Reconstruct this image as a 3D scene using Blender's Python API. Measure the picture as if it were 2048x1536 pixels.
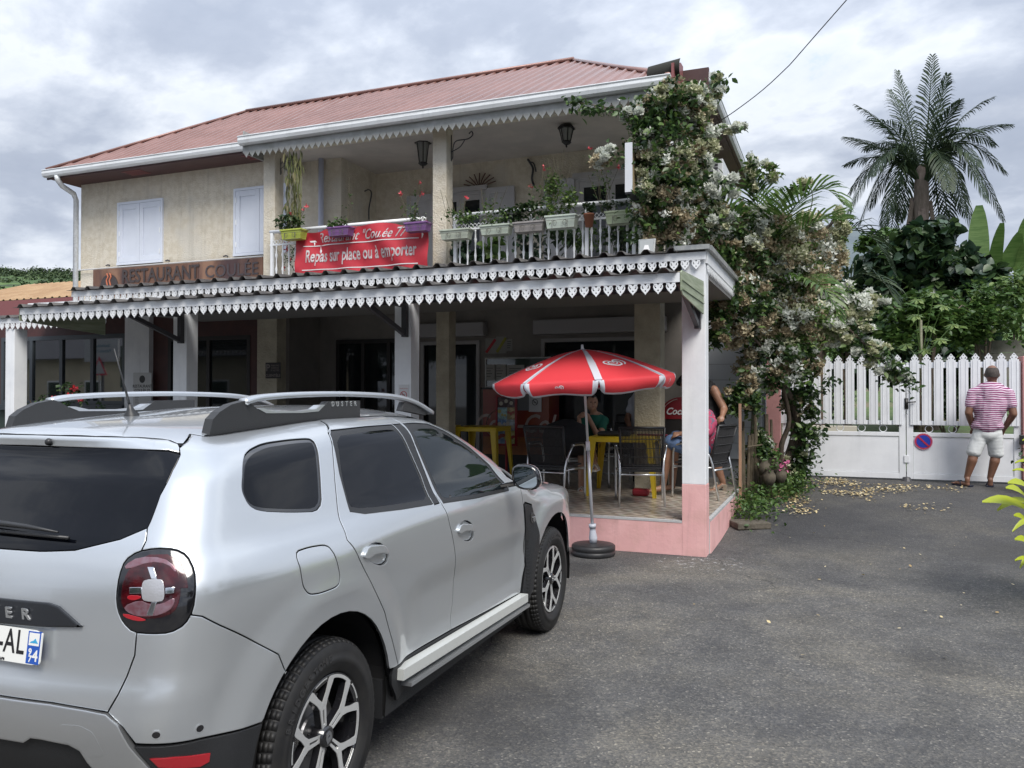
import bpy, math, random
import numpy as np
from mathutils import Vector, Matrix
from mathutils.geometry import delaunay_2d_cdt
random.seed(7); np.random.seed(7)
PI=math.pi; R_=math.radians
sc=bpy.context.scene; COL=sc.collection
for o in list(bpy.data.objects): bpy.data.objects.remove(o)

# ------------------------------------------------------------------ camera
H_CAM=1.59
cam=bpy.data.cameras.new('camera'); co=bpy.data.objects.new('camera',cam); COL.objects.link(co)
FW=Vector((-0.37041692,0.92879585,0.01138335)); RT=Vector((0.928859042,0.370432542,0.000781847)); UP=Vector((0.00349059,-0.01086314,0.9999349))
RT.normalize(); UP=RT.cross(FW).normalized(); 
M=Matrix((( RT.x,UP.x,-FW.x,0),(RT.y,UP.y,-FW.y,0),(RT.z,UP.z,-FW.z,H_CAM),(0,0,0,1)))
co.matrix_world=M
cam.sensor_width=36; cam.lens=36*1620/2048; cam.clip_start=.05; cam.clip_end=12000
sc.camera=co
sc.render.resolution_x=1024; sc.render.resolution_y=768

# ------------------------------------------------------------------ light
SUN_EL=R_(50); SUN_AZ=R_(138)      # azimuth: clockwise from +Y
def world():
    w=bpy.data.worlds.new('World'); sc.world=w; w.use_nodes=True
    nt=w.node_tree; N=nt.nodes; L=nt.links; N.clear()
    out=N.new('ShaderNodeOutputWorld'); bg=N.new('ShaderNodeBackground'); bg.inputs[1].default_value=.12
    sky=N.new('ShaderNodeTexSky'); sky.sky_type='NISHITA'; sky.sun_disc=False
    sky.sun_elevation=SUN_EL; sky.sun_rotation=SUN_AZ; sky.altitude=100; sky.air_density=1.0; sky.dust_density=1.5; sky.ozone_density=2.0
    geo=N.new('ShaderNodeNewGeometry'); sep=N.new('ShaderNodeSeparateXYZ')
    neg=N.new('ShaderNodeVectorMath'); neg.operation='SCALE'; neg.inputs[3].default_value=-1
    L.new(geo.outputs['Incoming'],neg.inputs[0]); L.new(neg.outputs[0],sep.inputs[0])
    mz=N.new('ShaderNodeMath'); mz.operation='MAXIMUM'; mz.inputs[1].default_value=.0; L.new(sep.outputs[2],mz.inputs[0])
    ad=N.new('ShaderNodeMath'); ad.operation='ADD'; ad.inputs[1].default_value=.30; L.new(mz.outputs[0],ad.inputs[0])
    def dv(s):
        d=N.new('ShaderNodeMath'); d.operation='DIVIDE'; L.new(sep.outputs[s],d.inputs[0]); L.new(ad.outputs[0],d.inputs[1]); return d.outputs[0]
    cm=N.new('ShaderNodeCombineXYZ'); L.new(dv(0),cm.inputs[0]); L.new(dv(1),cm.inputs[1])
    mp=N.new('ShaderNodeMapping'); mp.inputs['Location'].default_value=(3.1,1.7,.4); mp.inputs['Rotation'].default_value=(0,0,.5); mp.inputs['Scale'].default_value=(1.0,1.2,1)
    L.new(cm.outputs[0],mp.inputs[0])
    def noise(sc_,det,rough,dist,vec):
        n=N.new('ShaderNodeTexNoise'); n.inputs['Scale'].default_value=sc_; n.inputs['Detail'].default_value=det; n.inputs['Roughness'].default_value=rough; n.inputs['Distortion'].default_value=dist
        L.new(vec,n.inputs['Vector']); return n.outputs['Fac']
    n1=noise(2.1,9,.56,.12,mp.outputs[0]); n2=noise(5.0,6,.55,.2,mp.outputs[0]); n3=noise(.55,4,.5,.2,mp.outputs[0])
    def ramp(src,stops):
        r=N.new('ShaderNodeValToRGB'); L.new(src,r.inputs[0]); e=r.color_ramp.elements
        while len(e)<len(stops): e.new(.5)
        for a,(p,c) in zip(e,stops): a.position=p; a.color=(*c,1)
        return r.outputs[0]
    cov=ramp(n3,[(.30,(0,)*3),(.42,(1,)*3)])
    mixn=N.new('ShaderNodeMath'); mixn.operation='MULTIPLY_ADD'; mixn.inputs[1].default_value=.30
    L.new(n2,mixn.inputs[0]); sb=N.new('ShaderNodeMath'); sb.operation='MULTIPLY'; sb.inputs[1].default_value=.70; L.new(n1,sb.inputs[0]); L.new(sb.outputs[0],mixn.inputs[2])
    ccol=ramp(mixn.outputs[0],CLOUD_STOPS)
    cmask=ramp(mixn.outputs[0],[(.29,(0,)*3),(.37,(1,)*3)])
    mx=N.new('ShaderNodeMixRGB'); mx.blend_type='MIX'; L.new(cmask,mx.inputs[0]); L.new(sky.outputs[0],mx.inputs[1]); L.new(ccol,mx.inputs[2])
    zg=N.new('ShaderNodeMapRange'); L.new(mz.outputs[0],zg.inputs[0]); zg.inputs[1].default_value=.25; zg.inputs[2].default_value=1; zg.inputs[3].default_value=1; zg.inputs[4].default_value=1.9
    vm=N.new('ShaderNodeVectorMath'); vm.operation='SCALE'; L.new(mx.outputs[0],vm.inputs[0]); L.new(zg.outputs[0],vm.inputs[3]); L.new(vm.outputs[0],bg.inputs[0]); L.new(bg.outputs[0],out.inputs[0])
K=4.4
CLOUD_STOPS=[(.33,(.52*K,.57*K,.66*K)),(.42,(.62*K,.66*K,.725*K)),(.48,(.47*K,.515*K,.60*K)),(.54,(.365*K,.41*K,.50*K)),(.61,(.33*K,.375*K,.465*K)),(.70,(.42*K,.46*K,.54*K))]
world()
sl=bpy.data.lights.new('sun','SUN'); sl.energy=1.5; sl.angle=R_(30); sl.color=(1,.95,.88)
so=bpy.data.objects.new('sun',sl); COL.objects.link(so)
sd=Vector((math.sin(SUN_AZ)*math.cos(SUN_EL),math.cos(SUN_AZ)*math.cos(SUN_EL),math.sin(SUN_EL)))
so.rotation_euler=sd.to_track_quat('Z','Y').to_euler(); so.location=(0,0,30)
sc.view_settings.view_transform='Standard'; sc.view_settings.look='None'; sc.view_settings.gamma=1; sc.view_settings.use_curve_mapping=False
sc.view_settings.exposure=1.38

# ------------------------------------------------------------------ materials
MATS={}
def mat(name,col,rough=.6,metal=0,col2=None,nscale=8,ramp=(.35,.65),bump=0,bscale=60,coat=0,spec=.5,alpha=1,trans=0,emit=0,rvar=0,coord='Object',stretch=None,sheen=0,col3=None,n3=1.5,ior=None,bdetail=4,subs=0,island=None,backl=0,streak=0):
    if name in MATS: return MATS[name]
    m=bpy.data.materials.new(name); m.use_nodes=True; nt=m.node_tree; N=nt.nodes; L=nt.links
    b=N['Principled BSDF']; b.inputs['Roughness'].default_value=rough; b.inputs['Metallic'].default_value=metal
    b.inputs['Coat Weight'].default_value=coat; b.inputs['Coat Roughness'].default_value=.04; b.inputs['Specular IOR Level'].default_value=spec
    b.inputs['Transmission Weight'].default_value=trans
    if ior: b.inputs['IOR'].default_value=ior
    b.inputs['Alpha'].default_value=alpha
    c=(*col,1); b.inputs['Base Color'].default_value=c
    tc=N.new('ShaderNodeTexCoord'); src=tc.outputs[coord]
    if stretch:
        mp=N.new('ShaderNodeMapping'); mp.inputs['Scale'].default_value=stretch; L.new(src,mp.inputs[0]); src=mp.outputs[0]
    colout=None
    def mixc(fac,a,b_):
        x=N.new('ShaderNodeMixRGB'); L.new(fac,x.inputs[0])
        for i,v in ((1,a),(2,b_)):
            if isinstance(v,tuple): x.inputs[i].default_value=(*v[:3],1)
            else: L.new(v,x.inputs[i])
        return x.outputs[0]
    def rampf(f,a,b_):
        r=N.new('ShaderNodeMapRange'); r.interpolation_type='SMOOTHSTEP'; L.new(f,r.inputs[0]); r.inputs[1].default_value=a; r.inputs[2].default_value=b_; return r.outputs[0]
    if col2:
        n=N.new('ShaderNodeTexNoise'); n.inputs['Scale'].default_value=nscale; n.inputs['Detail'].default_value=6; n.inputs['Roughness'].default_value=.62; L.new(src,n.inputs['Vector'])
        colout=mixc(rampf(n.outputs['Fac'],*ramp),tuple(col),tuple(col2))
        if rvar:
            mr=N.new('ShaderNodeMapRange'); L.new(n.outputs['Fac'],mr.inputs[0]); mr.inputs[1].default_value=.3; mr.inputs[2].default_value=.7; mr.inputs[3].default_value=rough-rvar; mr.inputs[4].default_value=rough+rvar; L.new(mr.outputs[0],b.inputs['Roughness'])
    if col3:
        n=N.new('ShaderNodeTexNoise'); n.inputs['Scale'].default_value=n3; n.inputs['Detail'].default_value=5; L.new(src,n.inputs['Vector'])
        colout=mixc(rampf(n.outputs['Fac'],.5,.68),colout or tuple(col),tuple(col3))
    if streak:   # rain streaks and grime running down
        mp2=N.new('ShaderNodeMapping'); mp2.inputs['Scale'].default_value=(7,7,.45); L.new(tc.outputs['Object'],mp2.inputs[0]); n=N.new('ShaderNodeTexNoise'); n.inputs['Scale'].default_value=1; n.inputs['Detail'].default_value=7; n.inputs['Roughness'].default_value=.7; L.new(mp2.outputs[0],n.inputs['Vector'])
        sc_=N.new('ShaderNodeMath'); sc_.operation='MULTIPLY'; sc_.inputs[1].default_value=streak; L.new(rampf(n.outputs['Fac'],.50,.72),sc_.inputs[0]); colout=mixc(sc_.outputs[0],colout or tuple(col),tuple(v*.42 for v in col))
    if island:   # random tint per leaf / petal
        g=N.new('ShaderNodeNewGeometry'); r=N.new('ShaderNodeValToRGB'); L.new(g.outputs['Random Per Island'],r.inputs[0]); e=r.color_ramp.elements
        while len(e)<len(island): e.new(.5)
        for i,(a,(p_,cc)) in enumerate(zip(e,island)): a.position=p_; a.color=(*cc,1)
        colout=r.outputs[0]
    if colout: L.new(colout,b.inputs['Base Color'])
    if bump:
        n=N.new('ShaderNodeTexNoise'); n.inputs['Scale'].default_value=bscale; n.inputs['Detail'].default_value=bdetail; L.new(src,n.inputs['Vector'])
        bp=N.new('ShaderNodeBump'); bp.inputs['Strength'].default_value=min(1,bump); bp.inputs['Distance'].default_value=.01 if bump<=1 else .01*bump; L.new(n.outputs['Fac'],bp.inputs['Height']); L.new(bp.outputs[0],b.inputs['Normal'])
    if subs: b.inputs['Subsurface Weight'].default_value=subs; b.inputs['Subsurface Radius'].default_value=(.02,.01,.005)
    if emit: b.inputs['Emission Color'].default_value=c; b.inputs['Emission Strength'].default_value=emit
    if backl:   # thin leaf: light comes through
        t=N.new('ShaderNodeBsdfTranslucent'); ms=N.new('ShaderNodeMixShader'); ms.inputs[0].default_value=backl
        if colout: L.new(colout,t.inputs[0])
        else: t.inputs[0].default_value=c
        o=N['Material Output']; L.new(b.outputs[0],ms.inputs[1]); L.new(t.outputs[0],ms.inputs[2]); L.new(ms.outputs[0],o.inputs[0])
    MATS[name]=m; return m

# ------------------------------------------------------------------ mesh helpers
ORG={}
def org(p):
    while p is not None:
        if p.name in ORG: return ORG[p.name]
        p=p.parent
    return (0,0,0)
def mesh_obj(name,verts,faces,m,parent=None,smooth=False,normals=None,bevel=0):
    o0=org(parent) if parent else (0,0,0)
    if o0!=(0,0,0): verts=[(v[0]-o0[0],v[1]-o0[1],v[2]-o0[2]) for v in verts]
    me=bpy.data.meshes.new(name); me.from_pydata([tuple(v) for v in verts],[],[tuple(f) for f in faces])
    ms=m if isinstance(m,(list,tuple)) else [m]
    for x in ms: me.materials.append(x)
    if smooth: me.shade_smooth()
    if normals is not None: me.normals_split_custom_set_from_vertices([tuple(n) for n in normals])
    o=bpy.data.objects.new(name,me); COL.objects.link(o)
    if parent: o.parent=parent
    if bevel:
        b=o.modifiers.new('bevel','BEVEL'); b.width=bevel; b.segments=2; b.limit_method='ANGLE'; b.angle_limit=R_(40)
    return o
def thing(name,label,cat,loc=(0,0,0),group=None):
    e=bpy.data.objects.new(name,None); COL.objects.link(e); e.location=loc; e.empty_display_size=.2
    ORG[e.name]=tuple(loc); e['label']=label; e['category']=cat
    if group: e['group']=group
    return e
def tag(o,label=None,cat=None,group=None,kind=None):
    if label: o['label']=label
    if cat: o['category']=cat
    if group: o['group']=group
    if kind: o['kind']=kind
    return o
def copy_tree(o,parent=None):
    c=o.copy(); COL.objects.link(c); c.parent=parent
    for ch in o.children: copy_tree(ch,c)
    return c
def basis(d):
    d=Vector(d).normalized(); a=Vector((0,0,1)) if abs(d.z)<.9 else Vector((1,0,0)); u=d.cross(a).normalized(); return u,d.cross(u).normalized()
class MB:
    def __init__(s): s.v=[]; s.f=[]; s.mi=[]
    def add(s,vs,fs,mi=0):
        n=len(s.v); s.v+= [tuple(v) for v in vs]; s.f+=[tuple(i+n for i in f) for f in fs]; s.mi+=[mi]*len(fs); return s
    def box(s,x0,x1,y0,y1,z0,z1,mi=0):
        if x0>x1:x0,x1=x1,x0
        if y0>y1:y0,y1=y1,y0
        if z0>z1:z0,z1=z1,z0
        return s.add([(x0,y0,z0),(x1,y0,z0),(x1,y1,z0),(x0,y1,z0),(x0,y0,z1),(x1,y0,z1),(x1,y1,z1),(x0,y1,z1)],[(0,3,2,1),(4,5,6,7),(0,1,5,4),(1,2,6,5),(2,3,7,6),(3,0,4,7)],mi)
    def bar(s,a,b,w,h,up=(0,0,1),mi=0,w2=None,h2=None):
        a=Vector(a); b=Vector(b); d=(b-a).normalized(); u=Vector(up); 
        if abs(d.dot(u))>.98: u=Vector((0,1,0))
        r=d.cross(u).normalized(); u=r.cross(d).normalized(); w2=w if w2 is None else w2; h2=h if h2 is None else h2
        vs=[]
        for p,ww,hh in ((a,w,h),(b,w2,h2)):
            for i,j in ((-1,-1),(1,-1),(1,1),(-1,1)): vs.append(p+r*ww/2*i+u*hh/2*j)
        return s.add(vs,[(0,1,2,3),(7,6,5,4),(0,4,5,1),(1,5,6,2),(2,6,7,3),(3,7,4,0)],mi)
    def tube(s,pts,r,n=8,mi=0,closed=False,flat=1,cap=True):
        pts=[Vector(p) for p in pts]; k=len(pts); vs=[]; rs=r if isinstance(r,(list,tuple)) else [r]*k
        u=None
        for i,p in enumerate(pts):
            d=(pts[min(i+1,k-1)]-pts[max(i-1,0)]) if not closed else (pts[(i+1)%k]-pts[i-1])
            if d.length<1e-9: d=Vector((0,0,1))
            d.normalize()
            if u is None: u,_=basis(d)
            u=(u-d*u.dot(d)); 
            if u.length<1e-6: u,_=basis(d)
            u.normalize(); w=d.cross(u)
            for j in range(n):
                a=2*PI*j/n; vs.append(p+u*math.cos(a)*rs[i]+w*math.sin(a)*rs[i]*flat)
        fs=[]
        for i in range(k if closed else k-1):
            for j in range(n):
                a=i*n+j; b=i*n+(j+1)%n; c=((i+1)%k)*n+(j+1)%n; d=((i+1)%k)*n+j; fs.append((a,b,c,d))
        if not closed and cap: fs.append(tuple(range(n))[::-1]); fs.append(tuple((k-1)*n+j for j in range(n)))
        return s.add(vs,fs,mi)
    def lathe(s,prof,c=(0,0,0),axis=(0,0,1),n=24,mi=0,cap=False,a0=0,a1=2*PI,ref=None):
        ax=Vector(axis).normalized(); u,w=basis(ax)
        if ref: u=Vector(ref).normalized(); w=ax.cross(u)
        c=Vector(c); full=abs(a1-a0-2*PI)<1e-6; m=n if full else n+1; vs=[]
        for r,z in prof:
            for j in range(m):
                a=a0+(a1-a0)*j/n; vs.append(c+ax*z+(u*math.cos(a)+w*math.sin(a))*r)
        fs=[]
        for i in range(len(prof)-1):
            for j in range(n):
                j2=(j+1)%m; fs.append((i*m+j,i*m+j2,(i+1)*m+j2,(i+1)*m+j))
        if cap:
            fs.append(tuple(range(m))[::-1]); fs.append(tuple((len(prof)-1)*m+j for j in range(m)))
        return s.add(vs,fs,mi)
    def prism(s,poly,f,depth,mi=0,holes=()):
        """poly: 2D points; f(u,v,w)->3D ; extruded w from 0 to depth (with holes through CDT)"""
        loops=[list(poly)]+[list(h) for h in holes]
        if not holes and len(poly)<5:
            n=len(poly); vs=[f(u,v,0) for u,v in poly]+[f(u,v,depth) for u,v in poly]
            fs=[tuple(range(n)),tuple(range(2*n-1,n-1,-1))]+[(i,n+i,n+(i+1)%n,(i+1)%n) for i in range(n)]
            return s.add(vs,fs,mi)
        pts=[];ed=[]
        for lp in loops:
            b=len(pts); pts+=lp; ed+=[(b+i,b+(i+1)%len(lp)) for i in range(len(lp))]
        V,E,F_,*_=delaunay_2d_cdt([Vector(p) for p in pts],ed,[],0,1e-6)
        tri=[t for t in F_ if inside(((V[t[0]][0]+V[t[1]][0]+V[t[2]][0])/3,(V[t[0]][1]+V[t[1]][1]+V[t[2]][1])/3),loops)]
        n=len(V); vs=[f(p[0],p[1],0) for p in V]+[f(p[0],p[1],depth) for p in V]
        fs=[tuple(t) for t in tri]+[tuple(i+n for i in reversed(t)) for t in tri]
        s.add(vs,fs,mi)
        for lp in loops:
            k=len(lp); s.add([f(u,v,0) for u,v in lp]+[f(u,v,depth) for u,v in lp],[(i,k+i,k+(i+1)%k,(i+1)%k) for i in range(k)],mi)
        return s
    def build(s,name,m,parent=None,smooth=False,bevel=0,kind=None):
        o=mesh_obj(name,s.v,s.f,m,parent,smooth,bevel=bevel)
        if isinstance(m,(list,tuple)) and len(m)>1: o.data.polygons.foreach_set('material_index',s.mi)
        if kind: o['kind']=kind
        return o
def pip(p,lp):
    x,y=p; c=False; j=len(lp)-1
    for i in range(len(lp)):
        xi,yi=lp[i][0],lp[i][1]; xj,yj=lp[j][0],lp[j][1]
        if (yi>y)!=(yj>y) and x<(xj-xi)*(y-yi)/(yj-yi)+xi: c=not c
        j=i
    return c
def inside(p,loops):
    return pip(p,loops[0]) and not any(pip(p,h) for h in loops[1:])
def cr(pts,n=6,closed=False):
    """catmull-rom through the points"""
    P=[Vector(p) for p in pts]; k=len(P); out=[]
    for i in range(k if closed else k-1):
        if closed: a,b,c,d=P[i-1],P[i],P[(i+1)%k],P[(i+2)%k]
        else: a,b,c,d=P[max(i-1,0)],P[i],P[i+1],P[min(i+2,k-1)]
        for j in range(n):
            t=j/n; out.append(.5*((2*b)+(c-a)*t+(2*a-5*b+4*c-d)*t*t+(3*b-a-3*c+d)*t**3))
    if not closed: out.append(P[-1])
    return [tuple(p) for p in out]
def text(name,s,size,m,loc,u,v,parent=None,depth=.002,align='CENTER',bold=0,shear=0,space=1,kind=None,sx=1):
    """flat lettering: u = reading direction, v = up"""
    c=bpy.data.curves.new(name,'FONT'); c.body=s; c.size=size; c.align_x=align; c.align_y='CENTER'; c.extrude=depth; c.offset=bold; c.shear=shear; c.space_character=space; c.resolution_u=3
    t=bpy.data.objects.new(name+'_t',c); me=bpy.data.meshes.new_from_object(t); bpy.data.objects.remove(t)
    u=Vector(u).normalized(); v=Vector(v).normalized(); w=u.cross(v)
    o0=Vector(org(parent)) if parent else Vector((0,0,0)); L=Vector(loc)-o0
    me.transform(Matrix(((u.x*sx,v.x,w.x,L.x),(u.y*sx,v.y,w.y,L.y),(u.z*sx,v.z,w.z,L.z),(0,0,0,1))))
    me.materials.clear(); me.materials.append(m)
    o=bpy.data.objects.new(name,me); COL.objects.link(o)
    if parent: o.parent=parent
    return o
# ------------------------------------------------------------------ ground
def gz(x,y):
    """ground height: level round the terrace, rising a little towards the gate"""
    t=min(1,max(0,(y-8.6)/4.6)); return .27*t*t*(3-2*t)+max(0,y-13.2)*.03
def ground():
    xs=sorted(set([-400,-150,-60,-30,-20,20,30,60,150,400]+[round(-14+i*.5,3) for i in range(61)])); ys=sorted(set([-60,-30,-15]+[round(-8+i*.5,3) for i in range(62)]+[26,30,40,60,100,200]))
    V=[];F_=[]
    for y in ys:
        for x in xs: V.append((x,y,gz(x,y) if y<30 else gz(x,30)))
    nx=len(xs)
    for j in range(len(ys)-1):
        for i in range(nx-1): a=j*nx+i; F_.append((a,a+1,a+nx+1,a+nx))
    m=bpy.data.materials.new('asphalt'); m.use_nodes=True; nt=m.node_tree; N=nt.nodes; L=nt.links; b=N['Principled BSDF']
    tc=N.new('ShaderNodeTexCoord')
    def noise(s,d=4,r=.6,dist=0):
        n=N.new('ShaderNodeTexNoise'); n.inputs['Scale'].default_value=s; n.inputs['Detail'].default_value=d; n.inputs['Roughness'].default_value=r; n.inputs['Distortion'].default_value=dist; L.new(tc.outputs['Object'],n.inputs['Vector']); return n.outputs['Fac']
    def ramp(src,stops):
        r=N.new('ShaderNodeValToRGB'); L.new(src,r.inputs[0]); e=r.color_ramp.elements
        while len(e)<len(stops): e.new(.5)
        for a,(p,c) in zip(e,stops): a.position=p; a.color=(*c,1)
        return r.outputs[0]
    def mul(a,b_,t='MULTIPLY',f=1):
        x=N.new('ShaderNodeMixRGB'); x.blend_type=t; 
        if isinstance(f,(int,float)): x.inputs[0].default_value=f
        else: L.new(f,x.inputs[0])
        L.new(a,x.inputs[1]); 
        if isinstance(b_,tuple): x.inputs[2].default_value=(*b_,1)
        else: L.new(b_,x.inputs[2])
        return x.outputs[0]
    vor=N.new('ShaderNodeTexVoronoi'); vor.inputs['Scale'].default_value=95; L.new(tc.outputs['Object'],vor.inputs['Vector'])
    vor2=N.new('ShaderNodeTexVoronoi'); vor2.inputs['Scale'].default_value=42; L.new(tc.outputs['Object'],vor2.inputs['Vector'])
    sp=N.new('ShaderNodeSeparateXYZ'); L.new(vor.outputs['Color'],sp.inputs[0]); sp2=N.new('ShaderNodeSeparateXYZ'); L.new(vor2.outputs['Color'],sp2.inputs[0])
    base=ramp(sp.outputs[0],[(0,(.038,.039,.042)),(.4,(.050,.051,.053)),(.8,(.066,.065,.064)),(.97,(.088,.086,.081)),(1,(.15,.145,.135))])
    big=ramp(sp2.outputs[1],[(0,(.88,)*3),(.5,(.99,)*3),(.9,(1.06,)*3),(1,(1.25,1.23,1.18))])
    c=mul(base,big); c=mul(c,(1.95,1.90,1.80))
    c=mul(c,ramp(noise(.55,5,.6,.4),[(.34,(.62,.64,.70)),(.5,(.98,.98,.98)),(.64,(1.42,1.36,1.22))]))
    c=mul(c,ramp(noise(3.2,4,.6),[(.3,(.82,)*3),(.7,(1.18,)*3)]))
    # darker towards the gate: shade of the trees put into the tarmac colour
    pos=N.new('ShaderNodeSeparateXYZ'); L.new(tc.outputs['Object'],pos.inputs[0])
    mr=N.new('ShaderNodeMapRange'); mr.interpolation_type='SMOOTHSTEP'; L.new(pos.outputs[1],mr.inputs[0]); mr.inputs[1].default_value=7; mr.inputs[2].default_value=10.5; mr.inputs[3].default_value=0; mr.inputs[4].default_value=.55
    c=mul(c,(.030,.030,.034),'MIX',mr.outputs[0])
    # patches of old whitewash spatter by the terrace corner
    vp=N.new('ShaderNodeVectorMath'); vp.operation='DISTANCE'; L.new(tc.outputs['Object'],vp.inputs[0]); vp.inputs[1].default_value=(-1.15,7.75,0)
    m2=N.new('ShaderNodeMapRange'); L.new(vp.outputs['Value'],m2.inputs[0]); m2.inputs[1].default_value=.2; m2.inputs[2].default_value=1.0; m2.inputs[3].default_value=.575; m2.inputs[4].default_value=.76
    sub=N.new('ShaderNodeMath'); sub.operation='GREATER_THAN'; L.new(noise(14,6,.75),sub.inputs[0]); L.new(m2.outputs[0],sub.inputs[1])
    c=mul(c,(.42,.42,.42),'MIX',sub.outputs[0])
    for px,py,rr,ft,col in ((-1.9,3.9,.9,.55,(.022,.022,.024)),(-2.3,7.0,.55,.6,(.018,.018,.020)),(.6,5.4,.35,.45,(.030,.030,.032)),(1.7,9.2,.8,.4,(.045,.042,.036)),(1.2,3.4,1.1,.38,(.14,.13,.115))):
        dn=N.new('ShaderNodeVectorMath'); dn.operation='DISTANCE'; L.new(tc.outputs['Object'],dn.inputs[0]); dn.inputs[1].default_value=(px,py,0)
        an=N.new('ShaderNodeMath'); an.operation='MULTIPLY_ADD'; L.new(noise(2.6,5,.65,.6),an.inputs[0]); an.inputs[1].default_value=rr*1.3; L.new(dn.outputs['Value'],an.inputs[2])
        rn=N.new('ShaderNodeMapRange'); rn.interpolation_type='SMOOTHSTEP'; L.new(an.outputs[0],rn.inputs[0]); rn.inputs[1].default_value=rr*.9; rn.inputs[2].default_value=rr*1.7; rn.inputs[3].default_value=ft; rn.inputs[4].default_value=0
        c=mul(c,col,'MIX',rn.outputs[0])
    vc=N.new('ShaderNodeTexVoronoi'); vc.feature='DISTANCE_TO_EDGE'; vc.inputs['Scale'].default_value=.42; wn=N.new('ShaderNodeTexNoise'); wn.inputs['Scale'].default_value=1.6; wn.inputs['Detail'].default_value=6; L.new(tc.outputs['Object'],wn.inputs['Vector'])
    wm=N.new('ShaderNodeMixRGB'); wm.blend_type='ADD'; wm.inputs[0].default_value=.55; L.new(tc.outputs['Object'],wm.inputs[1]); L.new(wn.outputs['Color'],wm.inputs[2]); L.new(wm.outputs[0],vc.inputs['Vector'])
    cr_=N.new('ShaderNodeMapRange'); L.new(vc.outputs['Distance'],cr_.inputs[0]); cr_.inputs[1].default_value=.0015; cr_.inputs[2].default_value=.006; cr_.inputs[3].default_value=.45; cr_.inputs[4].default_value=0
    cg=N.new('ShaderNodeMath'); cg.operation='MULTIPLY'; L.new(cr_.outputs[0],cg.inputs[0]); g2=N.new('ShaderNodeMapRange'); L.new(noise(.5,2),g2.inputs[0]); g2.inputs[1].default_value=.5; g2.inputs[2].default_value=.58; L.new(g2.outputs[0],cg.inputs[1])
    c=mul(c,(.012,.012,.013),'MIX',cg.outputs[0])
    L.new(c,b.inputs['Base Color']); b.inputs['Roughness'].default_value=.85
    ad=N.new('ShaderNodeMath'); ad.operation='ADD'; L.new(vor.outputs['Distance'],ad.inputs[0]); nn=noise(240,3); L.new(nn,ad.inputs[1])
    bp=N.new('ShaderNodeBump'); bp.inputs['Strength'].default_value=.9; bp.inputs['Distance'].default_value=.006; L.new(ad.outputs[0],bp.inputs['Height']); L.new(bp.outputs[0],b.inputs['Normal'])
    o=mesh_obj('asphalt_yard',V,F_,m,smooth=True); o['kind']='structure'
ground()
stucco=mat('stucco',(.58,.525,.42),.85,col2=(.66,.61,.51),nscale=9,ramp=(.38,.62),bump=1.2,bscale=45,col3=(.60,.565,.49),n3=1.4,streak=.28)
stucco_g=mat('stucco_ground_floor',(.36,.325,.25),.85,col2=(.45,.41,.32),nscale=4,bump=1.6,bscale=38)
white=mat('white_paint',(.80,.82,.84),.45,col2=(.72,.74,.77),nscale=3,bump=.1,bscale=30,streak=.18)
white_b=mat('white_lacquer',(.82,.84,.86),.35)
shut=mat('shutter_white',(.66,.70,.78),.4,col2=(.62,.66,.74),nscale=2)
roofred=mat('roof_sheet_red',(.245,.135,.115),.34,.3,col2=(.30,.175,.155),nscale=1.3,rvar=.1)
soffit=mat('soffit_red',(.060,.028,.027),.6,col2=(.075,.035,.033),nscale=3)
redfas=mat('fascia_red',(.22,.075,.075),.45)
galv=mat('galvanised_sheet',(.30,.31,.31),.45,.6,col2=(.42,.42,.40),nscale=9,rvar=.12)
galvd=mat('aged_sheet',(.075,.07,.07),.6,.3,col2=(.14,.13,.12),nscale=6)
gutw=mat('gutter_white',(.70,.73,.76),.4,col2=(.58,.60,.61),nscale=6,stretch=(.3,3,3),streak=.25)
pink=mat('pink_paint',(.74,.43,.42),.7,col2=(.68,.38,.375),nscale=2.5,bump=.25,bscale=25,col3=(.62,.36,.34),n3=3,streak=.35)
ceil_=mat('ceiling_cream',(.50,.46,.42),.8,col2=(.42,.39,.36),nscale=2)
inner=mat('inner_wall',(.20,.185,.17),.85,col2=(.24,.22,.20),nscale=2,bump=.3)  # dark grey-brown: the veranda's shadow is put into the wall colour
darkw=mat('dark_joinery',(.018,.016,.016),.5)
brownred=mat('brown_red_paint',(.075,.028,.026),.6,col2=(.055,.022,.022),nscale=4)
pane=mat('window_glass',(.012,.016,.018),.03,spec=.5); pane_hi=mat('shop_window_glass',(.012,.016,.018),.02,coat=1,spec=1.0,ior=1.9)
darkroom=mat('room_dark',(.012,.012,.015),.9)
steel=mat('painted_steel_dark',(.05,.05,.058),.5)
B=thing('restaurant_building','two-storey cream stucco house with red sheet roof, flowered balcony and white lace-trimmed veranda','building',(-7.8,12.6,0))
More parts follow.
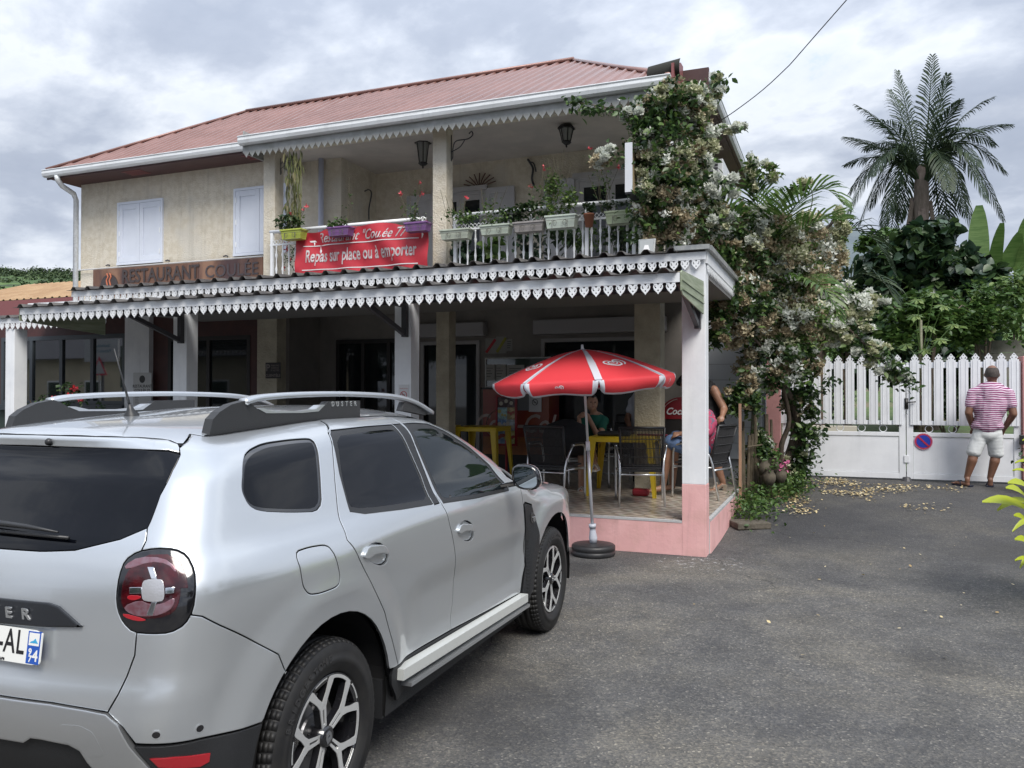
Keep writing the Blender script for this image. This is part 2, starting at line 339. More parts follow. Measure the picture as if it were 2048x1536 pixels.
# ---------------- lambrequins
def motif_loops(w=.108,h=1.0):
    k=w/250; H=[(95,0),(95,20),(80,35),(95,60),(96,98),(84,110),(88,126),(68,138),(71,154),(48,163),(48,178),(28,186),(0,228)]
    out=[(x*k,-y*k*h) for x,y in H]+[(-x*k,-y*k*h) for x,y in H[::-1][1:]]
    holes=[[(-32,12),(32,12),(0,52)],[(0,128),(18,150),(0,174),(-18,150)]]
    sl=[(38,110),(62,104),(72,82),(70,50),(58,44),(52,60),(56,78),(44,84),(34,96)]
    holes+=[sl,[(-x,y) for x,y in sl]]
    return out,[[(x*k,-y*k*h) for x,y in hh] for hh in holes]
MOT={}
def motif_mesh(axis,m,h=1.0):
    key=(axis,h)
    if key not in MOT:
        o,hs=motif_loops(h=h); b=MB(); f=(lambda u,v,w:(u,w,v)) if axis=='x' else (lambda u,v,w:(w,u,v)); b.prism(o,f,.010,0,hs)
        me=bpy.data.meshes.new('lambrequin_motif'); me.from_pydata(b.v,[],b.f); me.materials.append(m); MOT[key]=me
    return MOT[key]
def lambrequin(parent,x0,x1,y,z,axis='x',n=None,name='lambrequin_motif',h=1.0,me=None,slope=0,sp=.108):
    n=n or int(round(abs(x1-x0)/sp)); o0=org(parent)
    me=me or motif_mesh(axis,white_b,h)
    for i in range(n):
        t=x0+(x1-x0)*(i+.5)/n; o=bpy.data.objects.new(name,me); COL.objects.link(o); o.parent=parent
        p=(t,y,z+slope*(t-x0)) if axis=='x' else (y,t,z+slope*(t-x0)); o.location=(p[0]-o0[0],p[1]-o0[1],p[2]-o0[2])
# ---------------- ribbed sheets
def rib_sheet(parent,x0,x1,y0,z0,y1,z1,m,pitch=.25,rib=.036,th=.004,name='roof_sheet',clip=None,rw=.052,rt=.026,jit=0):
    """trapezoid-ribbed sheet running up from (y0,z0) to (y1,z1); optional clip(x)->(ylow,yhigh)"""
    prof=[];x=x0
    while x<x1-1e-6:
        xe=min(x+pitch,x1)
        prof+=[(x,0),(x+.5*(pitch)-rw,0),(x+.5*pitch-rt/2-.006,rib),(x+.5*pitch+rt/2+.006,rib),(x+.5*pitch+rw,0)]
        x+=pitch
    prof=[p for p in prof if p[0]<=x1+1e-6]+[(x1,0)]
    v=[];f=[];s=(z1-z0)/(y1-y0)
    for i,(x,r) in enumerate(prof):
        a,b=(y0,y1) if clip is None else clip(x)
        b=max(b,a+.01)
        for yy in (a,b): v.append((x,yy,z0+s*(yy-y0)+r)); v.append((x,yy,z0+s*(yy-y0)+r-th))
    for i in range(len(prof)-1):
        a=i*4;b=a+4; f+=[(a,b,b+2,a+2),(a+1,a+3,b+3,b+1),(a,a+1,b+1,b),(a+2,b+2,b+3,a+3)]
    return mesh_obj(name,v,f,m,parent)
# ---------------- main walls (upper floor, left wing) with openings
def wall_y(name,x0,x1,y0,y1,z0,z1,m,holes,parent=B):
    b=MB(); b.prism([(x0,z0),(x1,z0),(x1,z1),(x0,z1),( x0,(z0+z1)/2)] if holes or 1 else None,lambda u,v,w:(u,y0+w,v),y1-y0,0,holes); return b.build(name,m,parent)
def rect(x0,x1,z0,z1): return [(x0,z0),(x1,z0),(x1,z1),(x0,z1)]
WL=rect(-12.49,-11.47,4.03,5.12); WR=rect(-9.76,-8.72,4.03,5.13)
wall_y('front_wall',-13.5,-7.6,11.4,11.62,3.2,5.62,stucco,[WL,WR])
MB().box(-13.5,-13.28,11.62,16.2,0,5.62).build('side_wall',stucco,B)
MB().box(-7.82,-7.6,11.62,12.5,3.2,5.62).build('recess_wall',stucco,B)
WB_=rect(-6.42,-5.44,3.42,5.02); WB2=rect(-3.88,-2.72,3.42,5.05)
wall_y('balcony_back_wall',-7.6,-2.05,12.5,12.7,3.2,5.62,stucco,[WB_,WB2])
MB().box(-2.27,-2.05,12.7,16.2,0,5.62).build('side_wall',stucco,B)
MB().box(-13.28,-2.27,16.0,16.2,0,5.62).build('rear_wall',stucco,B)
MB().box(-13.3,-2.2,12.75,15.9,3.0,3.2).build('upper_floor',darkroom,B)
# shuttered windows in the left wing
def shutters(x0,x1,z0,z1,y,leaves=2):
    w=MB(); t=.045
    w.box(x0-t,x1+t,y-.035,y+.02,z1,z1+t); w.box(x0-t,x1+t,y-.045,y+.02,z0-t,z0); w.box(x0-t,x0,y-.035,y+.02,z0,z1); w.box(x1,x1+t,y-.035,y+.02,z0,z1)
    W=w.build('window',shut,B)
    n=leaves; dx=(x1-x0)/n
    for i in range(n):
        a,b=x0+i*dx+.004,x0+(i+1)*dx-.004; s=MB()
        s.box(a,b,y-.012,y+.012,z0+.004,z1-.004); s.box(a,a+.085,y-.034,y-.012,z0+.004,z1-.004); s.box(b-.085,b,y-.034,y-.012,z0+.004,z1-.004); s.box(a+.085,b-.085,y-.034,y-.012,z0+.004,z0+.10); s.box(a+.085,b-.085,y-.034,y-.012,z1-.10,z1-.004)
        s.build('shutter_leaf',shut,W,bevel=.003)
        h=MB(); hx=a+.012 if i==0 else b-.012
        for zz in (z0+.16,(z0+z1)/2,z1-.16): h.box(hx-.012,hx+.012,y-.042,y-.034,zz-.045,zz+.045)
        h.build('hinge',white,W)
shutters(-12.49,-11.47,4.03,5.12,11.40); shutters(-9.76,-8.72,4.03,5.13,11.40)
for x in (-12.74,-11.28,-9.95):
    h=MB(); h.tube([(x-.07,11.37,4.0),(x,11.36,4.01),(x+.06,11.33,3.985)],.012,6); h.tube([(x,11.40,4.01),(x,11.34,4.01)],.008,6); h.build('shutter_catch',steel,B)
# balcony french windows with open shutters
def french(x0,x1,z1,y=12.5,lw=.52,left=True,right=True):
    w=MB(); t=.06
    w.box(x0,x1,y-.03,y+.05,z1-t,z1); w.box(x0,x0+t,y-.03,y+.05,3.42,z1-t); w.box(x1-t,x1,y-.03,y+.05,3.42,z1-t)
    w.box(x0-.03,x1+.03,y-.09,y-.03,z1-.01,z1+.07)
    W=w.build('window',mat('joinery_grey',(.42,.41,.41),.5),B)
    xm=(x0+x1)/2
    for a,b in ((x0+t,xm),(xm,x1-t)):
        s=MB(); s.box(a,a+.075,y-.01,y+.03,3.42,z1-t); s.box(b-.075,b,y-.01,y+.03,3.42,z1-t); s.box(a+.075,b-.075,y-.01,y+.03,z1-t-.09,z1-t); s.box(a+.075,b-.075,y-.01,y+.03,3.42,3.75); s.build('casement',MATS['joinery_grey'],W)
        g=MB(); g.box(a+.07,b-.07,y+.008,y+.016,3.74,z1-t-.085); g.build('pane',pane,W)
        c=MB(); n=14
        for i in range(n):
            u0=a+.075+(b-a-.15)*i/n;u1=a+.075+(b-a-.15)*(i+1)/n; d=.015*(i%2); c.add([(u0,y+.05+d,3.74),(u1,y+.05+.015-d,3.74),(u1,y+.05+.015-d,z1-.15),(u0,y+.05+d,z1-.15)],[(0,1,2,3)])
        c.build('curtain',mat('curtain_lace',(.16,.15,.14),.9),W)
    for on,a,b,hx in ((left,x0-lw,x0-.005,x0-.01),(right,x1+.005,x1+lw,x1+.01)):
        if on:
            s=MB(); yy=y-.06; s.box(a,b,yy,yy+.022,3.46,z1+.01)
            for q in ((a,a+.075),(b-.075,b)): s.box(q[0],q[1],yy-.018,yy,3.46,z1+.01)
            s.box(a+.075,b-.075,yy-.018,yy,3.46,3.55); s.box(a+.075,b-.075,yy-.018,yy,z1-.09,z1+.01); s.box(a+.075,b-.075,yy-.018,yy,4.2,4.28)
            s.build('shutter_leaf',mat('shutter_grey',(.50,.50,.52),.5,col2=(.46,.46,.47),nscale=3),W,bevel=.003)
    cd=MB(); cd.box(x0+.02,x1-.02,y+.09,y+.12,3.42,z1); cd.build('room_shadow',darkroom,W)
french(-6.42,-5.44,5.02); french(-3.88,-2.72,5.05,right=False)
# columns through both storeys
colb=[(-8.34,-8.12),(-5.36,-5.14),(-2.32,-2.07)]
for a,b in colb: MB().box(a,b,10.35,10.57,3.12,5.47).build('balcony_column',stucco,B,bevel=.012)
MB().tube([(-7.95,11.33,5.68),(-7.95,11.33,3.2)],.045,10).build('downpipe',mat('pipe_lilac',(.52,.56,.70),.45),B,True)
# slab, balcony floor, ceiling
MB().box(-13.5,-2.05,10.30,12.5,3.02,3.20).build('balcony_floor',white,B)
MB().box(-8.42,-1.95,10.02,12.5,5.50,5.53).build('balcony_ceiling',ceil_,B)
MB().box(-8.5,-1.9,10.36,10.55,5.40,5.497).build('balcony_beam',stucco,B)
MB().box(-2.28,-2.06,10.6,12.5,5.2,5.497).build('balcony_beam',stucco,B)
# roof planes: eave left, eave over the balcony, hips, ridge
RZ,RY=7.40,13.5; XL,XR_=-13.74,-1.58; YM=10.83; ZM=5.745; YB=9.97; ZB=5.50; XBL,XBR=-8.42,-1.86; X1,X2=-11.3,-4.22
sm=(RZ-ZM)/(RY-YM); sb_=(RZ-ZB)/(RY-YB)
def sheets(x0,x1,y0,z0,clip,w=1.0):
    x=x0
    while x<x1-.01:
        rib_sheet(B,x,min(x+w,x1),y0,z0,RY,RZ,roofred,pitch=.2,rib=.030,clip=clip,rw=.034,rt=.018); x+=w
sheets(XL,XBL,YM,ZM,lambda x:(YM,min(RY,YM+(x-XL)*(RY-YM)/(X1-XL)) if x<X1 else RY))
def clipR(x):
    if x>X2: t=(XBR-x)/(XBR-X2); return (YB,YB+(RY-YB)*t)
    return (YB,RY)
sheets(XBL,XBR,YB,ZB,clipR)
v=[(XBR,YB,ZB+.01),(X2,RY,RZ),(XR_,10.62,ZM),(XR_,16.4,ZM),(X2,14.2,RZ),(XL,YM,ZM),(X1,RY,RZ),(X1,14.2,RZ),(XL,16.6,ZM),(XR_,16.6,ZM),(XBR,10.62,ZM+.0),(XBL,YM,ZM),(XBL,YB,ZB)]
mesh_obj('roof_slope',v,[(0,1,10),(10,1,4,3,2),(5,8,7,6),(8,9,3,4,7),(6,7,4,1)],roofred,B)
MB().tube([(XL,YM,ZM+.035),(X1,RY,RZ+.035)],.05,8,flat=.6).build('hip_cap',roofred,B,True)
MB().tube([(X1,RY,RZ+.035),(X2,RY,RZ+.035)],.06,8,flat=.6).build('ridge_cap',roofred,B,True)
MB().tube([(X2,RY,RZ+.02),(XBR-.02,YB+.02,ZB+.03)],.05,8,flat=.6).build('hip_cap',roofred,B,True)
hc=MB(); hc.lathe([(.11,0),(.11,.42)],(-2.18,10.15,5.62),(.75,-.1,.05),14,a0=0,a1=PI,ref=(.05,-.6,.8)); hc.build('ridge_end_cap',mat('moss_black',(.03,.03,.026),.9),B,True)
# verge box right of the balcony roof
MB().prism([(9.95,5.38),(10.62,5.52),(10.62,5.86),(10.45,5.85),(9.95,5.66)],lambda u,v,w:(-1.86+w,u,v),.03).build('verge_board',redfas,B)
MB().box(-1.84,-1.5,10.6,10.66,5.50,5.80).build('verge_board',soffit,B)
# soffits
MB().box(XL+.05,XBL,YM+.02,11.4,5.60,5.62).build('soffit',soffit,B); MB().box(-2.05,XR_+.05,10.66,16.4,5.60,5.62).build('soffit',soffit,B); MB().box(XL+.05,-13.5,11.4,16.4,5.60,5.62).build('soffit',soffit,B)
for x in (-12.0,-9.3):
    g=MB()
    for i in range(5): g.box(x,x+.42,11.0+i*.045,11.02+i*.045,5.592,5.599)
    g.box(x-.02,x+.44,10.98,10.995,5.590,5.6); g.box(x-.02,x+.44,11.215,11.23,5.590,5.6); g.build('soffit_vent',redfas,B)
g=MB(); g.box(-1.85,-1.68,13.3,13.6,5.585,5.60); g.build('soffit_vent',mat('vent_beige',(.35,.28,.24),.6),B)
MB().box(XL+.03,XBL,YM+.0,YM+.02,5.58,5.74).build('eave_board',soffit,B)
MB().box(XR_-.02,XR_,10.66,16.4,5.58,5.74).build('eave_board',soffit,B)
# gutters: half-round profile swept along the eave
def gutter(pts,name='gutter',m=gutw,r=.075,into=(0,1,0)):
    pts=[Vector(p) for p in pts]; d=(pts[-1]-pts[0]).normalized(); into=Vector(into); v=[];f=[]
    prof=[(.01,.075),(-.085,.078),(-.090,.068),(-.078,.05),(-.085,.01),(-.07,-.035),(-.03,-.055),(.02,-.05),(.02,.07)]
    for p in pts:
        for a,b in prof: v.append(p+into*a+Vector((0,0,b)))
    k=len(prof)
    for i in range(len(pts)-1):
        for j in range(k): f.append((i*k+j,i*k+(j+1)%k,(i+1)*k+(j+1)%k,(i+1)*k+j))
    f+= [tuple(range(k))[::-1],tuple((len(pts)-1)*k+j for j in range(k))]
    return mesh_obj(name,v,f,m,B)
gutter([(XL+.02,YM-.02,5.665),(-10.3,YM-.02,5.665),(XBL+.06,YM-.02,5.665)])
gutter([(XBL-.03,YB-.01,5.43),(-5,YB-.01,5.43),(XBR+.0,YB-.01,5.43)])
gutter([(XR_+.02,10.62,5.665),(XR_+.02,16.4,5.665)],into=(-1,0,0))
MB().tube([(-13.38,10.78,5.62),(-13.38,10.79,5.54),(-13.42,10.92,5.46),(-13.52,11.25,5.40),(-13.55,11.33,5.30),(-13.55,11.33,3.02)],.048,10).build('downpipe',gutw,B,True)
MB().tube([(-1.98,10.45,5.3),(-1.98,10.46,3.0)],.055,10).build('downpipe',gutw,B,True)
# tooth lambrequin under the balcony eave
b=MB(); T=[(.046,0),(.047,-.02),(.038,-.035),(.016,-.060),(0,-.088)]
T=T+[(-x,z) for x,z in T[::-1][1:]]
b.prism(T,lambda u,v,w:(u,w,v),.008); tm=bpy.data.meshes.new('lambrequin_tooth'); tm.from_pydata(b.v,[],b.f); tm.materials.append(mat('shaded_white',(.34,.35,.35),.6,col2=(.26,.27,.26),nscale=7))  # white dulled: the shade under the eave is put into its colour
MB().box(XBL-.02,XBR,9.985,9.995,5.28,5.40).build('eave_fascia',MATS['shaded_white'],B)
lambrequin(B,XBL,XBR,9.983,5.285,n=60,name='lambrequin_tooth',me=tm)
MB().box(XBL-.02,XBR,9.996,10.40,5.385,5.40).build('eave_lining',ceil_,B)
MB().box(XBL-.03,XBL-.01,10.0,11.4,5.28,5.62).build('eave_lining',MATS['shaded_white'],B)
# hooks and old wall ornaments
def hook(x,y,z,s=1,flip=1):
    b=MB(); b.tube(cr([(x,y,z-.16*s),(x+.03*flip*s,y-.02,z-.12*s),(x+.05*flip*s,y-.05,z),(x+.10*flip*s,y-.05,z+.09*s),(x+.28*flip*s,y-.05,z+.10*s),(x+.36*flip*s,y-.05,z+.15*s),(x+.34*flip*s,y-.05,z+.20*s),(x+.30*flip*s,y-.05,z+.17*s)],5),.009*s,6)
    b.tube([(x,y-.01,z-.18*s),(x,y-.01,z+.2*s)],.010*s,6); b.tube(cr([(x,y-.02,z-.05*s),(x+.16*flip*s,y-.05,z),(x+.24*flip*s,y-.05,z+.10*s)],5),.007*s,6); return b.build('plant_hook',steel,B,True)
hook(-5.14,10.52,5.12,1,1); hook(-8.12,10.5,5.16,.7,1); hook(-4.98,12.49,4.92+.35,.0001,1)
b=MB(); b.tube(cr([(-7.59,12.1,5.1),(-7.5,12.1,5.12),(-7.45,12.1,5.04),(-7.5,12.1,4.8),(-7.5,12.1,4.6)],4),.012,6); b.build('wall_hook',steel,B,True)
b=MB(); b.tube(cr([(-4.70,12.48,5.45),(-4.66,12.46,5.4),(-4.60,12.46,5.28),(-4.62,12.46,5.12),(-4.58,12.46,5.0)],4),.018,6); b.tube(cr([(-4.66,12.46,5.4),(-4.58,12.44,5.36),(-4.54,12.44,5.22)],4),.012,6); b.build('wall_ornament',steel,B,True)
b=MB()
for i in range(9):
    a=PI*(.06+.88*i/8); b.tube(cr([(-5.55,12.46,5.02),(-5.55+.12*math.cos(a),12.42,5.06+.10*math.sin(a)),(-5.55+.30*math.cos(a),12.44,5.10+.20*math.sin(a))],4),.010,5)
b.build('wall_ornament',mat('rust',(.12,.06,.045),.8),B,True)
# ---------------- balcony railing
RY0=10.22
def rail_run(x0,x1,posts,ztop=4.075):
    b=MB(); b.tube([(x0,RY0,ztop),(x1,RY0,ztop)],.028,10,flat=1); b.build('handrail',white_b,B,True)
    b=MB(); b.box(x0,x1,RY0-.012,RY0+.012,3.86,3.885); b.box(x0,x1,RY0-.012,RY0+.012,3.30,3.325); b.build('rail_bar',white_b,B)
    for x in posts: MB().box(x-.022,x+.022,RY0-.022,RY0+.022,3.2,ztop).build('rail_post',white_b,B)
    bal=[(.008,0),(.016,.02),(.010,.05),(.012,.12),(.020,.17),(.012,.21),(.009,.28),(.012,.34),(.022,.39),(.012,.43),(.010,.50),(.015,.52),(.008,.535)]
    b=MB(); b.lathe(bal,(0,0,0),(0,0,1),8); me=bpy.data.meshes.new('baluster'); me.from_pydata(b.v,[],b.f); me.materials.append(white_b); me.shade_smooth()
    o0=org(B); n=int((x1-x0)/.115)
    for i in range(1,n):
        x=x0+(x1-x0)*i/n
        if min(abs(x-p) for p in posts)<.04: continue
        o=bpy.data.objects.new('baluster',me); COL.objects.link(o); o.parent=B; o.location=(x-o0[0],RY0-o0[1],3.325)
    b=MB(); k=int((x1-x0)/.058)
    for i in range(k):
        xa=x0+(x1-x0)*i/k; xb=x0+(x1-x0)*(i+1)/k
        for za,zb in ((3.22,3.30),(3.885,3.95)):
            b.bar((xa,RY0,za),(xb,RY0,zb),.007,.006); b.bar((xa,RY0,zb),(xb,RY0,za),.007,.006)
    b.build('rail_lattice',white_b,B,kind='stuff')
rail_run(-8.10,-5.40,[-8.06,-5.43]); rail_run(-4.98,-2.36,[-4.93,-3.80,-3.02,-2.39])
# ---------------- veranda: pillars, awnings
YP=8.02
PX_=[(-10.95,-10.77),(-7.87,-7.65),(-4.63,-4.42),(-1.40,-1.17)]
for i,(a,b_) in enumerate(PX_):
    last=i==3
    MB().box(a,b_,YP,YP+.20,.70 if last else .0,2.5 if i==0 else 2.96).build('veranda_pillar',white,B,bevel=.006)
    if last: MB().box(a+.0,b_+.003,YP-.003,YP+.20,-.05,.70).build('pillar_base',pink,B,bevel=.004)
def fascia(x0,x1,y,z0,z1,name='fascia_board',m=white,th=.02):
    return MB().box(x0,x1,y,y+th,z0,z1).build(name,m,B)
# upper awning
fascia(-9.62,-1.16,YP-.04,2.893,2.968); lambrequin(B,-9.60,-1.20,YP-.037,2.895)
for i in range(9):
    x=-9.64+i*.94; rib_sheet(B,x,min(x+.94,-1.42),YP-.10,2.975,10.3,3.14,galvd,pitch=.255,rib=.040)
MB().box(-1.46,-1.12,YP-.09,YP+.02,2.985,3.03).build('corner_flashing',galv,B); MB().box(-1.17,-1.11,YP+.02,10.7,2.985,3.035).build('edge_flashing',galv,B)
MB().box(-1.46,-1.17,YP+.02,10.7,3.03,3.04).build('edge_sheet',galv,B)
MB().box(-1.17,-1.15,YP+.0,10.7,2.86,2.985).build('fascia_board',white,B); lambrequin(B,YP+.05,10.65,-1.165,2.865,axis='y')
MB().box(-9.5,-1.18,YP+.02,10.28,2.74,2.79).build('veranda_ceiling',mat('ceiling_grey',(.22,.215,.21),.8),B)
MB().box(-9.6,-1.18,YP+.02,YP+.16,2.64,2.738).build('veranda_beam',mat('beam_grey',(.25,.245,.24),.8),B)
# lower awning in front of the pillars
YF=6.78
fascia(-9.02,-1.20,YF,2.520,2.598); lambrequin(B,-9.0,-1.22,YF+.004,2.523)
for i in range(8):
    x=-9.06+i*.98; rib_sheet(B,x,min(x+.98,-1.22),YF-.06,2.603,YP-.05,2.665,galvd,pitch=.25,rib=.036)
mossy=mat('mossy_sheet',(.22,.26,.17),.6,.1,col2=(.34,.38,.28),nscale=5,stretch=(1,.4,6))
e=MB(); e.prism([(YF+.0,2.60),(YF+.0,2.45),(YF+.05,2.42),(YP-.02,2.36),(YP-.02,2.68),(YF+.03,2.62)],lambda u,v,w:(-1.195+w,u,v),.012); 
e.box(-1.183,-1.176,YF+.02,YP-.03,2.535,2.545); e.box(-1.183,-1.174,YF+.03,YP-.03,2.46,2.468); e.build('awning_end_sheet',mossy,B)
MB().prism([(YF+.0,2.60),(YF+.0,2.45),(YP-.02,2.36),(YP-.02,2.66)],lambda u,v,w:(-9.03+w,u,v),.012).build('awning_end_sheet',mossy,B)
for i in range(1,3):
    MB().box(-9.0,-1.22,YF+.40*i,YF+.40*i+.05,2.545,2.60).build('purlin',steel,B)
for a,b_ in PX_[1:]:
    x=(a+b_)/2
    k=MB(); k.box(x+.045-.03,x+.045+.03,YP-.06,YP,2.22,2.62); k.bar((x-.03+.07,YP-.05,2.26),(x-.03+.07,YF+.25,2.56),.045,.05); k.box(x+.02,x+.07,YF+.1,YP-.06,2.55,2.60); k.lathe([(.0,0),(.014,0),(.014,-.012),(0,-.014)],(x+.045,YP-.06,2.26),(0,1,0),8); k.build('awning_bracket',steel,B)
# left, lower awning section running on beyond the front awning
MB().box(-14.2,-9.65,YP-.02,YP-.001,2.575,2.65).build('fascia_board',white,B); lambrequin(B,-14.2,-9.0,YP-.018,2.578)
for i in range(5): rib_sheet(B,-14.3+i*.95,min(-14.3+(i+1)*.95,-9.6),YP-.06,2.65,11.3,3.05,galvd,pitch=.25,rib=.036)
# ---------------- terrace slab
MB().box(-9.6,-1.17,YP,12.5,-.1,.318).build('terrace_plinth',pink,B)
MB().box(-9.6,-1.40,YP-.004,YP+.06,.318,.338).build('terrace_edge',mat('cement_grey',(.36,.37,.38),.8,col2=(.45,.46,.46),nscale=9),B)
for i in range(9):   # pink side slabs with cement joints
    a=YP+.20+i*.365; MB().box(-1.168,-1.150,a+.006,a+.359,gz(-1.2,a)-.05,.316).build('side_slab',pink,B,bevel=.003)
    MB().box(-1.168,-1.158,a-.006,a+.006,gz(-1.2,a)-.05,.316).build('slab_joint',MATS['cement_grey'],B)
MB().box(-1.19,-1.150,YP+.2,11.6,.318,.342).build('terrace_edge',MATS['cement_grey'],B)
# floor tiles with a two-tone diagonal pattern
def tile_mat():
    m=bpy.data.materials.new('floor_tile'); m.use_nodes=True; nt=m.node_tree; N=nt.nodes; L=nt.links; b=N['Principled BSDF']; b.inputs['Roughness'].default_value=.28
    tc=N.new('ShaderNodeTexCoord'); s=N.new('ShaderNodeSeparateXYZ'); L.new(tc.outputs['Object'],s.inputs[0])
    def mt(op,a,b_=None,c=None):
        n=N.new('ShaderNodeMath'); n.operation=op
        for i,v in enumerate((a,b_,c)):
            if v is None: continue
            if isinstance(v,(int,float)): n.inputs[i].default_value=v
            else: L.new(v,n.inputs[i])
        return n.outputs[0]
    ax=mt('ABSOLUTE',s.outputs[0]); ay=mt('ABSOLUTE',s.outputs[1]); d=mt('ADD',ax,ay); q=mt('FRACT',mt('MULTIPLY',d,6.3)); k=mt('GREATER_THAN',q,.5)
    x=N.new('ShaderNodeMixRGB'); L.new(k,x.inputs[0]); x.inputs[1].default_value=(.33,.275,.225,1); x.inputs[2].default_value=(.55,.49,.41,1)
    n=N.new('ShaderNodeTexNoise'); n.inputs['Scale'].default_value=16; n.inputs['Detail'].default_value=5; L.new(tc.outputs['Object'],n.inputs['Vector'])
    y=N.new('ShaderNodeMixRGB'); y.blend_type='MULTIPLY'; y.inputs[0].default_value=.6; L.new(x.outputs[0],y.inputs[1]); L.new(n.outputs['Color'],y.inputs[2]); 
    r=N.new('ShaderNodeMixRGB'); r.blend_type='MIX'; r.inputs[0].default_value=.35; L.new(y.outputs[0],r.inputs[1]); L.new(x.outputs[0],r.inputs[2]); L.new(r.outputs[0],b.inputs['Base Color']); return m
tile=tile_mat(); ts=.318; b=MB(); b.box(-ts/2+.0025,ts/2-.0025,-ts/2+.0025,ts/2-.0025,0,.012); tme=bpy.data.meshes.new('floor_tile'); tme.from_pydata(b.v,[],b.f); tme.materials.append(tile)
FL=MB().box(-9.6,-1.192,YP+.062,12.5,.318,.330).build('terrace_floor',MATS['cement_grey'],B); cnt=0
for j in range(13):
    for i in range(17):
        x=-1.192-ts*(i+.5); y=YP+.066+ts*(j+.5)
        if y>12.3: continue
        o=bpy.data.objects.new('floor_tile',tme); COL.objects.link(o); o.parent=FL; o0=org(B); o.location=(x-o0[0],y-o0[1],.328)
# ---------------- ground floor: stucco columns, back wall, openings
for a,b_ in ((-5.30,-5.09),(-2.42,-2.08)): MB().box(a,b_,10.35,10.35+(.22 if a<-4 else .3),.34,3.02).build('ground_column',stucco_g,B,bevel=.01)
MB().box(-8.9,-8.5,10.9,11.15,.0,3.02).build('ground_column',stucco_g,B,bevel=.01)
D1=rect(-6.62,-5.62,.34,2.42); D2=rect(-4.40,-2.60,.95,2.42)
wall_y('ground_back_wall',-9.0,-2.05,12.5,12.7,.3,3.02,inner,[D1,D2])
for (x0,x1,z0,z1) in ((-6.62,-5.62,.34,2.42),(-4.40,-2.60,.95,2.42)):
    w=MB(); t=.06; w.box(x0-t,x1+t,12.46,12.55,z1,z1+t); w.box(x0-t,x0,12.46,12.55,z0,z1); w.box(x1,x1+t,12.46,12.55,z0,z1); W=w.build('window',mat('frame_grey',(.34,.33,.33),.5),B)
    MB().box(x0,x1,12.56,12.57,z0,z1).build('pane',pane,W)
    MB().box(x0-.15,x1+.2,12.30,12.5,z1+.12,z1+.36).build('roller_box',mat('roller_box',(.33,.32,.33),.5),W,bevel=.02)
# left part: recess wall, brown-red door frames, pilaster, shop window
wall_y('ground_front_wall',-13.5,-9.0,11.4,11.6,.0,3.02,brownred,[rect(-13.45,-12.32,1.36,2.70),rect(-11.30,-9.45,.1,2.60)])
MB().box(-12.25,-11.66,11.30,11.40,0,3.02).build('pilaster',white,B)
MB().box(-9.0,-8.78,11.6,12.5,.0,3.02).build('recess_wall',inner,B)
def glazed(x0,x1,z0,z1,y,n,m=darkw,t=.07,pane=pane):
    w=MB(); w.box(x0,x1,y-.03,y+.05,z1-t,z1); w.box(x0,x1,y-.03,y+.05,z0,z0+t)
    for i in range(n+1):
        x=x0+(x1-x0-t)*i/n; w.box(x,x+t,y-.03,y+.05,z0+t,z1-t)
    W=w.build('window',m,B)
    for i in range(n):
        a=x0+(x1-x0-t)*i/n+t; b_=x0+(x1-x0-t)*(i+1)/n; MB().box(a,b_,y+.005,y+.012,z0+t,z1-t).build('pane',pane,W)
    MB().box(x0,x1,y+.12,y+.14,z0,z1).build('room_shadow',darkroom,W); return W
glazed(-11.30,-9.45,.1,2.60,11.42,2)
glazed(-15.6,-12.26,1.36,2.70,11.36,4,mat('window_frame_slate',(.045,.055,.065),.45),.08,pane_hi)
MB().box(-15.7,-12.26,11.25,11.40,1.25,1.36).build('window_sill',MATS['window_frame_slate'],B)
MB().box(-15.7,-12.26,11.38,11.5,0,1.25).build('ground_front_wall',mat('dark_green_wall',(.04,.06,.05),.6),B)
MB().box(-15.7,-12.2,11.36,11.5,2.70,3.0).build('ground_front_wall',brownred,B)
glazed(-8.4,-6.75,.34,2.55,12.48,3)
# garage door and its wall right of the terrace
MB().box(-2.05,-.95,12.45,12.6,.1,3.3).build('side_gate_wall',mat('pale_render',(.30,.31,.33),.8),B)
g=MB()
for i in range(9): g.box(-2.0,-1.0,12.40,12.45,.62+i*.235,.62+i*.235+.228)
g.build('garage_door',mat('garage_white',(.66,.69,.74),.5),B)
# ------------------------------------------------------------------ a point at distance y seen along a given bearing (bearings were surveyed from the photo)
def W(u,v,Y):
    d=FW*1620+RT*(u-1024)-UP*(v-768); t=Y/d.y; return Vector((d.x*t,Y,H_CAM+d.z*t))
def PXM(Y,u=1500):   # metres per photo pixel at that distance
    p=W(u,768,Y); return (p-Vector((0,0,H_CAM))).dot(FW)/1620
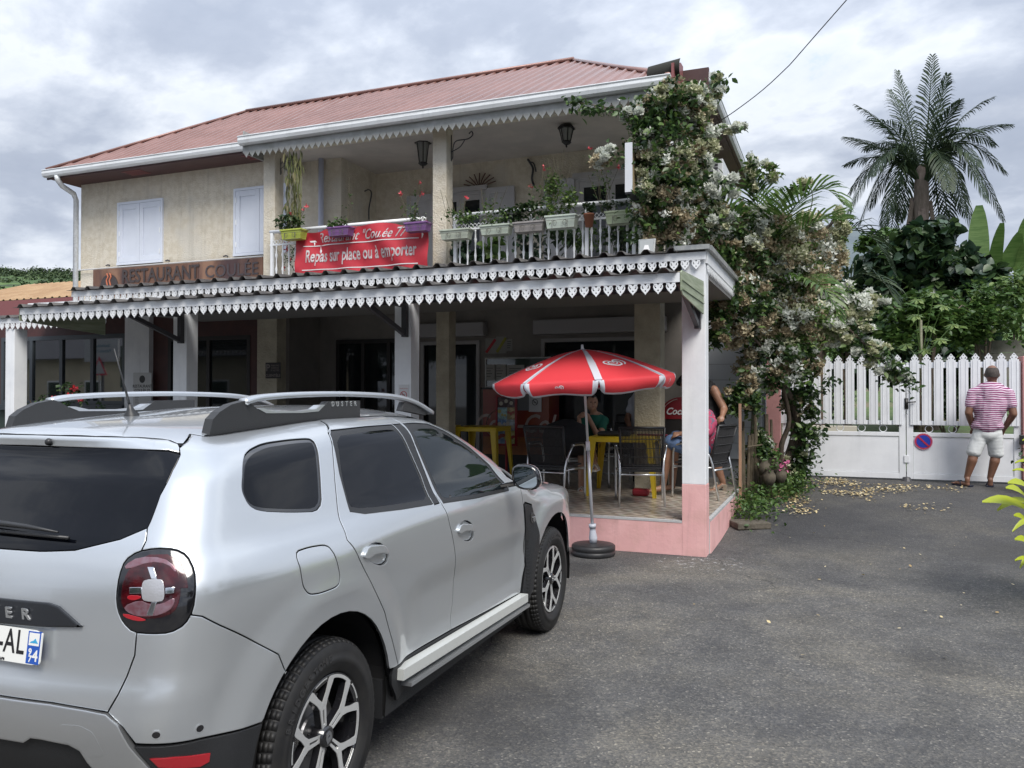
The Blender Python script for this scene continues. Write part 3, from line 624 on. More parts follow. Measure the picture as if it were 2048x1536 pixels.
# ------------------------------------------------------------------ leaf clouds
def tri_mesh(name,V,F_,m,parent,kind='stuff'):
    me=bpy.data.meshes.new(name); n=len(V); k=F_.shape[1]
    me.vertices.add(n); me.vertices.foreach_set('co',V.astype('f4').ravel()); me.loops.add(F_.size); me.loops.foreach_set('vertex_index',F_.astype('i4').ravel())
    me.polygons.add(len(F_)); me.polygons.foreach_set('loop_start',np.arange(0,F_.size,k,dtype='i4')); me.update(calc_edges=True); me.materials.append(m)
    o=bpy.data.objects.new(name,me); COL.objects.link(o)
    if parent: o.parent=parent
    if kind: o['kind']=kind
    return o
def rot_rand(n,flat=0.5,rng=np.random):
    """random frames: columns = leaf length dir, width dir, normal; flat pulls the normals upward"""
    nrm=rng.normal(size=(n,3)); nrm/=np.linalg.norm(nrm,axis=1)[:,None]; nrm[:,2]=np.abs(nrm[:,2])+flat; nrm/=np.linalg.norm(nrm,axis=1)[:,None]
    a=rng.normal(size=(n,3)); a[:,2]-=.5; a-=nrm*(a*nrm).sum(1)[:,None]; a/=np.linalg.norm(a,axis=1)[:,None]
    return np.stack([a,np.cross(nrm,a),nrm],-1)
LEAF_V=np.array([(0,0,0),(.35,.26,.05),(.7,.20,.05),(1,0,-.08),(.7,-.20,.05),(.35,-.26,.05),(.5,0,-.02)]); LEAF_F=np.array([(0,1,6),(1,2,6),(2,3,6),(3,4,6),(4,5,6),(5,0,6)])
HEART_V=np.array([(0,0,0),(.05,.32,.05),(.40,.42,.06),(.75,.26,.03),(1.05,0,-.12),(.75,-.26,.03),(.40,-.42,.06),(.05,-.32,.05),(.5,0,-.03)]); HEART_F=np.array([(i,(i+1)%8,8) for i in range(8)])
BRACT_V=[];BRACT_F=[]
for k_ in range(3):
    a=2*PI*k_/3; c_,s_=math.cos(a),math.sin(a); b0=len(BRACT_V)
    for (x,y,z) in ((0,0,0),(.45,.36,.22),(.95,0,.55),(.45,-.36,.22)): BRACT_V.append((x*c_-y*s_,x*s_+y*c_,z))
    BRACT_F+=[(b0,b0+1,b0+2),(b0,b0+2,b0+3)]
BRACT_V=np.array(BRACT_V);BRACT_F=np.array(BRACT_F)
def scatter(name,P,size,m,parent,tv=LEAF_V,tf=LEAF_F,flat=.5,var=.35,kind='stuff',R=None):
    n=len(P); 
    if n==0: return None
    R=rot_rand(n,flat) if R is None else R; s=size*(1+var*(np.random.rand(n)*2-1))
    V=np.einsum('nij,kj->nki',R,tv)*s[:,None,None]+P[:,None,:]; F_=(tf[None]+(np.arange(n)*len(tv))[:,None,None]).reshape(-1,3)
    return tri_mesh(name,V.reshape(-1,3)-np.array(org(parent) if parent else (0,0,0)),F_,m,parent,kind)
def blob_pts(n,c,r,shell=.5):
    d=np.random.normal(size=(n,3)); d/=np.linalg.norm(d,axis=1)[:,None]; rad=np.random.rand(n)**(1/3); rad=rad*(1-shell)+shell*np.sqrt(np.random.rand(n)*.5+.5)
    return np.array(c)+d*rad[:,None]*np.array(r)*(1+.12*np.random.normal(size=(n,1)))
def clumpy(n,c,r,k=14,cr_=.35):
    cen=blob_pts(k,c,r,.35); idx=np.random.randint(k,size=n); return cen[idx]+np.random.normal(size=(n,3))*np.array(r)*cr_*.5
G=lambda a,b,c:[(0,a),(.5,b),(1,c)]
m_leafd=mat('leaf_dark',(.03,.06,.02),.42,island=G((.018,.042,.018),(.038,.078,.028),(.075,.12,.04)),backl=.25,spec=.5)
m_leafm=mat('leaf_mid',(.05,.1,.03),.45,island=G((.04,.085,.022),(.07,.14,.035),(.13,.20,.05)),backl=.3)
m_leafl=mat('leaf_light',(.1,.18,.04),.5,island=G((.06,.12,.03),(.11,.19,.05),(.20,.27,.08)),backl=.3)
m_leafb=mat('leaf_glossy_blue',(.03,.06,.04),.42,island=G((.010,.030,.016),(.022,.055,.028),(.045,.085,.045)),backl=.1,spec=.6)
m_white=mat('bract_white',(.6,.62,.55),.6,island=G((.58,.62,.54),(.74,.76,.70),(.84,.85,.80)),backl=.3)
m_cream=mat('bract_cream',(.5,.52,.35),.6,island=G((.34,.38,.20),(.52,.53,.35),(.66,.64,.48)),backl=.3)
m_tan=mat('bract_tan',(.35,.27,.17),.7,island=G((.20,.15,.09),(.36,.30,.19),(.52,.46,.31)),backl=.25)
bark=mat('bark',(.09,.065,.05),.9,col2=(.14,.11,.085),nscale=20,bump=1,bscale=60,stretch=(1,1,.25))
# ------------------------------------------------------------------ bougainvillea
def bougainvillea():
    t=thing('bougainvillea','large white and dried-tan flowering climber rising past the terrace corner and over the balcony end','shrub',(-.68,12.2,.2))
    T=[(1340,200,58,38,9.75,.30,.12,.18,.40),(1385,212,42,46,9.9,.30,.12,.25,.33),(1300,235,48,34,9.7,.65,.15,.2,0),(1330,300,80,58,9.8,.50,.38,.06,.06),(1400,290,32,60,10.0,.28,.1,.34,.28),(1335,365,62,56,9.8,.50,.32,.10,.08),
    (1208,312,32,22,9.5,.10,.1,.8,0),(1262,236,22,22,9.6,.1,0,.9,0),(1436,172,14,22,10,.3,0,.2,.5),(1455,258,34,9,10.2,.15,0,.7,.15),(1330,440,72,50,9.9,.42,.53,.05,0),(1400,440,46,56,10.2,.40,.50,.05,.05),(1450,375,36,32,10.0,.15,0,.85,0),(1440,440,30,26,10.0,.12,0,.8,.08),
    (1400,505,62,30,10.6,.58,.42,0,0),(1500,470,60,60,11.0,.50,.3,.15,.05),(1560,520,90,70,11.5,.52,.22,.10,.16),(1640,520,48,70,12.0,.35,.3,.1,.25),(1682,450,26,42,12.0,.2,0,0,.8),(1560,640,90,60,11.5,.50,.3,.12,.08),(1480,620,66,70,10.8,.50,.46,.04,0),(1450,600,38,50,10.4,.5,.5,0,0),
    (1640,640,70,48,12.0,.52,.08,.2,.2),(1700,615,50,45,12.0,.45,0,.25,.3),(1540,735,70,48,11.3,.5,.42,.08,0),(1592,715,50,48,11.8,.45,.5,.05,0),(1492,790,34,42,10.8,.78,.22,0,0),(1440,665,28,30,10.3,.45,.55,0,0),(1752,598,32,12,12,.3,0,.7,0),(1700,665,50,28,11.8,.3,0,.5,.3),(1735,705,40,22,11.8,.22,0,.7,.3),(1765,732,32,18,11.8,.22,0,.8,.28),(1795,757,26,12,11.8,.3,0,.8,.05),(1680,655,50,34,12,.4,0,.35,.25),
    (1600,800,34,44,12.0,.92,.08,0,0),(1612,868,38,12,12.0,.97,0,.03,0),(1590,930,32,30,12.0,.95,0,0,.05),(1505,350,11,45,11,.6,0,.1,.3),(1540,345,22,22,11,.5,0,.1,.4),(1612,372,24,18,11.5,.6,0,0,.4),(1520,900,24,40,11.3,.9,0,.05,.05),(1450,520,60,40,10.8,.6,.35,0,.05),(1585,580,60,50,11.9,.55,.1,.15,.2),(1520,560,50,60,11.4,.6,.3,.1,0),(1600,460,40,40,11.8,.4,.25,.1,.25)]
    L={'light':[],'leaf':[], 'tan':[], 'white':[], 'cream':[]}
    for (u,v,ru,rv,Y,a,b,c,d) in T:
        cen=W(u,v,Y); k=PXM(Y,u); r=(ru*k,min(ru,rv)*k*.9,rv*k); n=int(ru*rv*.36*(1 if ru>30 else 1.3))
        for key,fr in (('leaf',a),('tan',b),('white',c),('cream',d)):
            if fr>0: L[key if not (key=='leaf' and u>1530 and v<700) else 'light'].append(clumpy(int(n*fr*{'leaf':.95,'tan':1.7,'white':4.4,'cream':4.6}[key]),cen,r,k=max(5,int(ru*rv/150)),cr_=.30 if key=='leaf' else .17))
    # sprays: leafy shoot along the balcony eave, hanging twigs
    def along(pts,n,j): 
        P=np.array(cr(pts,8)); i=np.random.randint(len(P),size=n); return P[i]+np.random.normal(size=(n,3))*j
    L['leaf'].append(along([W(1300,215,9.7),W(1230,222,9.65),W(1180,214,9.6),W(1140,203,9.6)],130,.035)); L['white'].append(along([W(1300,215,9.7),W(1150,205,9.6)],14,.03))
    L['leaf'].append(along([W(1560,560,11.6),W(1640,600,12),W(1720,680,11.8),W(1820,770,11.8)],500,.07))
    L['leaf'].append(along([W(1590,960,12.1),W(1620,900,12),W(1650,862,11.9)],140,.05)); L['leaf'].append(along([W(1590,960,12.1),W(1610,820,12),W(1660,760,11.9)],200,.06)); L['leaf'].append(along([W(1600,850,12.1),W(1630,930,12)],70,.05))
    scatter('foliage',np.vstack(L['leaf']),.078,m_leafd,t,flat=.3); scatter('dried_bracts',np.vstack(L['tan']),.044,m_tan,t,BRACT_V,BRACT_F,flat=0); scatter('white_bracts',np.vstack(L['white']),.046,m_white,t,BRACT_V,BRACT_F,flat=.2); scatter('cream_bracts',np.vstack(L['cream']),.044,m_cream,t,BRACT_V,BRACT_F,flat=.2)
    q_=np.vstack(L['light']); q_=q_[np.random.rand(len(q_))<.85]; m_=np.random.rand(len(q_))<.5; scatter('foliage',q_[m_],.075,m_leafm,t,flat=.3); scatter('foliage',q_[~m_],.070,m_leafl,t,flat=.3)
    x=np.vstack([p[::2] for p in L['leaf'][:34]]); scatter('foliage',x+np.random.normal(size=x.shape)*.06,.085,m_leafm,t,flat=.3)
    def br(pts,r0,r1): 
        P=cr(pts,6); b=MB(); b.tube(P,[r0+(r1-r0)*i/(len(P)-1) for i in range(len(P))],7); b.build('branch',bark,t,True)
    br([W(1583,985,12.2),W(1575,930,12.15),W(1590,860,12.1),W(1570,790,12.1),W(1590,700,11.9),W(1570,600,11.7),W(1600,520,11.8),W(1670,440,12)],.075,.02)
    br([W(1590,985,12.2),W(1600,900,12.2),W(1590,820,12.0),W(1545,720,11.6),W(1500,600,11.2),W(1450,500,10.7),W(1400,400,10.2),W(1380,260,10)],.06,.02)
    br([W(1575,985,12.2),W(1562,900,12.0),W(1578,840,11.9),W(1560,760,11.6),W(1520,690,11.2),W(1460,640,10.6)],.045,.012)
    br([W(1560,640,11.7),W(1620,600,12),W(1700,660,11.8),W(1760,720,11.8),W(1818,768,11.8)],.025,.006)
    br([W(1520,575,11.2),W(1470,560,11),W(1430,550,10.9),W(1400,470,10.3),W(1340,330,9.9),W(1250,230,9.7),W(1140,203,9.6)],.02,.005)
    br([W(1500,560,11.3),W(1540,420,11.2),W(1505,330,11)],.012,.004); br([W(1600,480,11.8),W(1625,400,11.6),W(1610,350,11.5)],.010,.003)
    return t
bougainvillea()
# ------------------------------------------------------------------ palms
def frond(parent,pts,n,ll,m,wd=.03,droop=.5,rr=.018,ang=55,start=.12,name='frond',both=True,vee=.25):
    P=[Vector(p) for p in cr(pts,7)]; L=[0]
    for i in range(1,len(P)): L.append(L[-1]+(P[i]-P[i-1]).length)
    tot=L[-1]; b=MB(); b.tube(P,[max(.003,rr*(1-.85*l/tot)) for l in L],5)
    for k in range(n):
        s=start+(1-start)*(k+.5)/n; d=s*tot; i=max(1,next((j for j in range(len(L)) if L[j]>=d),len(L)-1)); f=(d-L[i-1])/(L[i]-L[i-1]+1e-9); p=P[i-1].lerp(P[i],f); t=(P[i]-P[i-1]).normalized()
        side=t.cross(Vector((0,0,1)));  side=side.normalized() if side.length>.1 else Vector((1,0,0)); up=side.cross(t).normalized()
        le=ll*(math.sin(PI*min(1,(s-start)/(1-start)*.80+.16))**.7)*(1+.12*(random.random()-.5)); a=R_(ang*(1-.45*s)+random.uniform(-5,5))
        for sg in (-1,1):
            dr=(t*math.cos(a)+side*sg*math.sin(a)+up*(vee-random.random()*.12)).normalized(); w=t.cross(dr).cross(dr).normalized(); w=(w+t*.2).normalized()*wd*(.8+.4*random.random())
            p1=p+dr*le*.45; p2=p1+(dr+Vector((0,0,-droop*.6))).normalized()*le*.32; p3=p2+(dr+Vector((0,0,-droop*1.6))).normalized()*le*.28
            b.add([p-w*.4,p+w*.4,p1+w,p1-w,p2+w*.8,p2-w*.8,p3],[(0,1,2,3),(3,2,4,5),(5,4,6)])
    return b.build(name,m,parent)
m_palm=mat('palm_leaf',(.04,.07,.035),.5,island=G((.018,.034,.020),(.034,.056,.030),(.062,.086,.044)),backl=.2,spec=.25)
m_areca=mat('areca_leaf',(.05,.10,.03),.38,island=G((.05,.11,.022),(.085,.16,.035),(.14,.22,.06)),backl=.4)
def big_palm():
    Y=38; k=PXM(Y,1840); c=W(1843,425,Y); t=thing('palm_tree','tall coconut-like palm with feathery drooping crown against the clouds','tree',(c.x,Y,.5))
    b=MB(); b.lathe([(.38,.5),(.30,2),(.27,5),(.25,7.5),(.27,8.6),(.30,9.6),(.28,10.4),(.2,11.2)],(c.x,Y,0),(0,0,1),12); b.build('trunk',mat('palm_trunk',(.16,.13,.11),.85,col2=(.24,.19,.17),nscale=6,stretch=(2,2,.6),bump=1,bscale=30),t,True)
    C0=W(1846,335,Y)
    # (tip u, tip v, arch height, depth offset)
    tips=[(1690,275,25,-.5),(1712,210,34,.3),(1795,142,8,1),(1865,112,-6,0),(1895,150,16,-1),(1985,195,45,.4),(2022,250,45,-.3),(2012,345,80,.2),(2008,440,110,.6),(1950,470,110,-1.2),(1905,480,95,1.4),(1740,415,75,.8),(1716,455,105,-.6),(1765,460,95,-1.4),(1690,330,40,1.6),(1990,290,70,1.7),(1975,400,100,-1.8),(1735,240,50,-1.9),(1780,180,22,2),(1920,200,35,-2),(1800,440,90,2.2),(1930,430,105,2.4),(1770,300,50,2.6),(1900,380,80,-2.6),(1960,330,70,-2.4),(1745,350,70,-2.2),(1700,385,75,1.2),(1890,575,150,2.2),(1770,545,140,2.0),(1690,440,105,-1.4),(1960,260,55,-2.3),(1730,300,55,2.4)]
    for (u,v,h,dy) in tips:
        tip=W(u,v,Y+dy); base=W(1846+(u-1846)*.05,365,Y+dy*.05); h=h*.86; mid=base.lerp(tip,.5)+Vector((0,0,h*k)); q=base.lerp(mid,.55)+Vector((0,0,h*k*.18)); e=mid.lerp(tip,.55)+Vector((0,0,h*k*.12))
        frond(t,[base,q,mid,e,tip],40,.92,m_palm,.030,.65,.05,54,.14,vee=.05)
    b=MB()
    for i in range(14):
        a=random.random()*6.28; p=Vector((c.x,Y,0))+Vector((.35*math.cos(a),.35*math.sin(a),9.0+random.random())); b.bar(p,p+Vector((.25*math.cos(a),.25*math.sin(a),-1.4-random.random()*.8)),.16,.03)
    b.build('dead_fronds',mat('palm_trunk',(0,0,0)),t,kind='stuff')
big_palm()
def areca():
    t=thing('areca_palm','young areca palm with arching bright green fronds growing up through the flowering climber','tree',(-.95,11.7,.3))
    b=MB(); 
    P=cr([W(1500,1000,11.7),W(1508,860,11.7),W(1514,720,11.7),W(1520,600,11.7),W(1528,480,11.7)],5); b.tube(P,[.055-.03*i/len(P) for i in range(len(P))],9); b.build('stem',mat('areca_stem',(.17,.17,.11),.6,col2=(.25,.24,.17),nscale=12,stretch=(1,1,6)),t,True)
    c=W(1525,520,11.7)
    F_=[([(1530,540,11.7),(1555,470,11.6),(1600,400,11.5),(1650,378,11.4),(1688,410,11.3)],34,.52),([(1522,560,11.7),(1490,470,11.5),(1440,400,11.3),(1385,362,11.1)],26,.42),([(1525,540,11.7),(1520,450,11.8),(1515,400,11.9),(1510,352,12.1)],24,.45),([(1528,560,11.7),(1580,480,11.9),(1640,440,12.2),(1690,440,12.5)],26,.48),
        ([(1526,600,11.7),(1600,560,11.6),(1650,580,11.5),(1680,640,11.4)],24,.42),([(1520,600,11.7),(1470,560,11.4),(1440,590,11.2)],18,.4),([(1524,540,11.7),(1545,430,11.5),(1570,380,11.3)],24,.5)]
    for pts,n,ll in F_: frond(t,[W(p[0],p[1],p[2]-.9*min(1,i_*.5)) for i_,p in enumerate(pts)],n,ll,m_areca,.019,.5,.014,58,.15,vee=.35)
    return t
areca()
def bent_palm():
    t=thing('garden_palm','grey-green palm with long drooping fronds behind the white gate','tree',W(1640,700,16.5))
    Y=16.5
    for pts,n,ll in (([(1640,700,Y),(1650,520,Y),(1700,462,Y),(1750,480,Y),(1785,540,Y)],36,.75),([(1640,700,Y),(1625,540,Y+.5),(1650,470,Y+.6),(1690,450,Y+.8)],26,.7),([(1640,700,Y),(1640,560,Y+1),(1620,470,Y+1.3)],26,.7),([(1640,700,Y),(1700,560,Y-.4),(1760,560,Y-.6),(1790,600,Y-.7)],26,.65)): frond(t,[W(*p) for p in pts],n,ll,m_palm,.022,.7,.03,55,.3)
    b=MB(); b.lathe([(.16,-2.6),(.12,0.2)],W(1640,700,Y),(0,0,1),10); b.build('trunk',bark,t,True)
bent_palm()
# ------------------------------------------------------------------ garden behind the gate
def vine_tree():
    Y=21; c=W(1835,640,Y); t=thing('vine_covered_tree','dark tree stump smothered in large glossy heart-shaped vine leaves below the tall palm','tree',(c.x,Y,.6))
    MB().lathe([(.5,.4),(.42,3),(.40,4.3)],(c.x+.1,Y+1.2,0),(0,0,1),12).build('trunk',bark,t,True)
    P=[]
    for (u,v,ru,rv,dy,n) in ((1850,480,48,34,0,1100),(1820,540,100,50,0,2100),(1900,560,70,60,0,1500),(1760,560,60,45,.4,1100),(1800,620,90,60,-.3,1900),(1870,640,90,60,-.2,1600),(1750,650,60,60,.2,1100),(1900,520,40,30,.3,500),(1720,700,50,60,.5,900),(1800,720,100,60,-.4,1600),(1900,720,80,60,-.2,1200)):
        k=PXM(Y,u); P.append(clumpy(n,W(u,v,Y+dy),(ru*k,max(.5,ru*k*.55),rv*k),k=22,cr_=.30))
    P=np.vstack(P); m=np.random.rand(len(P))<.72
    scatter('foliage',P[m],.22,m_leafb,t,HEART_V,HEART_F,flat=.1,var=.3); scatter('foliage',P[~m]+np.array((0,-.15,0)),.22,m_leafd,t,HEART_V,HEART_F,flat=.3,var=.3)
    # dark interior twigs keep the sky from showing through
    Q=P[::3]+np.array((0,.5,0)); scatter('inner_foliage',Q,.30,mat('leaf_deep',(.010,.022,.010),.7),t,HEART_V,HEART_F,flat=0)
vine_tree()
m_ban=mat('banana_leaf',(.07,.14,.03),.45,col2=(.12,.20,.055),nscale=3,backl=.35,stretch=(1,1,8))
def banana():
    Y=22; t=thing('banana_plant','broad upright banana leaves above the garden wall at the right edge','plant',W(1990,720,Y))
    MB().tube([W(1985,720,Y),W(1975,600,Y),W(1975,520,Y)],[.16,.13,.08],9).build('stem',mat('banana_stem',(.14,.16,.07),.6),t,True)
    for (u0,v0,u1,v1,w,bend) in ((1962,560,1955,415,19,2),(1990,575,2000,450,12,4),(2040,590,2046,490,17,-3),(2048,520,2062,425,18,2),(1985,560,2035,470,16,-8),(1950,570,1940,500,10,-3)):
        a=W(u0,v0,Y); b_=W(u1,v1,Y+random.uniform(-.6,.6)); k=PXM(Y,u0); N_=9; V=[];F_=[]; ax=(b_-a).normalized(); side=ax.cross(Vector((0,1,0))).normalized()
        for i in range(N_+1):
            s=i/N_; wd=w*k*math.sin(PI*min(1,.10+.86*s))**.55; p=a.lerp(b_,s)+side*bend*k*math.sin(PI*s)+Vector((0,-.25*s*s,0))
            V+=[p-side*wd+Vector((0,-.10*wd,0)),p,p+side*wd+Vector((0,-.10*wd,0))]
        for i in range(N_): F_+=[(3*i,3*i+1,3*i+4,3*i+3),(3*i+1,3*i+2,3*i+5,3*i+4)]
        mesh_obj('leaf',V,F_,m_ban,t,smooth=True)
banana()
def garden_bush(u,v,ru,rv,Y,n,m,label,size=.12,tv=LEAF_V,tf=LEAF_F,name='garden_shrub',stems=4,flat=.6):
    c=W(u,v,Y); k=PXM(Y,u); t=thing(name,label,'shrub',(c.x,Y,gz(c.x,Y) if Y<30 else 0))
    P=np.vstack([clumpy(n//3,(c.x+dx*ru*k*.5,Y+random.uniform(-.3,.3),c.z+dz*rv*k*.4),(ru*k*.62,max(.35,ru*k*.4),rv*k*.62),k=12,cr_=.38) for dx,dz in ((-.7,-.2),(.6,.1),(0,.5))]); scatter('foliage',P,size,m,t,tv,tf,flat=flat)
    for i in range(stems):
        MB().tube([(c.x+random.uniform(-.1,.1),Y,gz(c.x,Y)),(c.x+random.uniform(-.3,.3)*ru*k,Y,c.z-rv*k*.3),(c.x+random.uniform(-.7,.7)*ru*k,Y+random.uniform(-.3,.3),c.z+rv*k*.4)],[.03,.02,.008],6).build('stem',bark,t,True)
    return t
garden_bush(1850,640,95,70,16.8,1500,m_leafm,'mid-green papaya-like shrub standing just behind the gate, left of the bald man',.17,flat=.9)
garden_bush(1960,630,85,90,17.4,2600,m_leafm,'dense light green bush behind the gate above the bald man',.11)
garden_bush(2040,600,60,80,18.6,1500,m_leafl,'bright green tree at the right edge behind the garden wall',.12)
garden_bush(1690,690,50,40,16.5,900,m_leafm,'low dark shrub seen between climber and gate slats',.11)
garden_bush(1760,480,50,25,34,1100,m_leafm,'rounded olive-green treetop left of the vine-covered stump, below the mountain',.22)
garden_bush(1620,800,90,50,17.5,1300,m_leafd,'dark garden shrub glimpsed through the left gate leaf',.10)
garden_bush(1900,810,110,50,18.5,1300,m_leafd,'dark garden shrub glimpsed through the right gate leaf',.10)
# papaya-type lobed leaves in front of the bush
t=thing('papaya_plant','young papaya with star-shaped yellow-green leaves just above the gate','plant',W(1835,720,15.6))
for (u,v,s) in ((1855,655,26),(1830,632,22),(1885,612,22),(1812,690,20),(1880,680,22),(1850,700,20),(1905,650,18),(1835,600,18),(1868,588,16)):
    c=W(u,v,15.6+random.uniform(-.3,.3)); k=PXM(15.6,u); b=MB(); nrm=Vector((random.uniform(-.3,.3),-.5,1)).normalized(); a0=Vector((1,0,0)); a1=nrm.cross(a0).normalized(); a0=a1.cross(nrm)
    for j in range(7):
        a=2*PI*j/7+random.uniform(-.1,.1); d=a0*math.cos(a)+a1*math.sin(a); w=a0*-math.sin(a)+a1*math.cos(a); L_=s*k*random.uniform(.8,1.1)
        b.add([c,c+d*L_*.35+w*L_*.13,c+d*L_*.6+w*L_*.22-nrm*.02,c+d*L_*.7+w*L_*.08-nrm*.03,c+d*L_-nrm*L_*.22,c+d*L_*.7-w*L_*.08-nrm*.03,c+d*L_*.6-w*L_*.22-nrm*.02,c+d*L_*.35-w*L_*.13],[(0,1,3,7),(1,2,3),(3,4,5),(5,6,7),(3,5,7)])
    b.tube([c,W(1842,720,15.6)],.008,5); b.build('leaf',m_leafl,t)
MB().tube([W(1842,760,15.6),W(1842,640,15.6)],[.04,.02],7).build('stem',mat('areca_stem',(0,0,0)),t,True)
# ------------------------------------------------------------------ croton at the right edge (near)
def croton():
    t=thing('yellow_croton','yellow-green leafed shrub reaching in at the right edge of the driveway','shrub',(W(2100,1030,7.1).x+.12,7.1,0))
    my=mat('croton_leaf',(.5,.55,.03),.4,island=G((.22,.34,.03),(.40,.48,.03),(.54,.55,.05)),backl=.35)
    b=MB(); 
    def lf(p,tip,w):
        p=Vector(p);tip=Vector(tip);ax=tip-p;s=ax.cross(Vector((0,-.6,1))).normalized(); V=[];F_=[];n=6
        for i in range(n+1):
            q=i/n; wd=w*math.sin(PI*min(1,.08+.9*q))**.7*(1+.30*math.sin(q*19)); c=p.lerp(tip,q)+Vector((0,0,.06*math.sin(PI*q))); V+=[c-s*wd,c+Vector((0,0,-.01)),c+s*wd]
        for i in range(n): F_+=[(3*i,3*i+1,3*i+4,3*i+3),(3*i+1,3*i+2,3*i+5,3*i+4)]
        mesh_obj('leaf',V,F_,my,t,smooth=True)
    root=Vector((W(2100,1030,7.1).x+.12,7.1,0))
    for (u0,v0,u1,v1,w,Y) in ((2075,1030,1965,1003,.060,7.2),(2070,1020,2012,975,.05,7.1),(2080,1000,2016,965,.05,7.3),(2075,1080,2028,1030,.045,7),(2085,1120,2030,1078,.045,6.8),(2075,1010,1995,1020,.04,7.3),(2085,950,2030,925,.022,7.6),(2080,975,2025,940,.022,7.5),(2085,1150,2030,1120,.024,6.7),(2100,900,2045,880,.02,7.6),(2085,1050,2025,1062,.024,6.9),(2090,1100,2040,1135,.024,6.8)):
        a_=W(u0,v0,Y); lf(a_,W(u1,v1,Y-.15),w); MB().tube(cr([a_,a_+Vector((.10,.0,-.06)),(root.x,root.y,max(.1,a_.z-.35)),root],4),.007,5).build('stem',mat('croton_stem',(.12,.13,.05),.7),t)
    for i in range(150):
        c=Vector((root.x-.1+random.random()*.7,6.7+random.random()*.9,.35+random.random()*.9)); d=Vector((random.uniform(-1,1),random.uniform(-1,1),random.uniform(-.4,.6))).normalized()*.2
        if min((c+d).x,c.x)>W(2070,900,min(c.y,(c+d).y)).x and W(2070,900,7.8).x: lf(c,c+d,.045)
    for i in range(8): MB().tube([(root.x+.01*i,7.1,0),(root.x+.1+.07*i,6.9+.08*i,1.15)],[.012,.006],5).build('stem',bark,t,True)
croton()
def edge_bush(x,y,r,h,n,label,m):
    t=thing('border_shrub',label,'shrub',(x,y,gz(x,y))); P=np.vstack([clumpy(n,(x,y,gz(x,y)+h*.5),(r,r,h*.5),k=30,cr_=.35)]); scatter('foliage',P,.075,m,t,flat=.5)
    for i in range(4): MB().tube([(x,y,gz(x,y)),(x+random.uniform(-.4,.4)*r,y+random.uniform(-.4,.4)*r,gz(x,y)+h*.7)],[.012,.005],5).build('stem',bark,t,True)
edge_bush(2.78,12.6,.45,.75,1300,'low green shrub at the foot of the right gate post beside the bald man',m_leafd)
edge_bush(2.95,11.2,.40,.30,700,'low weedy plants on the right edge of the driveway near the gate',m_leafm)
edge_bush(3.35,9.6,.45,.45,900,'green weeds along the right driveway edge behind the yellow shrub',m_leafd)
# ground cover and litter by the terrace corner
def gc(n,pts,j,size,m,name,label,cat,tv=LEAF_V,tf=LEAF_F,h=.12,flat=.6):
    P=np.array([p for p in pts]); i=np.random.randint(len(P),size=n); Q=P[i]+np.random.normal(size=(n,3))*np.array((j,j,0)); Q[:,2]=np.array([gz(a,b) for a,b in Q[:,:2]])+np.random.rand(n)*h+.01
    o=scatter(name,Q,size,m,None,tv,tf,flat=flat); tag(o,label,cat,kind='stuff'); return o
gc(2600,[W(u,v,12).to_tuple() for u,v in ((1500,980),(1530,990),(1560,985),(1590,990),(1545,960))]+[(-1.0,10.4,0),(-.95,10.9,0),(-.8,11.3,0),(-.6,11.6,0),(-.9,10.0,0)],.16,.06,m_leafm,'ground_cover','low leafy ground cover at the foot of the climber beside the terrace','ground cover',h=.28)
PET=np.array([(0,0,0),(.4,.35,.12),(1,.1,.22),(.6,-.38,.14),(.1,-.3,.05)]);PETF=np.array([(0,1,2),(0,2,3),(0,3,4)])
m_pet=mat('fallen_petal',(.5,.4,.2),.8,island=G((.34,.24,.11),(.58,.47,.25),(.70,.62,.42)),backl=.1)
pp=[]
for (x0,y0,x1,y1,n) in ((-.75,11.2,-.45,12.6,22),(-.45,12.3,.9,12.9,20),(-.1,11.9,.6,12.1,9),(-.6,10.6,-.3,11.4,8),(.9,12.4,2.2,12.9,5),(.3,11.2,1.6,12.3,4),(-.5,13.0,.2,13.3,8)):
    for i in range(n): pp.append((x0+(x1-x0)*random.random(),y0+(y1-y0)*random.random(),0))
gc(1600,pp,.10,.034,m_pet,'fallen_petals','tan bougainvillea petals littering the tarmac in front of the gate','petals',PET,PETF,h=.010,flat=3)
gc(60,[(random.uniform(-1,2.8),random.uniform(4.5,11.5),0) for _ in range(90)],.2,.028,m_pet,'scattered_petals','single dry petals scattered over the driveway','petals',PET,PETF,h=.006,flat=3)
# ------------------------------------------------------------------ car body surface (implicit form, car frame: x forward, y left, z up)
def cub(xs,ys):
    xs=np.array(xs,float);ys=np.array(ys,float)
    d=np.diff(ys)/np.diff(xs);m=np.zeros(len(xs));m[0]=d[0];m[-1]=d[-1]
    for i in range(1,len(xs)-1):
        if d[i-1]*d[i]>0:
            w1=2*(xs[i+1]-xs[i])+xs[i]-xs[i-1];w2=xs[i+1]-xs[i]+2*(xs[i]-xs[i-1])
            m[i]=(w1+w2)/(w1/d[i-1]+w2/d[i])
    def f(x):
        x=np.clip(x,xs[0],xs[-1]);i=np.clip(np.searchsorted(xs,x)-1,0,len(xs)-2)
        h=xs[i+1]-xs[i];t=(x-xs[i])/h
        return ys[i]*(2*t**3-3*t**2+1)+m[i]*h*(t**3-2*t**2+t)+ys[i+1]*(3*t**2-2*t**3)+m[i+1]*h*(t**3-t**2)
    return f
def sst(a,b,x):
    t=np.clip((x-a)/(b-a),0,1);return t*t*(3-2*t)
def smax(a,b,k):
    h=np.maximum(k-np.abs(a-b),0)/k
    return np.maximum(a,b)+h*h*k/4
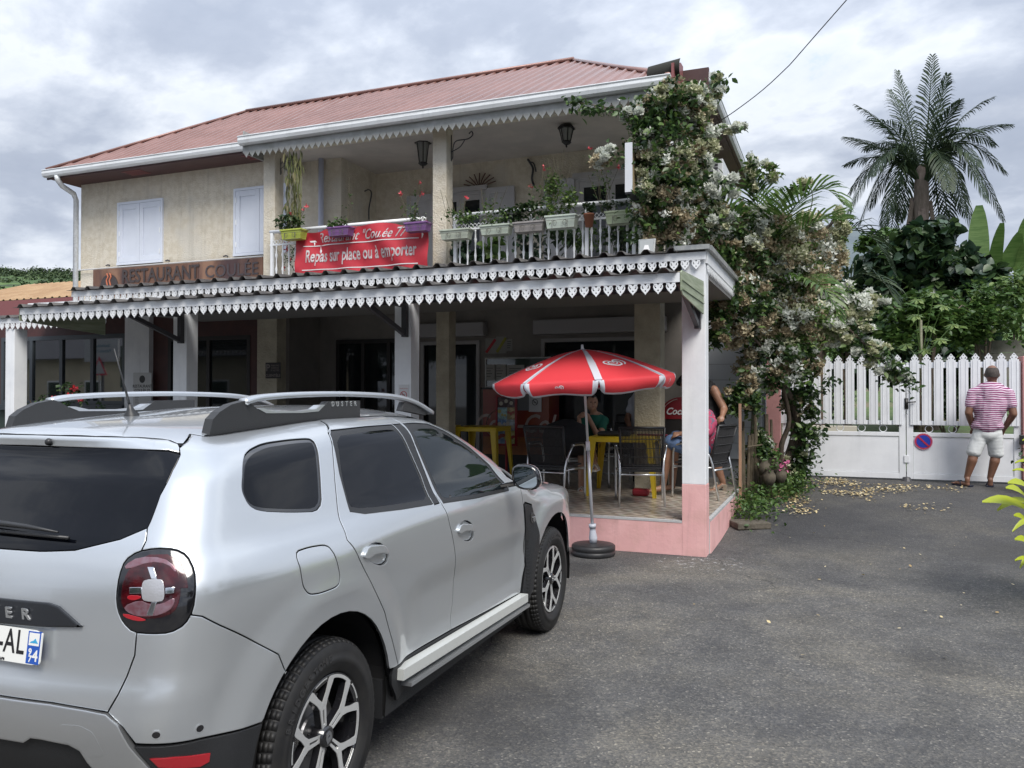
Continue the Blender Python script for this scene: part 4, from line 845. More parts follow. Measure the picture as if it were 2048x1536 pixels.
w0=cub([.2,.33,.45,.62,.78,.92,1.00,1.06,1.12,1.20,1.32,1.44,1.52,1.7],[.78,.815,.822,.828,.84,.848,.845,.825,.785,.748,.695,.64,.60,.50])
xr0=cub([.2,.40,.52,.65,.70,.775,.88,.98,1.06,1.12,1.20,1.30,1.41,1.44,1.50,1.6],[-.62,-.72,-.77,-.792,-.79,-.772,-.765,-.755,-.735,-.71,-.655,-.59,-.515,-.53,-.53,-.50])
zt0=cub([-.9,-.55,-.30,0,.5,.9,1.25,1.45,1.8,2.1,2.4,2.6,3.0,3.3,3.5],[1.42,1.455,1.487,1.507,1.53,1.53,1.515,1.475,1.35,1.22,1.09,1.045,1.00,.93,.86])
xf0=cub([.2,.45,.7,.9,1.0],[3.35,3.42,3.42,3.38,3.25])
WB=2.677
def Wf(x,z):
    w=w0(z)
    w=w-.22*np.maximum(x-2.75,0)**2-.25*np.maximum(-.25-x,0)**2
    for xc in (0,WB):
        r=np.hypot((x-xc)*1.0,z-.36)
        w=w+.024*(1-sst(.50,.64,r))*(1-sst(.85,1.0,z))
    w=w-.020*sst(.55,.80,x)*(1-sst(1.95,2.2,x))*sst(.40,.50,z)*(1-sst(.66,.80,z))
    # rear haunch
    w=w+.018*np.exp(-((x-.05)/.42)**2)*np.exp(-((z-.97)/.09)**2)
    return w
def Xr(y,z):
    return xr0(z)+.16*np.abs(y)**2.2
def Zt(x,y):
    return zt0(x)-.075*np.abs(y/.6)**2.4*(1-.55*sst(2.2,2.6,x))
def Xf(y,z): return xf0(z)-.35*np.abs(y)**2.5
def FB(p):
    x,y,z=p[...,0],np.abs(p[...,1]),p[...,2]
    a=y-Wf(x,z);b=Xr(y,z)-x;c=z-Zt(x,y);d=x-Xf(y,z)
    return smax(smax(a,b,.13),smax(c,d,.08),.07)
PX,PY,KC=-.25,-.30,.55
S1=PX-KC*np.pi/2
S2=S1+PY   # rear centre (y=0)
def rays(s,z):
    s=np.asarray(s,float);z=np.asarray(z,float)
    th=np.clip((PX-s)/KC,0,np.pi/2)
    dx=-np.sin(th);dy=-np.cos(th)
    side=s>=PX;rear=s<S1
    ox=np.where(side,s,np.where(rear,0.0+PX,PX));oy=np.where(side,-.02,np.where(rear,PY+(S1-s),PY))
    return np.stack([ox,oy,z],-1),np.stack([dx,dy,0*z],-1)
def surf(s,z,off=0.0):
    o,d=rays(s,z)
    lo=np.zeros(s.shape);hi=np.full(s.shape,1.3)
    for _ in range(34):
        m=(lo+hi)/2;v=FB(o+d*m[...,None]);lo=np.where(v<0,m,lo);hi=np.where(v<0,hi,m)
    p=o+d*((lo+hi)/2)[...,None]
    if np.any(off): p=p+normal(p)*off
    return p
def normal(p):
    e=2e-3;g=np.stack([FB(p+np.eye(3)[i]*e)-FB(p-np.eye(3)[i]*e) for i in range(3)],-1)
    return g/np.linalg.norm(g,axis=-1,keepdims=True)
def top(x,y,off=0):
    p=np.stack([x,y,0*x+.3],-1);lo=np.full(x.shape,.3);hi=np.full(x.shape,1.8)
    for _ in range(34):
        m=(lo+hi)/2;p[...,2]=m;v=FB(p);lo=np.where(v<0,m,lo);hi=np.where(v<0,hi,m)
    if off: p=p+normal(p)*off
    return p

# ------------------------------------------------------------------ panels cut out of the body surface
def resamp(loop,step,closed=True):
    out=[];n=len(loop)
    for i in range(n if closed else n-1):
        a=loop[i];b=loop[(i+1)%n];d=math.dist(a,b);k=max(1,int(round(d/step)))
        for j in range(k): out.append((a[0]+(b[0]-a[0])*j/k,a[1]+(b[1]-a[1])*j/k))
    if not closed: out.append(tuple(loop[-1]))
    return out
def area(lp): return .5*sum(lp[i-1][0]*lp[i][1]-lp[i][0]*lp[i-1][1] for i in range(len(lp)))
def inset(lp,d):
    s=1 if area(lp)>0 else -1; n=len(lp); out=[]
    for i in range(n):
        a,b,c=lp[i-1],lp[i],lp[(i+1)%n]
        e1=(b[0]-a[0],b[1]-a[1]);e2=(c[0]-b[0],c[1]-b[1]);l1=math.hypot(*e1) or 1;l2=math.hypot(*e2) or 1
        n1=(-e1[1]/l1*s,e1[0]/l1*s);n2=(-e2[1]/l2*s,e2[0]/l2*s);mx,my=n1[0]+n2[0],n1[1]+n2[1];ml=mx*mx+my*my
        if ml<.3: out.append((b[0]+n1[0]*d,b[1]+n1[1]*d)); continue
        out.append((b[0]+2*mx/ml*d,b[1]+2*my/ml*d))
    return out
def rnd(lp,it=2,r=.25):
    for _ in range(it):
        o=[]
        for i in range(len(lp)):
            a=lp[i];b=lp[(i+1)%len(lp)]
            o.append((a[0]*(1-r)+b[0]*r,a[1]*(1-r)+b[1]*r));o.append((a[0]*r+b[0]*(1-r),a[1]*r+b[1]*(1-r)))
        lp=o
    return lp
def sf(s,z):
    s=np.array(s,float);z=np.array(z,float);fl=s<S2;p=surf(np.where(fl,2*S2-s,s),z);p[...,1]=np.where(fl,-p[...,1],p[...,1]);return p
def tp(x,y): return top(np.array(x,float),np.array(y,float))
def panel(name,outer,m,parent,holes=(),fn=sf,off=0.,gap=.0022,depth=.012,grid=.03,edge=.003,step=.015,mirror=True,join=False,flat=None):
    if join:
        ax=0 if fn is sf else 1; c0=S2 if fn is sf else 0.
        mir=lambda p:(2*c0-p[0],p[1]) if ax==0 else (p[0],-p[1])
        outer=list(outer)+[mir(p) for p in reversed(outer) if abs(p[ax]-c0)>1e-4]
    O_=inset(resamp(outer,step),gap); Hs=[inset(resamp(h,step),-gap) for h in holes]
    R1=inset(O_,edge); Hr=[inset(h,-edge) for h in Hs]
    loops=[R1]+Hr
    pts=[];ed=[]
    for lp in loops:
        b=len(pts);pts+=lp;ed+=[(b+i,b+(i+1)%len(lp)) for i in range(len(lp))]
    xs=[p[0] for p in O_];ys=[p[1] for p in O_]
    A=np.array(pts)
    gx=np.arange(min(xs)+grid/2,max(xs),grid);gy=np.arange(min(ys)+grid/2,max(ys),grid)
    for x in gx:
        for y in gy:
            if inside((x,y),loops) and np.min((A[:,0]-x)**2+(A[:,1]-y)**2)>(grid*.42)**2: pts.append((x,y))
    V,E,F_,*_=delaunay_2d_cdt([Vector(p) for p in pts],ed,[],0,1e-7)
    tri=[t for t in F_ if inside(((V[t[0]][0]+V[t[1]][0]+V[t[2]][0])/3,(V[t[0]][1]+V[t[1]][1]+V[t[2]][1])/3),loops)]
    P=fn([v[0] for v in V],[v[1] for v in V]); Nn=normal(P); P=P+Nn*off
    verts=[tuple(p) for p in P]; nor=[tuple(n) for n in Nn]; faces=[]
    for t in tri:
        a,b,c=[np.array(verts[i]) for i in t]; nn=np.cross(b-a,c-a)
        faces.append(tuple(t) if nn@Nn[t[0]]>0 else tuple(t[::-1]))
    for inner,outr in zip(loops,[O_]+Hs):
        k=len(inner)
        def ring(lp,o_):
            P=fn([p[0] for p in lp],[p[1] for p in lp]);n=normal(P);return P+n*(off+o_),n
        a,na=ring(inner,0);b,nb=ring(outr,-.0012);c,_=ring(outr,-depth)
        cen=a-b;cen/=np.linalg.norm(cen,axis=1)[:,None]+1e-9
        base=len(verts); verts+=[tuple(x) for x in a]+[tuple(x) for x in b]+[tuple(x) for x in b]+[tuple(x) for x in c]
        nor+=[tuple(x) for x in na]+[tuple(x/np.linalg.norm(x)) for x in (nb-cen*.5)]+[tuple(-x) for x in cen]*1+[tuple(-x) for x in cen]
        for i in range(k):
            j=(i+1)%k
            for r0,r1 in ((0,k),(2*k,3*k)):
                q=(base+r0+i,base+r0+j,base+r1+j,base+r1+i)
                p0,p1,p2=[np.array(verts[w]) for w in q[:3]]
                nn=np.cross(p1-p0,p2-p0); ref=np.array(nor[q[2]])
                faces.append(q if nn@ref>0 else q[::-1])
    objs=[]
    sets=[(verts,faces,nor)]
    mv=[(v[0],-v[1],v[2]) for v in verts];mf=[f[::-1] for f in faces];mn=[(n[0],-n[1],n[2]) for n in nor]
    if mirror and not join: sets.append((mv,mf,mn))
    for v,f,n in sets:
        objs.append(mesh_obj(name,v,f,m,parent,True,n))
    return objs
CLAMPS=S2
D={
'lamp':[(-0.824,0.998),(-0.820,1.053),(-0.806,1.095),(-0.768,1.119),(-0.715,1.129),(-0.659,1.126),(-0.626,1.107),(-0.611,1.066),(-0.612,1.012),(-0.619,0.956),(-0.639,0.916),(-0.674,0.896),(-0.723,0.894),(-0.770,0.896),(-0.800,0.922),(-0.818,0.957)],
'badge':[(S2,0.966),(-1.063,0.965),(-1.021,0.957),(-0.980,0.934),(-0.929,0.903),(-1.054,0.896),(S2,0.889)],
'fuel':[(-0.219,1.052),(-0.126,1.054),(-0.027,1.046),(-0.006,1.005),(0.017,0.929),(0.000,0.893),(-0.115,0.893),(-0.173,0.902),(-0.204,0.941)],
'qwin':[(-0.350,1.285),(-0.300,1.347),(-0.215,1.387),(-0.111,1.406),(0.040,1.411),(0.160,1.410),(0.170,1.395),(0.113,1.277),(0.045,1.156),(-0.133,1.176),(-0.306,1.204),(-0.345,1.225),(-0.358,1.262)],
'rwin':[(0.330,1.420),(0.610,1.429),(0.815,1.430),(0.855,1.415),(0.867,1.358),(0.885,1.205),(0.877,1.092),(0.601,1.104),(0.308,1.122),(0.231,1.141),(0.257,1.264)],
'fwin':[(0.990,1.405),(1.10,1.420),(1.240,1.415),(1.376,1.370),(1.560,1.280),(1.716,1.175),(1.815,1.043),(1.362,1.060),(1.012,1.081),(1.0,1.2)],
'bpil':[(0.861,1.437),(0.990,1.437),(0.990,1.405),(1.0,1.2),(1.012,1.075),(0.880,1.082),(0.885,1.205),(0.867,1.358)],
'd1':[(0.404,1.478),(0.304,1.425),(0.255,1.352),(0.200,1.249),(0.129,1.108),(0.103,1.040),(0.158,0.956),(0.270,0.817),(0.361,0.706),(0.438,0.572),(0.498,0.450)],
'd2':[(0.965,1.462),(0.950,1.317),(0.955,1.117),(0.967,1.059),(1.005,0.959),(1.071,0.828),(1.127,0.693),(1.131,0.568),(1.093,0.436)],
'd3':[(2.000,1.060),(2.048,0.921),(2.105,0.762),(2.126,0.545),(2.063,0.377)],
}
def ye(x):
    x=np.asarray(x,float); return np.interp(x,[-.6,-.2,1.1,1.5,2.0,2.4,2.7,3.2],[.44,.50,.50,.52,.60,.68,.72,.66])
def topz(x): 
    x=np.asarray(x,float); return top(x,-ye(x))[...,2]
def topedge(xa,xb,n=14):
    xs=np.linspace(xa,xb,n);return list(zip(xs.tolist(),topz(xs).tolist()))
def arch(xc,a0,a1,r=.435,n=16,zc=.352,sx=1.0):
    return [(xc+sx*r*math.cos(R_(a0+(a1-a0)*i/n)),zc+r*math.sin(R_(a0+(a1-a0)*i/n))) for i in range(n+1)]
def sq(y,z,s_,c):
    r=math.hypot(y,z)
    if r<1e-6: return (c.y,c.z)
    k=r/(abs(y)**2.8+abs(z)**2.8)**(1/2.8); k=min(k,1.12)
    y,z=y*k,z*k
    return (c.y+y*.98*(1+.9*z*0)+z*-.15*s_,c.z+z*.80)
def make_car():
    root=thing('parked_car','silver suv with roof rails parked nose-in, seen from its rear right corner','car',(0,0,0),None)
    paint=mat('silver_paint',(.59,.62,.645),.30,.70,coat=1.0)
    m=paint.node_tree; 
    N=m.nodes;L=m.links;b=N['Principled BSDF'];n=N.new('ShaderNodeTexNoise');n.inputs['Scale'].default_value=900;n.inputs['Detail'].default_value=2
    tc=N.new('ShaderNodeTexCoord');L.new(tc.outputs['Object'],n.inputs['Vector']);bp=N.new('ShaderNodeBump');bp.inputs['Strength'].default_value=.03;bp.inputs['Distance'].default_value=.001;L.new(n.outputs[0],bp.inputs['Height']);L.new(bp.outputs[0],b.inputs['Normal'])
    glass=mat('tinted_glass',(.0025,.003,.005),.01,0,spec=.28)
    trim=mat('black_trim',(.022,.023,.025),.42)
    clad=mat('cladding_plastic',(.016,.017,.019),.55,bump=.25,bscale=400)
    gloss=mat('gloss_black',(.008,.008,.010),.08,coat=1)
    silv=mat('matt_silver',(.62,.64,.66),.33,.85)
    chrome=mat('chrome',(.75,.77,.8),.12,1)
    rub=mat('tyre_rubber',(.008,.008,.009),.6,col2=(.015,.0145,.014),nscale=14)
    dark=mat('car_cavity',(.006,.006,.007),.9)
    d1,d2,d3=D['d1'],D['d2'],D['d3']
    lamp=rnd(D['lamp'],1,.22)
    E=topedge
    # inner shell that shows black through every gap
    def shell(fn,lp,join=True): panel('inner_shell',lp,dark,root,fn=fn,off=-.024,gap=0,depth=.01,grid=.06,step=.05,join=join)
    shell(sf,[(S2,.45),(S2,1.43),(-.60,1.40)]+E(-.30,3.1,30)+[(3.15,.80)]+[(3.12,.45)]+arch(WB,12,168,.46)+[(2.1,.30),(.52,.30)]+arch(0,12,168,.46)+[(-.55,.30),(-.9,.40)])
    # ---- rear
    rgl=[(S2,1.408),(-1.177,1.410),(-0.90,1.409),(-0.66,1.402),(-.606,1.392),(-0.652,1.346),(-0.704,1.274),(-0.735,1.200),(-0.744,1.183),(-0.835,1.150),(-1.005,1.115),(-1.150,1.106),(S2,1.104)]
    panel('rear_window',rgl,glass,root,off=-.002,gap=0.001,join=True,grid=.035)
    def between(a,b_,cyc): pass
    li=lamp; k=len(li)
    # lamp loop split at the tailgate line (top), tailgate line (bottom) and bumper line (outer)
    def idx(p): return min(range(k),key=lambda i:math.dist(li[i],p))
    it,ib,io=idx((-.743,1.128)),idx((-.763,.892)),idx((-.622,.942))
    def arc(i,j):  # walk the clockwise loop from i to j
        out=[li[i]];
        while i!=j: i=(i+1)%k; out.append(li[i])
        return out
    # D['lamp'] runs inner side -> top -> outer side -> bottom
    inner=arc(ib,it); outer=arc(it,io); low=arc(io,ib)
    tg=[(S2,1.104),(-1.150,1.106),(-1.005,1.115),(-0.835,1.150),(-0.744,1.183),(-.744,1.15)]+inner[::-1]+[(-0.764,0.831),(-0.784,0.772),(-0.806,0.722),(-0.834,0.672),(-0.899,0.677),(-1.017,0.684),(S2,.686)]
    panel('tailgate',tg,paint,root,join=True,gap=.002,grid=.025)
    for o in panel('lamp_housing',li,gloss,root,off=-.001,gap=.0015,grid=.02,step=.01):
        tag(o,'dark red tail lamp housing')
        y=1 if o.data.vertices[0].co.y<0 else -1
        red=mat('lamp_red',(.060,.003,.006),.12,coat=.6,col2=(.020,.0015,.003),nscale=22);rb=mat('lamp_bright_red',(.34,.012,.02),.15,coat=1);lens=mat('lamp_clear',(.50,.50,.52),.2,.5,coat=1,bump=.1,bscale=200)
        pink=mat('lamp_pink',(.20,.08,.10),.15,.4,coat=1,col2=(.24,.15,.18),nscale=40)
        if y==1:
            kw=dict(gap=0,depth=.002,grid=.015,step=.008,edge=.0012,mirror=False)
            li2=rnd([(-0.809,0.999),(-0.805,1.040),(-0.786,1.077),(-0.743,1.099),(-0.684,1.099),(-0.654,1.076),(-0.648,1.036),(-0.650,0.988),(-0.664,0.953),(-0.699,0.938),(-0.744,0.936),(-0.786,0.950),(-0.805,0.970)],1)
            panel('lamp_ring',[(-.79,1.05),(-.772,1.095),(-.73,1.112),(-.68,1.113),(-.645,1.09),(-.632,1.05),(-.630,1.02),(-.652,1.02),(-.657,1.06),(-.69,1.088),(-.75,1.085),(-.775,1.05)],pink if 0 else red,o,off=.0006,**kw)
            panel('lamp_bowl',li2,red,o,off=.001,**kw)
            panel('lamp_reflector',rnd([(-.796,1.068),(-.728,1.093),(-.680,1.088),(-.657,1.06),(-.659,1.078),(-.690,1.104),(-.760,1.106),(-.806,1.080)],1),pink,o,off=.0022,**kw)
            panel('lamp_reflector',rnd([(-0.799,0.968),(-0.752,0.988),(-0.724,0.976),(-0.693,0.978),(-0.665,0.996),(-0.662,0.982),(-0.676,0.958),(-0.714,0.943),(-0.758,0.942),(-0.788,0.952)],1),pink,o,off=.0022,**kw)
            panel('lamp_glow',rnd([(-.790,.99),(-.785,1.0),(-.75,1.0),(-.748,.993),(-.77,.985)],1),rb,o,off=.0026,**kw)
            panel('lamp_glow',rnd([(-.735,.930),(-.735,.936),(-.80,.95),(-.797,.938),(-.76,.928)],1),rb,o,off=.0026,**kw)
            panel('lamp_lens',rnd([(-0.746,1.031),(-0.738,1.044),(-0.697,1.047),(-0.688,1.037),(-0.686,0.996),(-0.694,0.984),(-0.737,0.985),(-0.745,0.995)],1),lens,o,off=.006,**{**kw,'depth':.005})
            for a in ([(-0.733,1.078),(-0.716,1.078),(-0.706,1.046),(-0.721,1.046)],[(-0.782,1.021),(-0.747,1.023),(-0.746,1.006),(-0.781,1.004)],[(-0.685,1.022),(-0.663,1.024),(-0.664,1.008),(-0.685,1.006)],[(-0.719,0.984),(-0.706,0.984),(-0.716,0.946),(-0.732,0.946)]):
                panel('lamp_arm',a,chrome,o,off=.004,**{**kw,'depth':.003})
    # badge strip and plate
    bd=panel('badge_strip',D['badge'],mat('badge_black',(.018,.020,.024),.35),root,off=.010,gap=0,depth=.012,join=True,edge=.006)[0]
    q=surf(np.array([-1.15]),np.array([.93]))[0]
    yb=q[0]-.0105
    for ch,yy in (('D',.05),('U',-.015),('S',-.08),('T',-.145),('E',-.21),('R',-.275)):
        pz=surf(np.array([S1-(min(yy,-yy)-PY)]),np.array([.928]))[0]
        text('badge_letter',ch,.046,silv,(pz[0]-.0125,yy,.928),(0,-1,0),(-.10,0,1),bd,depth=.002,bold=.0012,sx=1.25)
    # number plate
    pw=MB(); yc=-.095; px_=surf(np.array([-1.2]),np.array([.84]))[0][0]-.012
    t0,t1,z0,z1=yc+.26,yc-.26,.79,.888
    sl_=.10
    f=lambda u,v,w:(px_-w+ (v-.84)*.12,yc-u,v)
    pl=pw.prism(rnd([(-.26,z0),(.26,z0),(.26,z1),(-.26,z1)],2,.06),f,.004).build('number_plate',mat('plate_white',(.78,.79,.76),.3),root)
    MB().prism([(.205,z0+.003),(.256,z0+.003),(.256,z1-.003),(.205,z1-.003)],f,.0046).build('plate_band',mat('plate_blue',(.02,.09,.42),.35),pl)
    MB().prism([(-.256,z0+.003),(-.212,z0+.003),(-.212,z1-.003),(-.256,z1-.003)],f,.0046).build('plate_band',mat('plate_blue',(0,0,0)),pl)
    MB().prism([(.210,.845),(.251,.845),(.251,z1-.007),(.210,z1-.007)],f,.0050).build('plate_emblem',mat('plate_white',(0,0,0)),pl)
    MB().prism([(.214,.852),(.248,.852),(.242,.858),(.236,.866),(.228,.859),(.218,.856)],f,.0054).build('plate_emblem',mat('plate_sky',(.05,.35,.60),.35),pl)
    ink=mat('plate_ink',(.012,.012,.014),.4)
    def pt(s,u,v,size,mm=ink,**k): text('plate_letter',s,size,mm,f(u,v,.0045),(0,-1,0),(.12,0,1),pl,depth=.0006,bold=.0008,**k)
    for ch,u in (('G',-.185),('C',-.135),('-',-.105),('5',-.065),('8',-.015),('P',.055),('-',.090),('A',.128),('L',.172)): pass
    for ch,u in (('P',.062),('-',.096),('A',.132),('L',.176)): pt(ch,u,.846,.098,sx=.72)
    pt('9',.219,.826,.026,mat('plate_white',(0,0,0)));pt('7',.221,.806,.026,mat('plate_white',(0,0,0)));pt('4',.240,.815,.045,mat('plate_white',(0,0,0)))
    pt('asia.re',.10,.797,.014)
    # wiper and washer
    wp=MB(); 
    def rp(y,z,o): 
        p_=surf(np.array([S1-(-abs(y)-PY)]),np.array([z]));n_=normal(p_);p_=p_+n_*o; v=p_[0]; return (v[0],y,v[2])
    wp.tube([rp(-.33,1.150,.03),rp(-.2,1.158,.035),rp(.05,1.165,.035)],[.004,.010,.016],6,flat=.8); wp.tube([rp(-.36,1.143,.012),rp(-.2,1.146,.012),rp(.1,1.15,.012)],.006,6)
    wp.build('rear_wiper',trim,root,True)
    MB().lathe([(.0,-.004),(.012,-.004),(.012,.01),(.006,.016),(0,.016)],rp(-.07,1.424,.0),(-1,0,.3),10).build('washer_nozzle',trim,root,True)
    # ---- bumper
    arR=arch(0,166,14)
    ar_back=[p for p in arR if p[0]<-.28]
    def zarc(z): # rear arch x at height z (front/back)
        h=max(0,.435**2-(z-.352)**2)**.5; return h
    bl=[(-.622,.942),(-0.596,0.934),(-0.549,0.898),(-0.441,0.823),(-.33,.745),(-.290,.6765)]
    bmp=low[::-1][:0]+[(-0.834,0.670),(-0.806,0.722),(-0.784,0.772),(-0.764,0.831)]+low[::-1]+bl+[p for p in arch(0,131,152,n=6)]+[(-0.394,0.549),(-0.599,0.574),(-0.758,0.584),(-.79,.63)]
    panel('rear_bumper',bmp,paint,root,grid=.025)
    skid=[(S2,.684),(-1.017,.682),(-.899,.675),(-0.834,0.668),(-0.800,0.641),(-0.768,0.578),(-0.721,0.513),(-.70,.45),(-.80,.43),(-.86,.46),(-0.905,0.515),(-.925,.550),(-.96,.565),(-1.06,.572),(-1.10,.572),(-1.132,.553),(S2,.555)]
    panel('skid_plate',rnd(skid,1,.12) if 0 else skid,silv,root,off=.008,join=True,depth=.02,gap=.001,edge=.006)
    panel('tow_cover',rnd([(-0.985,0.629),(-0.915,0.632),(-0.872,0.615),(-0.845,0.556),(-0.848,0.541),(-0.900,0.533),(-0.925,0.566),(-0.985,0.577)],1,.15),silv,root,off=.0092,depth=.004,mirror=False,grid=.02,gap=.0008,edge=.001)
    panel('bumper_grille',[(S2,.555),(-1.132,.553),(-1.10,.572),(-.96,.565),(-.925,.55),(-.905,.515),(-.86,.46),(-.86,.32),(S2,.32)],clad,root,join=True,off=-.01,gap=0)
    panel('lower_cladding',[(-0.765,0.578),(-0.599,0.572),(-0.396,0.547)]+arch(0,154,176,n=6)+[(-.46,.28),(-.68,.28),(-.72,.33),(-.80,.42),(-.70,.45),(-0.721,0.513)],clad,root,off=.002)
    panel('rear_reflector',[(-0.721,0.541),(-0.661,0.539),(-0.571,0.524),(-0.573,0.498),(-0.597,0.490),(-0.70,0.512)],mat('lamp_bright_red',(0,0,0)),root,off=.006,depth=.008,grid=.02,gap=0)
    for s_,z_ in ((-.599,.605),(-.706,.610)):
        for o,r,mm in ((.0008,.015,paint),(.0022,.010,gloss)):
            panel('parking_sensor',[(s_+r*math.cos(a*PI/8),z_+r*math.sin(a*PI/8)) for a in range(16)],mm,root,off=o,gap=0,depth=.003,grid=.02,step=.1,edge=.002)
    # ---- quarter panel
    E2=[(-.600,1.412),(-.56,1.424),(-.47,1.440),(-.38,1.450),(-.30,float(topz(-.30)))]
    panel('spoiler',[(S2,1.411),(-.66,1.4055),(-.610,1.398),(-.600,1.412),(-.602,1.424),(-.66,1.436),(-.9,1.444),(S2,1.447)],paint,root,join=True,gap=.0008,grid=.02)
    rearb=[tuple(p[:2]) for p in sf([S2,S2+.1,-1.17,-1.0,-.9,-.8,-.7,-.64,-.602],[1.448,1.448,1.447,1.4455,1.445,1.442,1.4385,1.434,1.425])]+[tuple(p[:2]) for p in sf([q[0] for q in E2[1:]],[q[1] for q in E2[1:]])]
    q_=[(-.744,1.15),(-0.744,1.183),(-0.735,1.200),(-0.704,1.274),(-0.652,1.346),(-.606,1.392)]+E2+[(x,z-.002) for x,z in topedge(-.25,.395,12)]+d1+[(.463,.45)]+arch(0,14,127,n=14)+bl[::-1]+outer[::-1]
    fuel=rnd(D['fuel'],2,.2); qw=rnd(D['qwin'],2,.2)
    panel('quarter_panel',q_,paint,root,holes=[fuel,inset(qw,-.004)],grid=.024)
    panel('fuel_flap',fuel,paint,root,grid=.02)
    panel('window_seal',inset(qw,-.003),gloss,root,off=-.005,gap=0,depth=.01,edge=.001)
    panel('quarter_window',inset(qw,.008),glass,root,off=-.0035,gap=0,depth=.005,edge=.001)
    # ---- doors
    sillf=[(0.498,0.450),(1.093,0.434),(2.063,0.388)]
    rw=rnd(D['rwin'],1,.15); fw_=rnd(D['fwin'],1,.1); bp_=D['bpil']
    winR=[(.32,1.436),(.861,1.440)]  # the black window surround of both doors
    sur=[(.300,1.424),(.34,1.437),(.62,1.442),(.862,1.442),(.875,1.36),(.893,1.2),(.884,1.074),(.60,1.088),(.312,1.108),(.222,1.128),(.248,1.27)]
    sur2=[(.955,1.442),(1.10,1.442),(1.25,1.432),(1.39,1.384),(1.575,1.293),(1.735,1.184),(1.838,1.052),(1.838,1.032),(1.36,1.044),(.985,1.066),(.975,1.2)]
    z_=lambda x:float(topz(x))-.002
    scR=rnd([(0.185,0.966),(0.208,0.990),(0.274,1.002),(0.342,0.986),(0.394,0.943),(0.400,0.910),(0.352,0.894),(0.255,0.927)],1)
    scF=rnd([(1.090,0.909),(1.118,0.949),(1.195,0.956),(1.273,0.926),(1.303,0.884),(1.292,0.843),(1.216,0.844),(1.128,0.878)],1)
    panel('rear_door',d1+[(1.093,.434)]+d2[::-1][1:]+topedge(.95,.42,6),paint,root,holes=[sur,scR,[(.872,1.443),(.951,1.443),(.951,1.07),(.892,1.07),(.900,1.2),(.884,1.36)][::1]],grid=.024)
    panel('front_door',d2+sillf[1:]+d3[::-1][1:]+[(1.97,1.068),(1.90,1.105)]+[(x,z-.003) for x,z in topedge(1.82,.97,16)],paint,root,holes=[sur2,scF],grid=.024)
    panel('window_seal',sur,trim,root,off=-.004,gap=0,depth=.01); panel('window_seal',sur2,trim,root,off=-.004,gap=0,depth=.01)
    panel('door_pillar_trim',[(.869,1.441),(.954,1.441),(.954,1.072),(.889,1.072),(.897,1.2),(.881,1.36)],trim,root,off=-.001,gap=0,depth=.01)
    panel('door_window',inset(rw,.006),glass,root,off=-.003,gap=0,depth=.004,edge=.001)
    panel('door_window',inset(fw_,.004),mat('clear_tint_glass',(.006,.009,.010),.015,0,spec=.5),root,off=-.003,gap=0,depth=.004,edge=.001)
    for sc_ in (scR,scF):
        for o in panel('door_handle_cup',sc_,paint,root,off=-.012,gap=.001,depth=.004,grid=.02,edge=.004): pass
    for (a,b_,c) in (((.175,.965),(.29,.990),(.375,.948)),((1.082,.915),(1.195,.937),(1.285,.893))):
        top_=[a,((a[0]+b_[0])/2-.02,(a[1]+b_[1])/2+.022),b_,((b_[0]+c[0])/2+.01,(b_[1]+c[1])/2+.012),c]
        bot=[(c[0],c[1]-.012),((b_[0]+c[0])/2,(b_[1]+c[1])/2-.018),(b_[0]-.03,b_[1]-.032),(a[0]+.03,a[1]-.015)]
        panel('door_handle',rnd(top_+bot,1,.2),paint,root,off=.012,gap=0,depth=.018,grid=.02,edge=.006)
    # ---- front wing, hood, roof, windscreen
    arF=arch(WB,166,14)
    wing=d3[:1]+[(2.048,.921),(2.075,.935),(2.20,.905),(2.28,.80),(2.30,.745),(2.325,.700)]+[p for p in arch(WB,141,14,n=14)]+[(3.13,.43),(3.18,.62),(3.16,.84)]+[(x,z-.004) for x,z in topedge(3.12,2.02,12)]
    panel('front_wing',wing,paint,root,grid=.028)
    panel('wing_cladding',[(2.053,.915),(2.078,.928),(2.195,.90),(2.275,.80),(2.292,.742),(2.318,.695)]+arch(WB,143,176,n=8)+[(2.17,.33),(2.075,.372),(2.128,.545),(2.108,.762)],clad,root,off=.006,depth=.016,edge=.004)
    panel('vent_badge',rnd([(2.15,.86),(2.245,.848),(2.262,.79),(2.19,.785)],1),gloss,root,off=.010,depth=.005,gap=0,grid=.02)
    panel('side_indicator',rnd([(2.20,.832),(2.245,.828),(2.258,.796),(2.22,.79)],1),mat('chrome',(0,0,0)),root,off=.014,depth=.005,gap=0,grid=.02)
    for i in range(16):
        z=.70-.022*i
        panel('cladding_rib',[(2.128,z),(2.165,z-.002),(2.165,z-.012),(2.128,z-.010)],clad,root,off=.009,depth=.004,gap=0,grid=.1,step=.1,edge=.001)
    roofl=[(x,-float(ye(x))+.003) for x in np.linspace(-.25,1.22,16)]
    panel('roof_panel',rearb+roofl+[(1.27,-.40),(1.30,-.2),(1.31,0)],paint,root,fn=tp,join=True,grid=.05,gap=.001)
    for yy in (-.16,): pass
    panel('windscreen',[(1.32,0),(1.31,-.2),(1.28,-.40),(1.24,-.49)]+[(x,-float(ye(x))+.006) for x in np.linspace(1.35,2.3,8)]+[(2.42,-.4),(2.46,0)],glass,root,fn=tp,join=True,grid=.06)
    panel('bonnet',[(2.47,0),(2.43,-.4),(2.36,-.66)]+[(x,-float(ye(x))+.004) for x in np.linspace(2.5,3.1,6)]+[(3.25,-.5),(3.32,0)],paint,root,fn=tp,join=True,grid=.05)
    # front face (hardly seen): grille and bumper
    fb=MB()
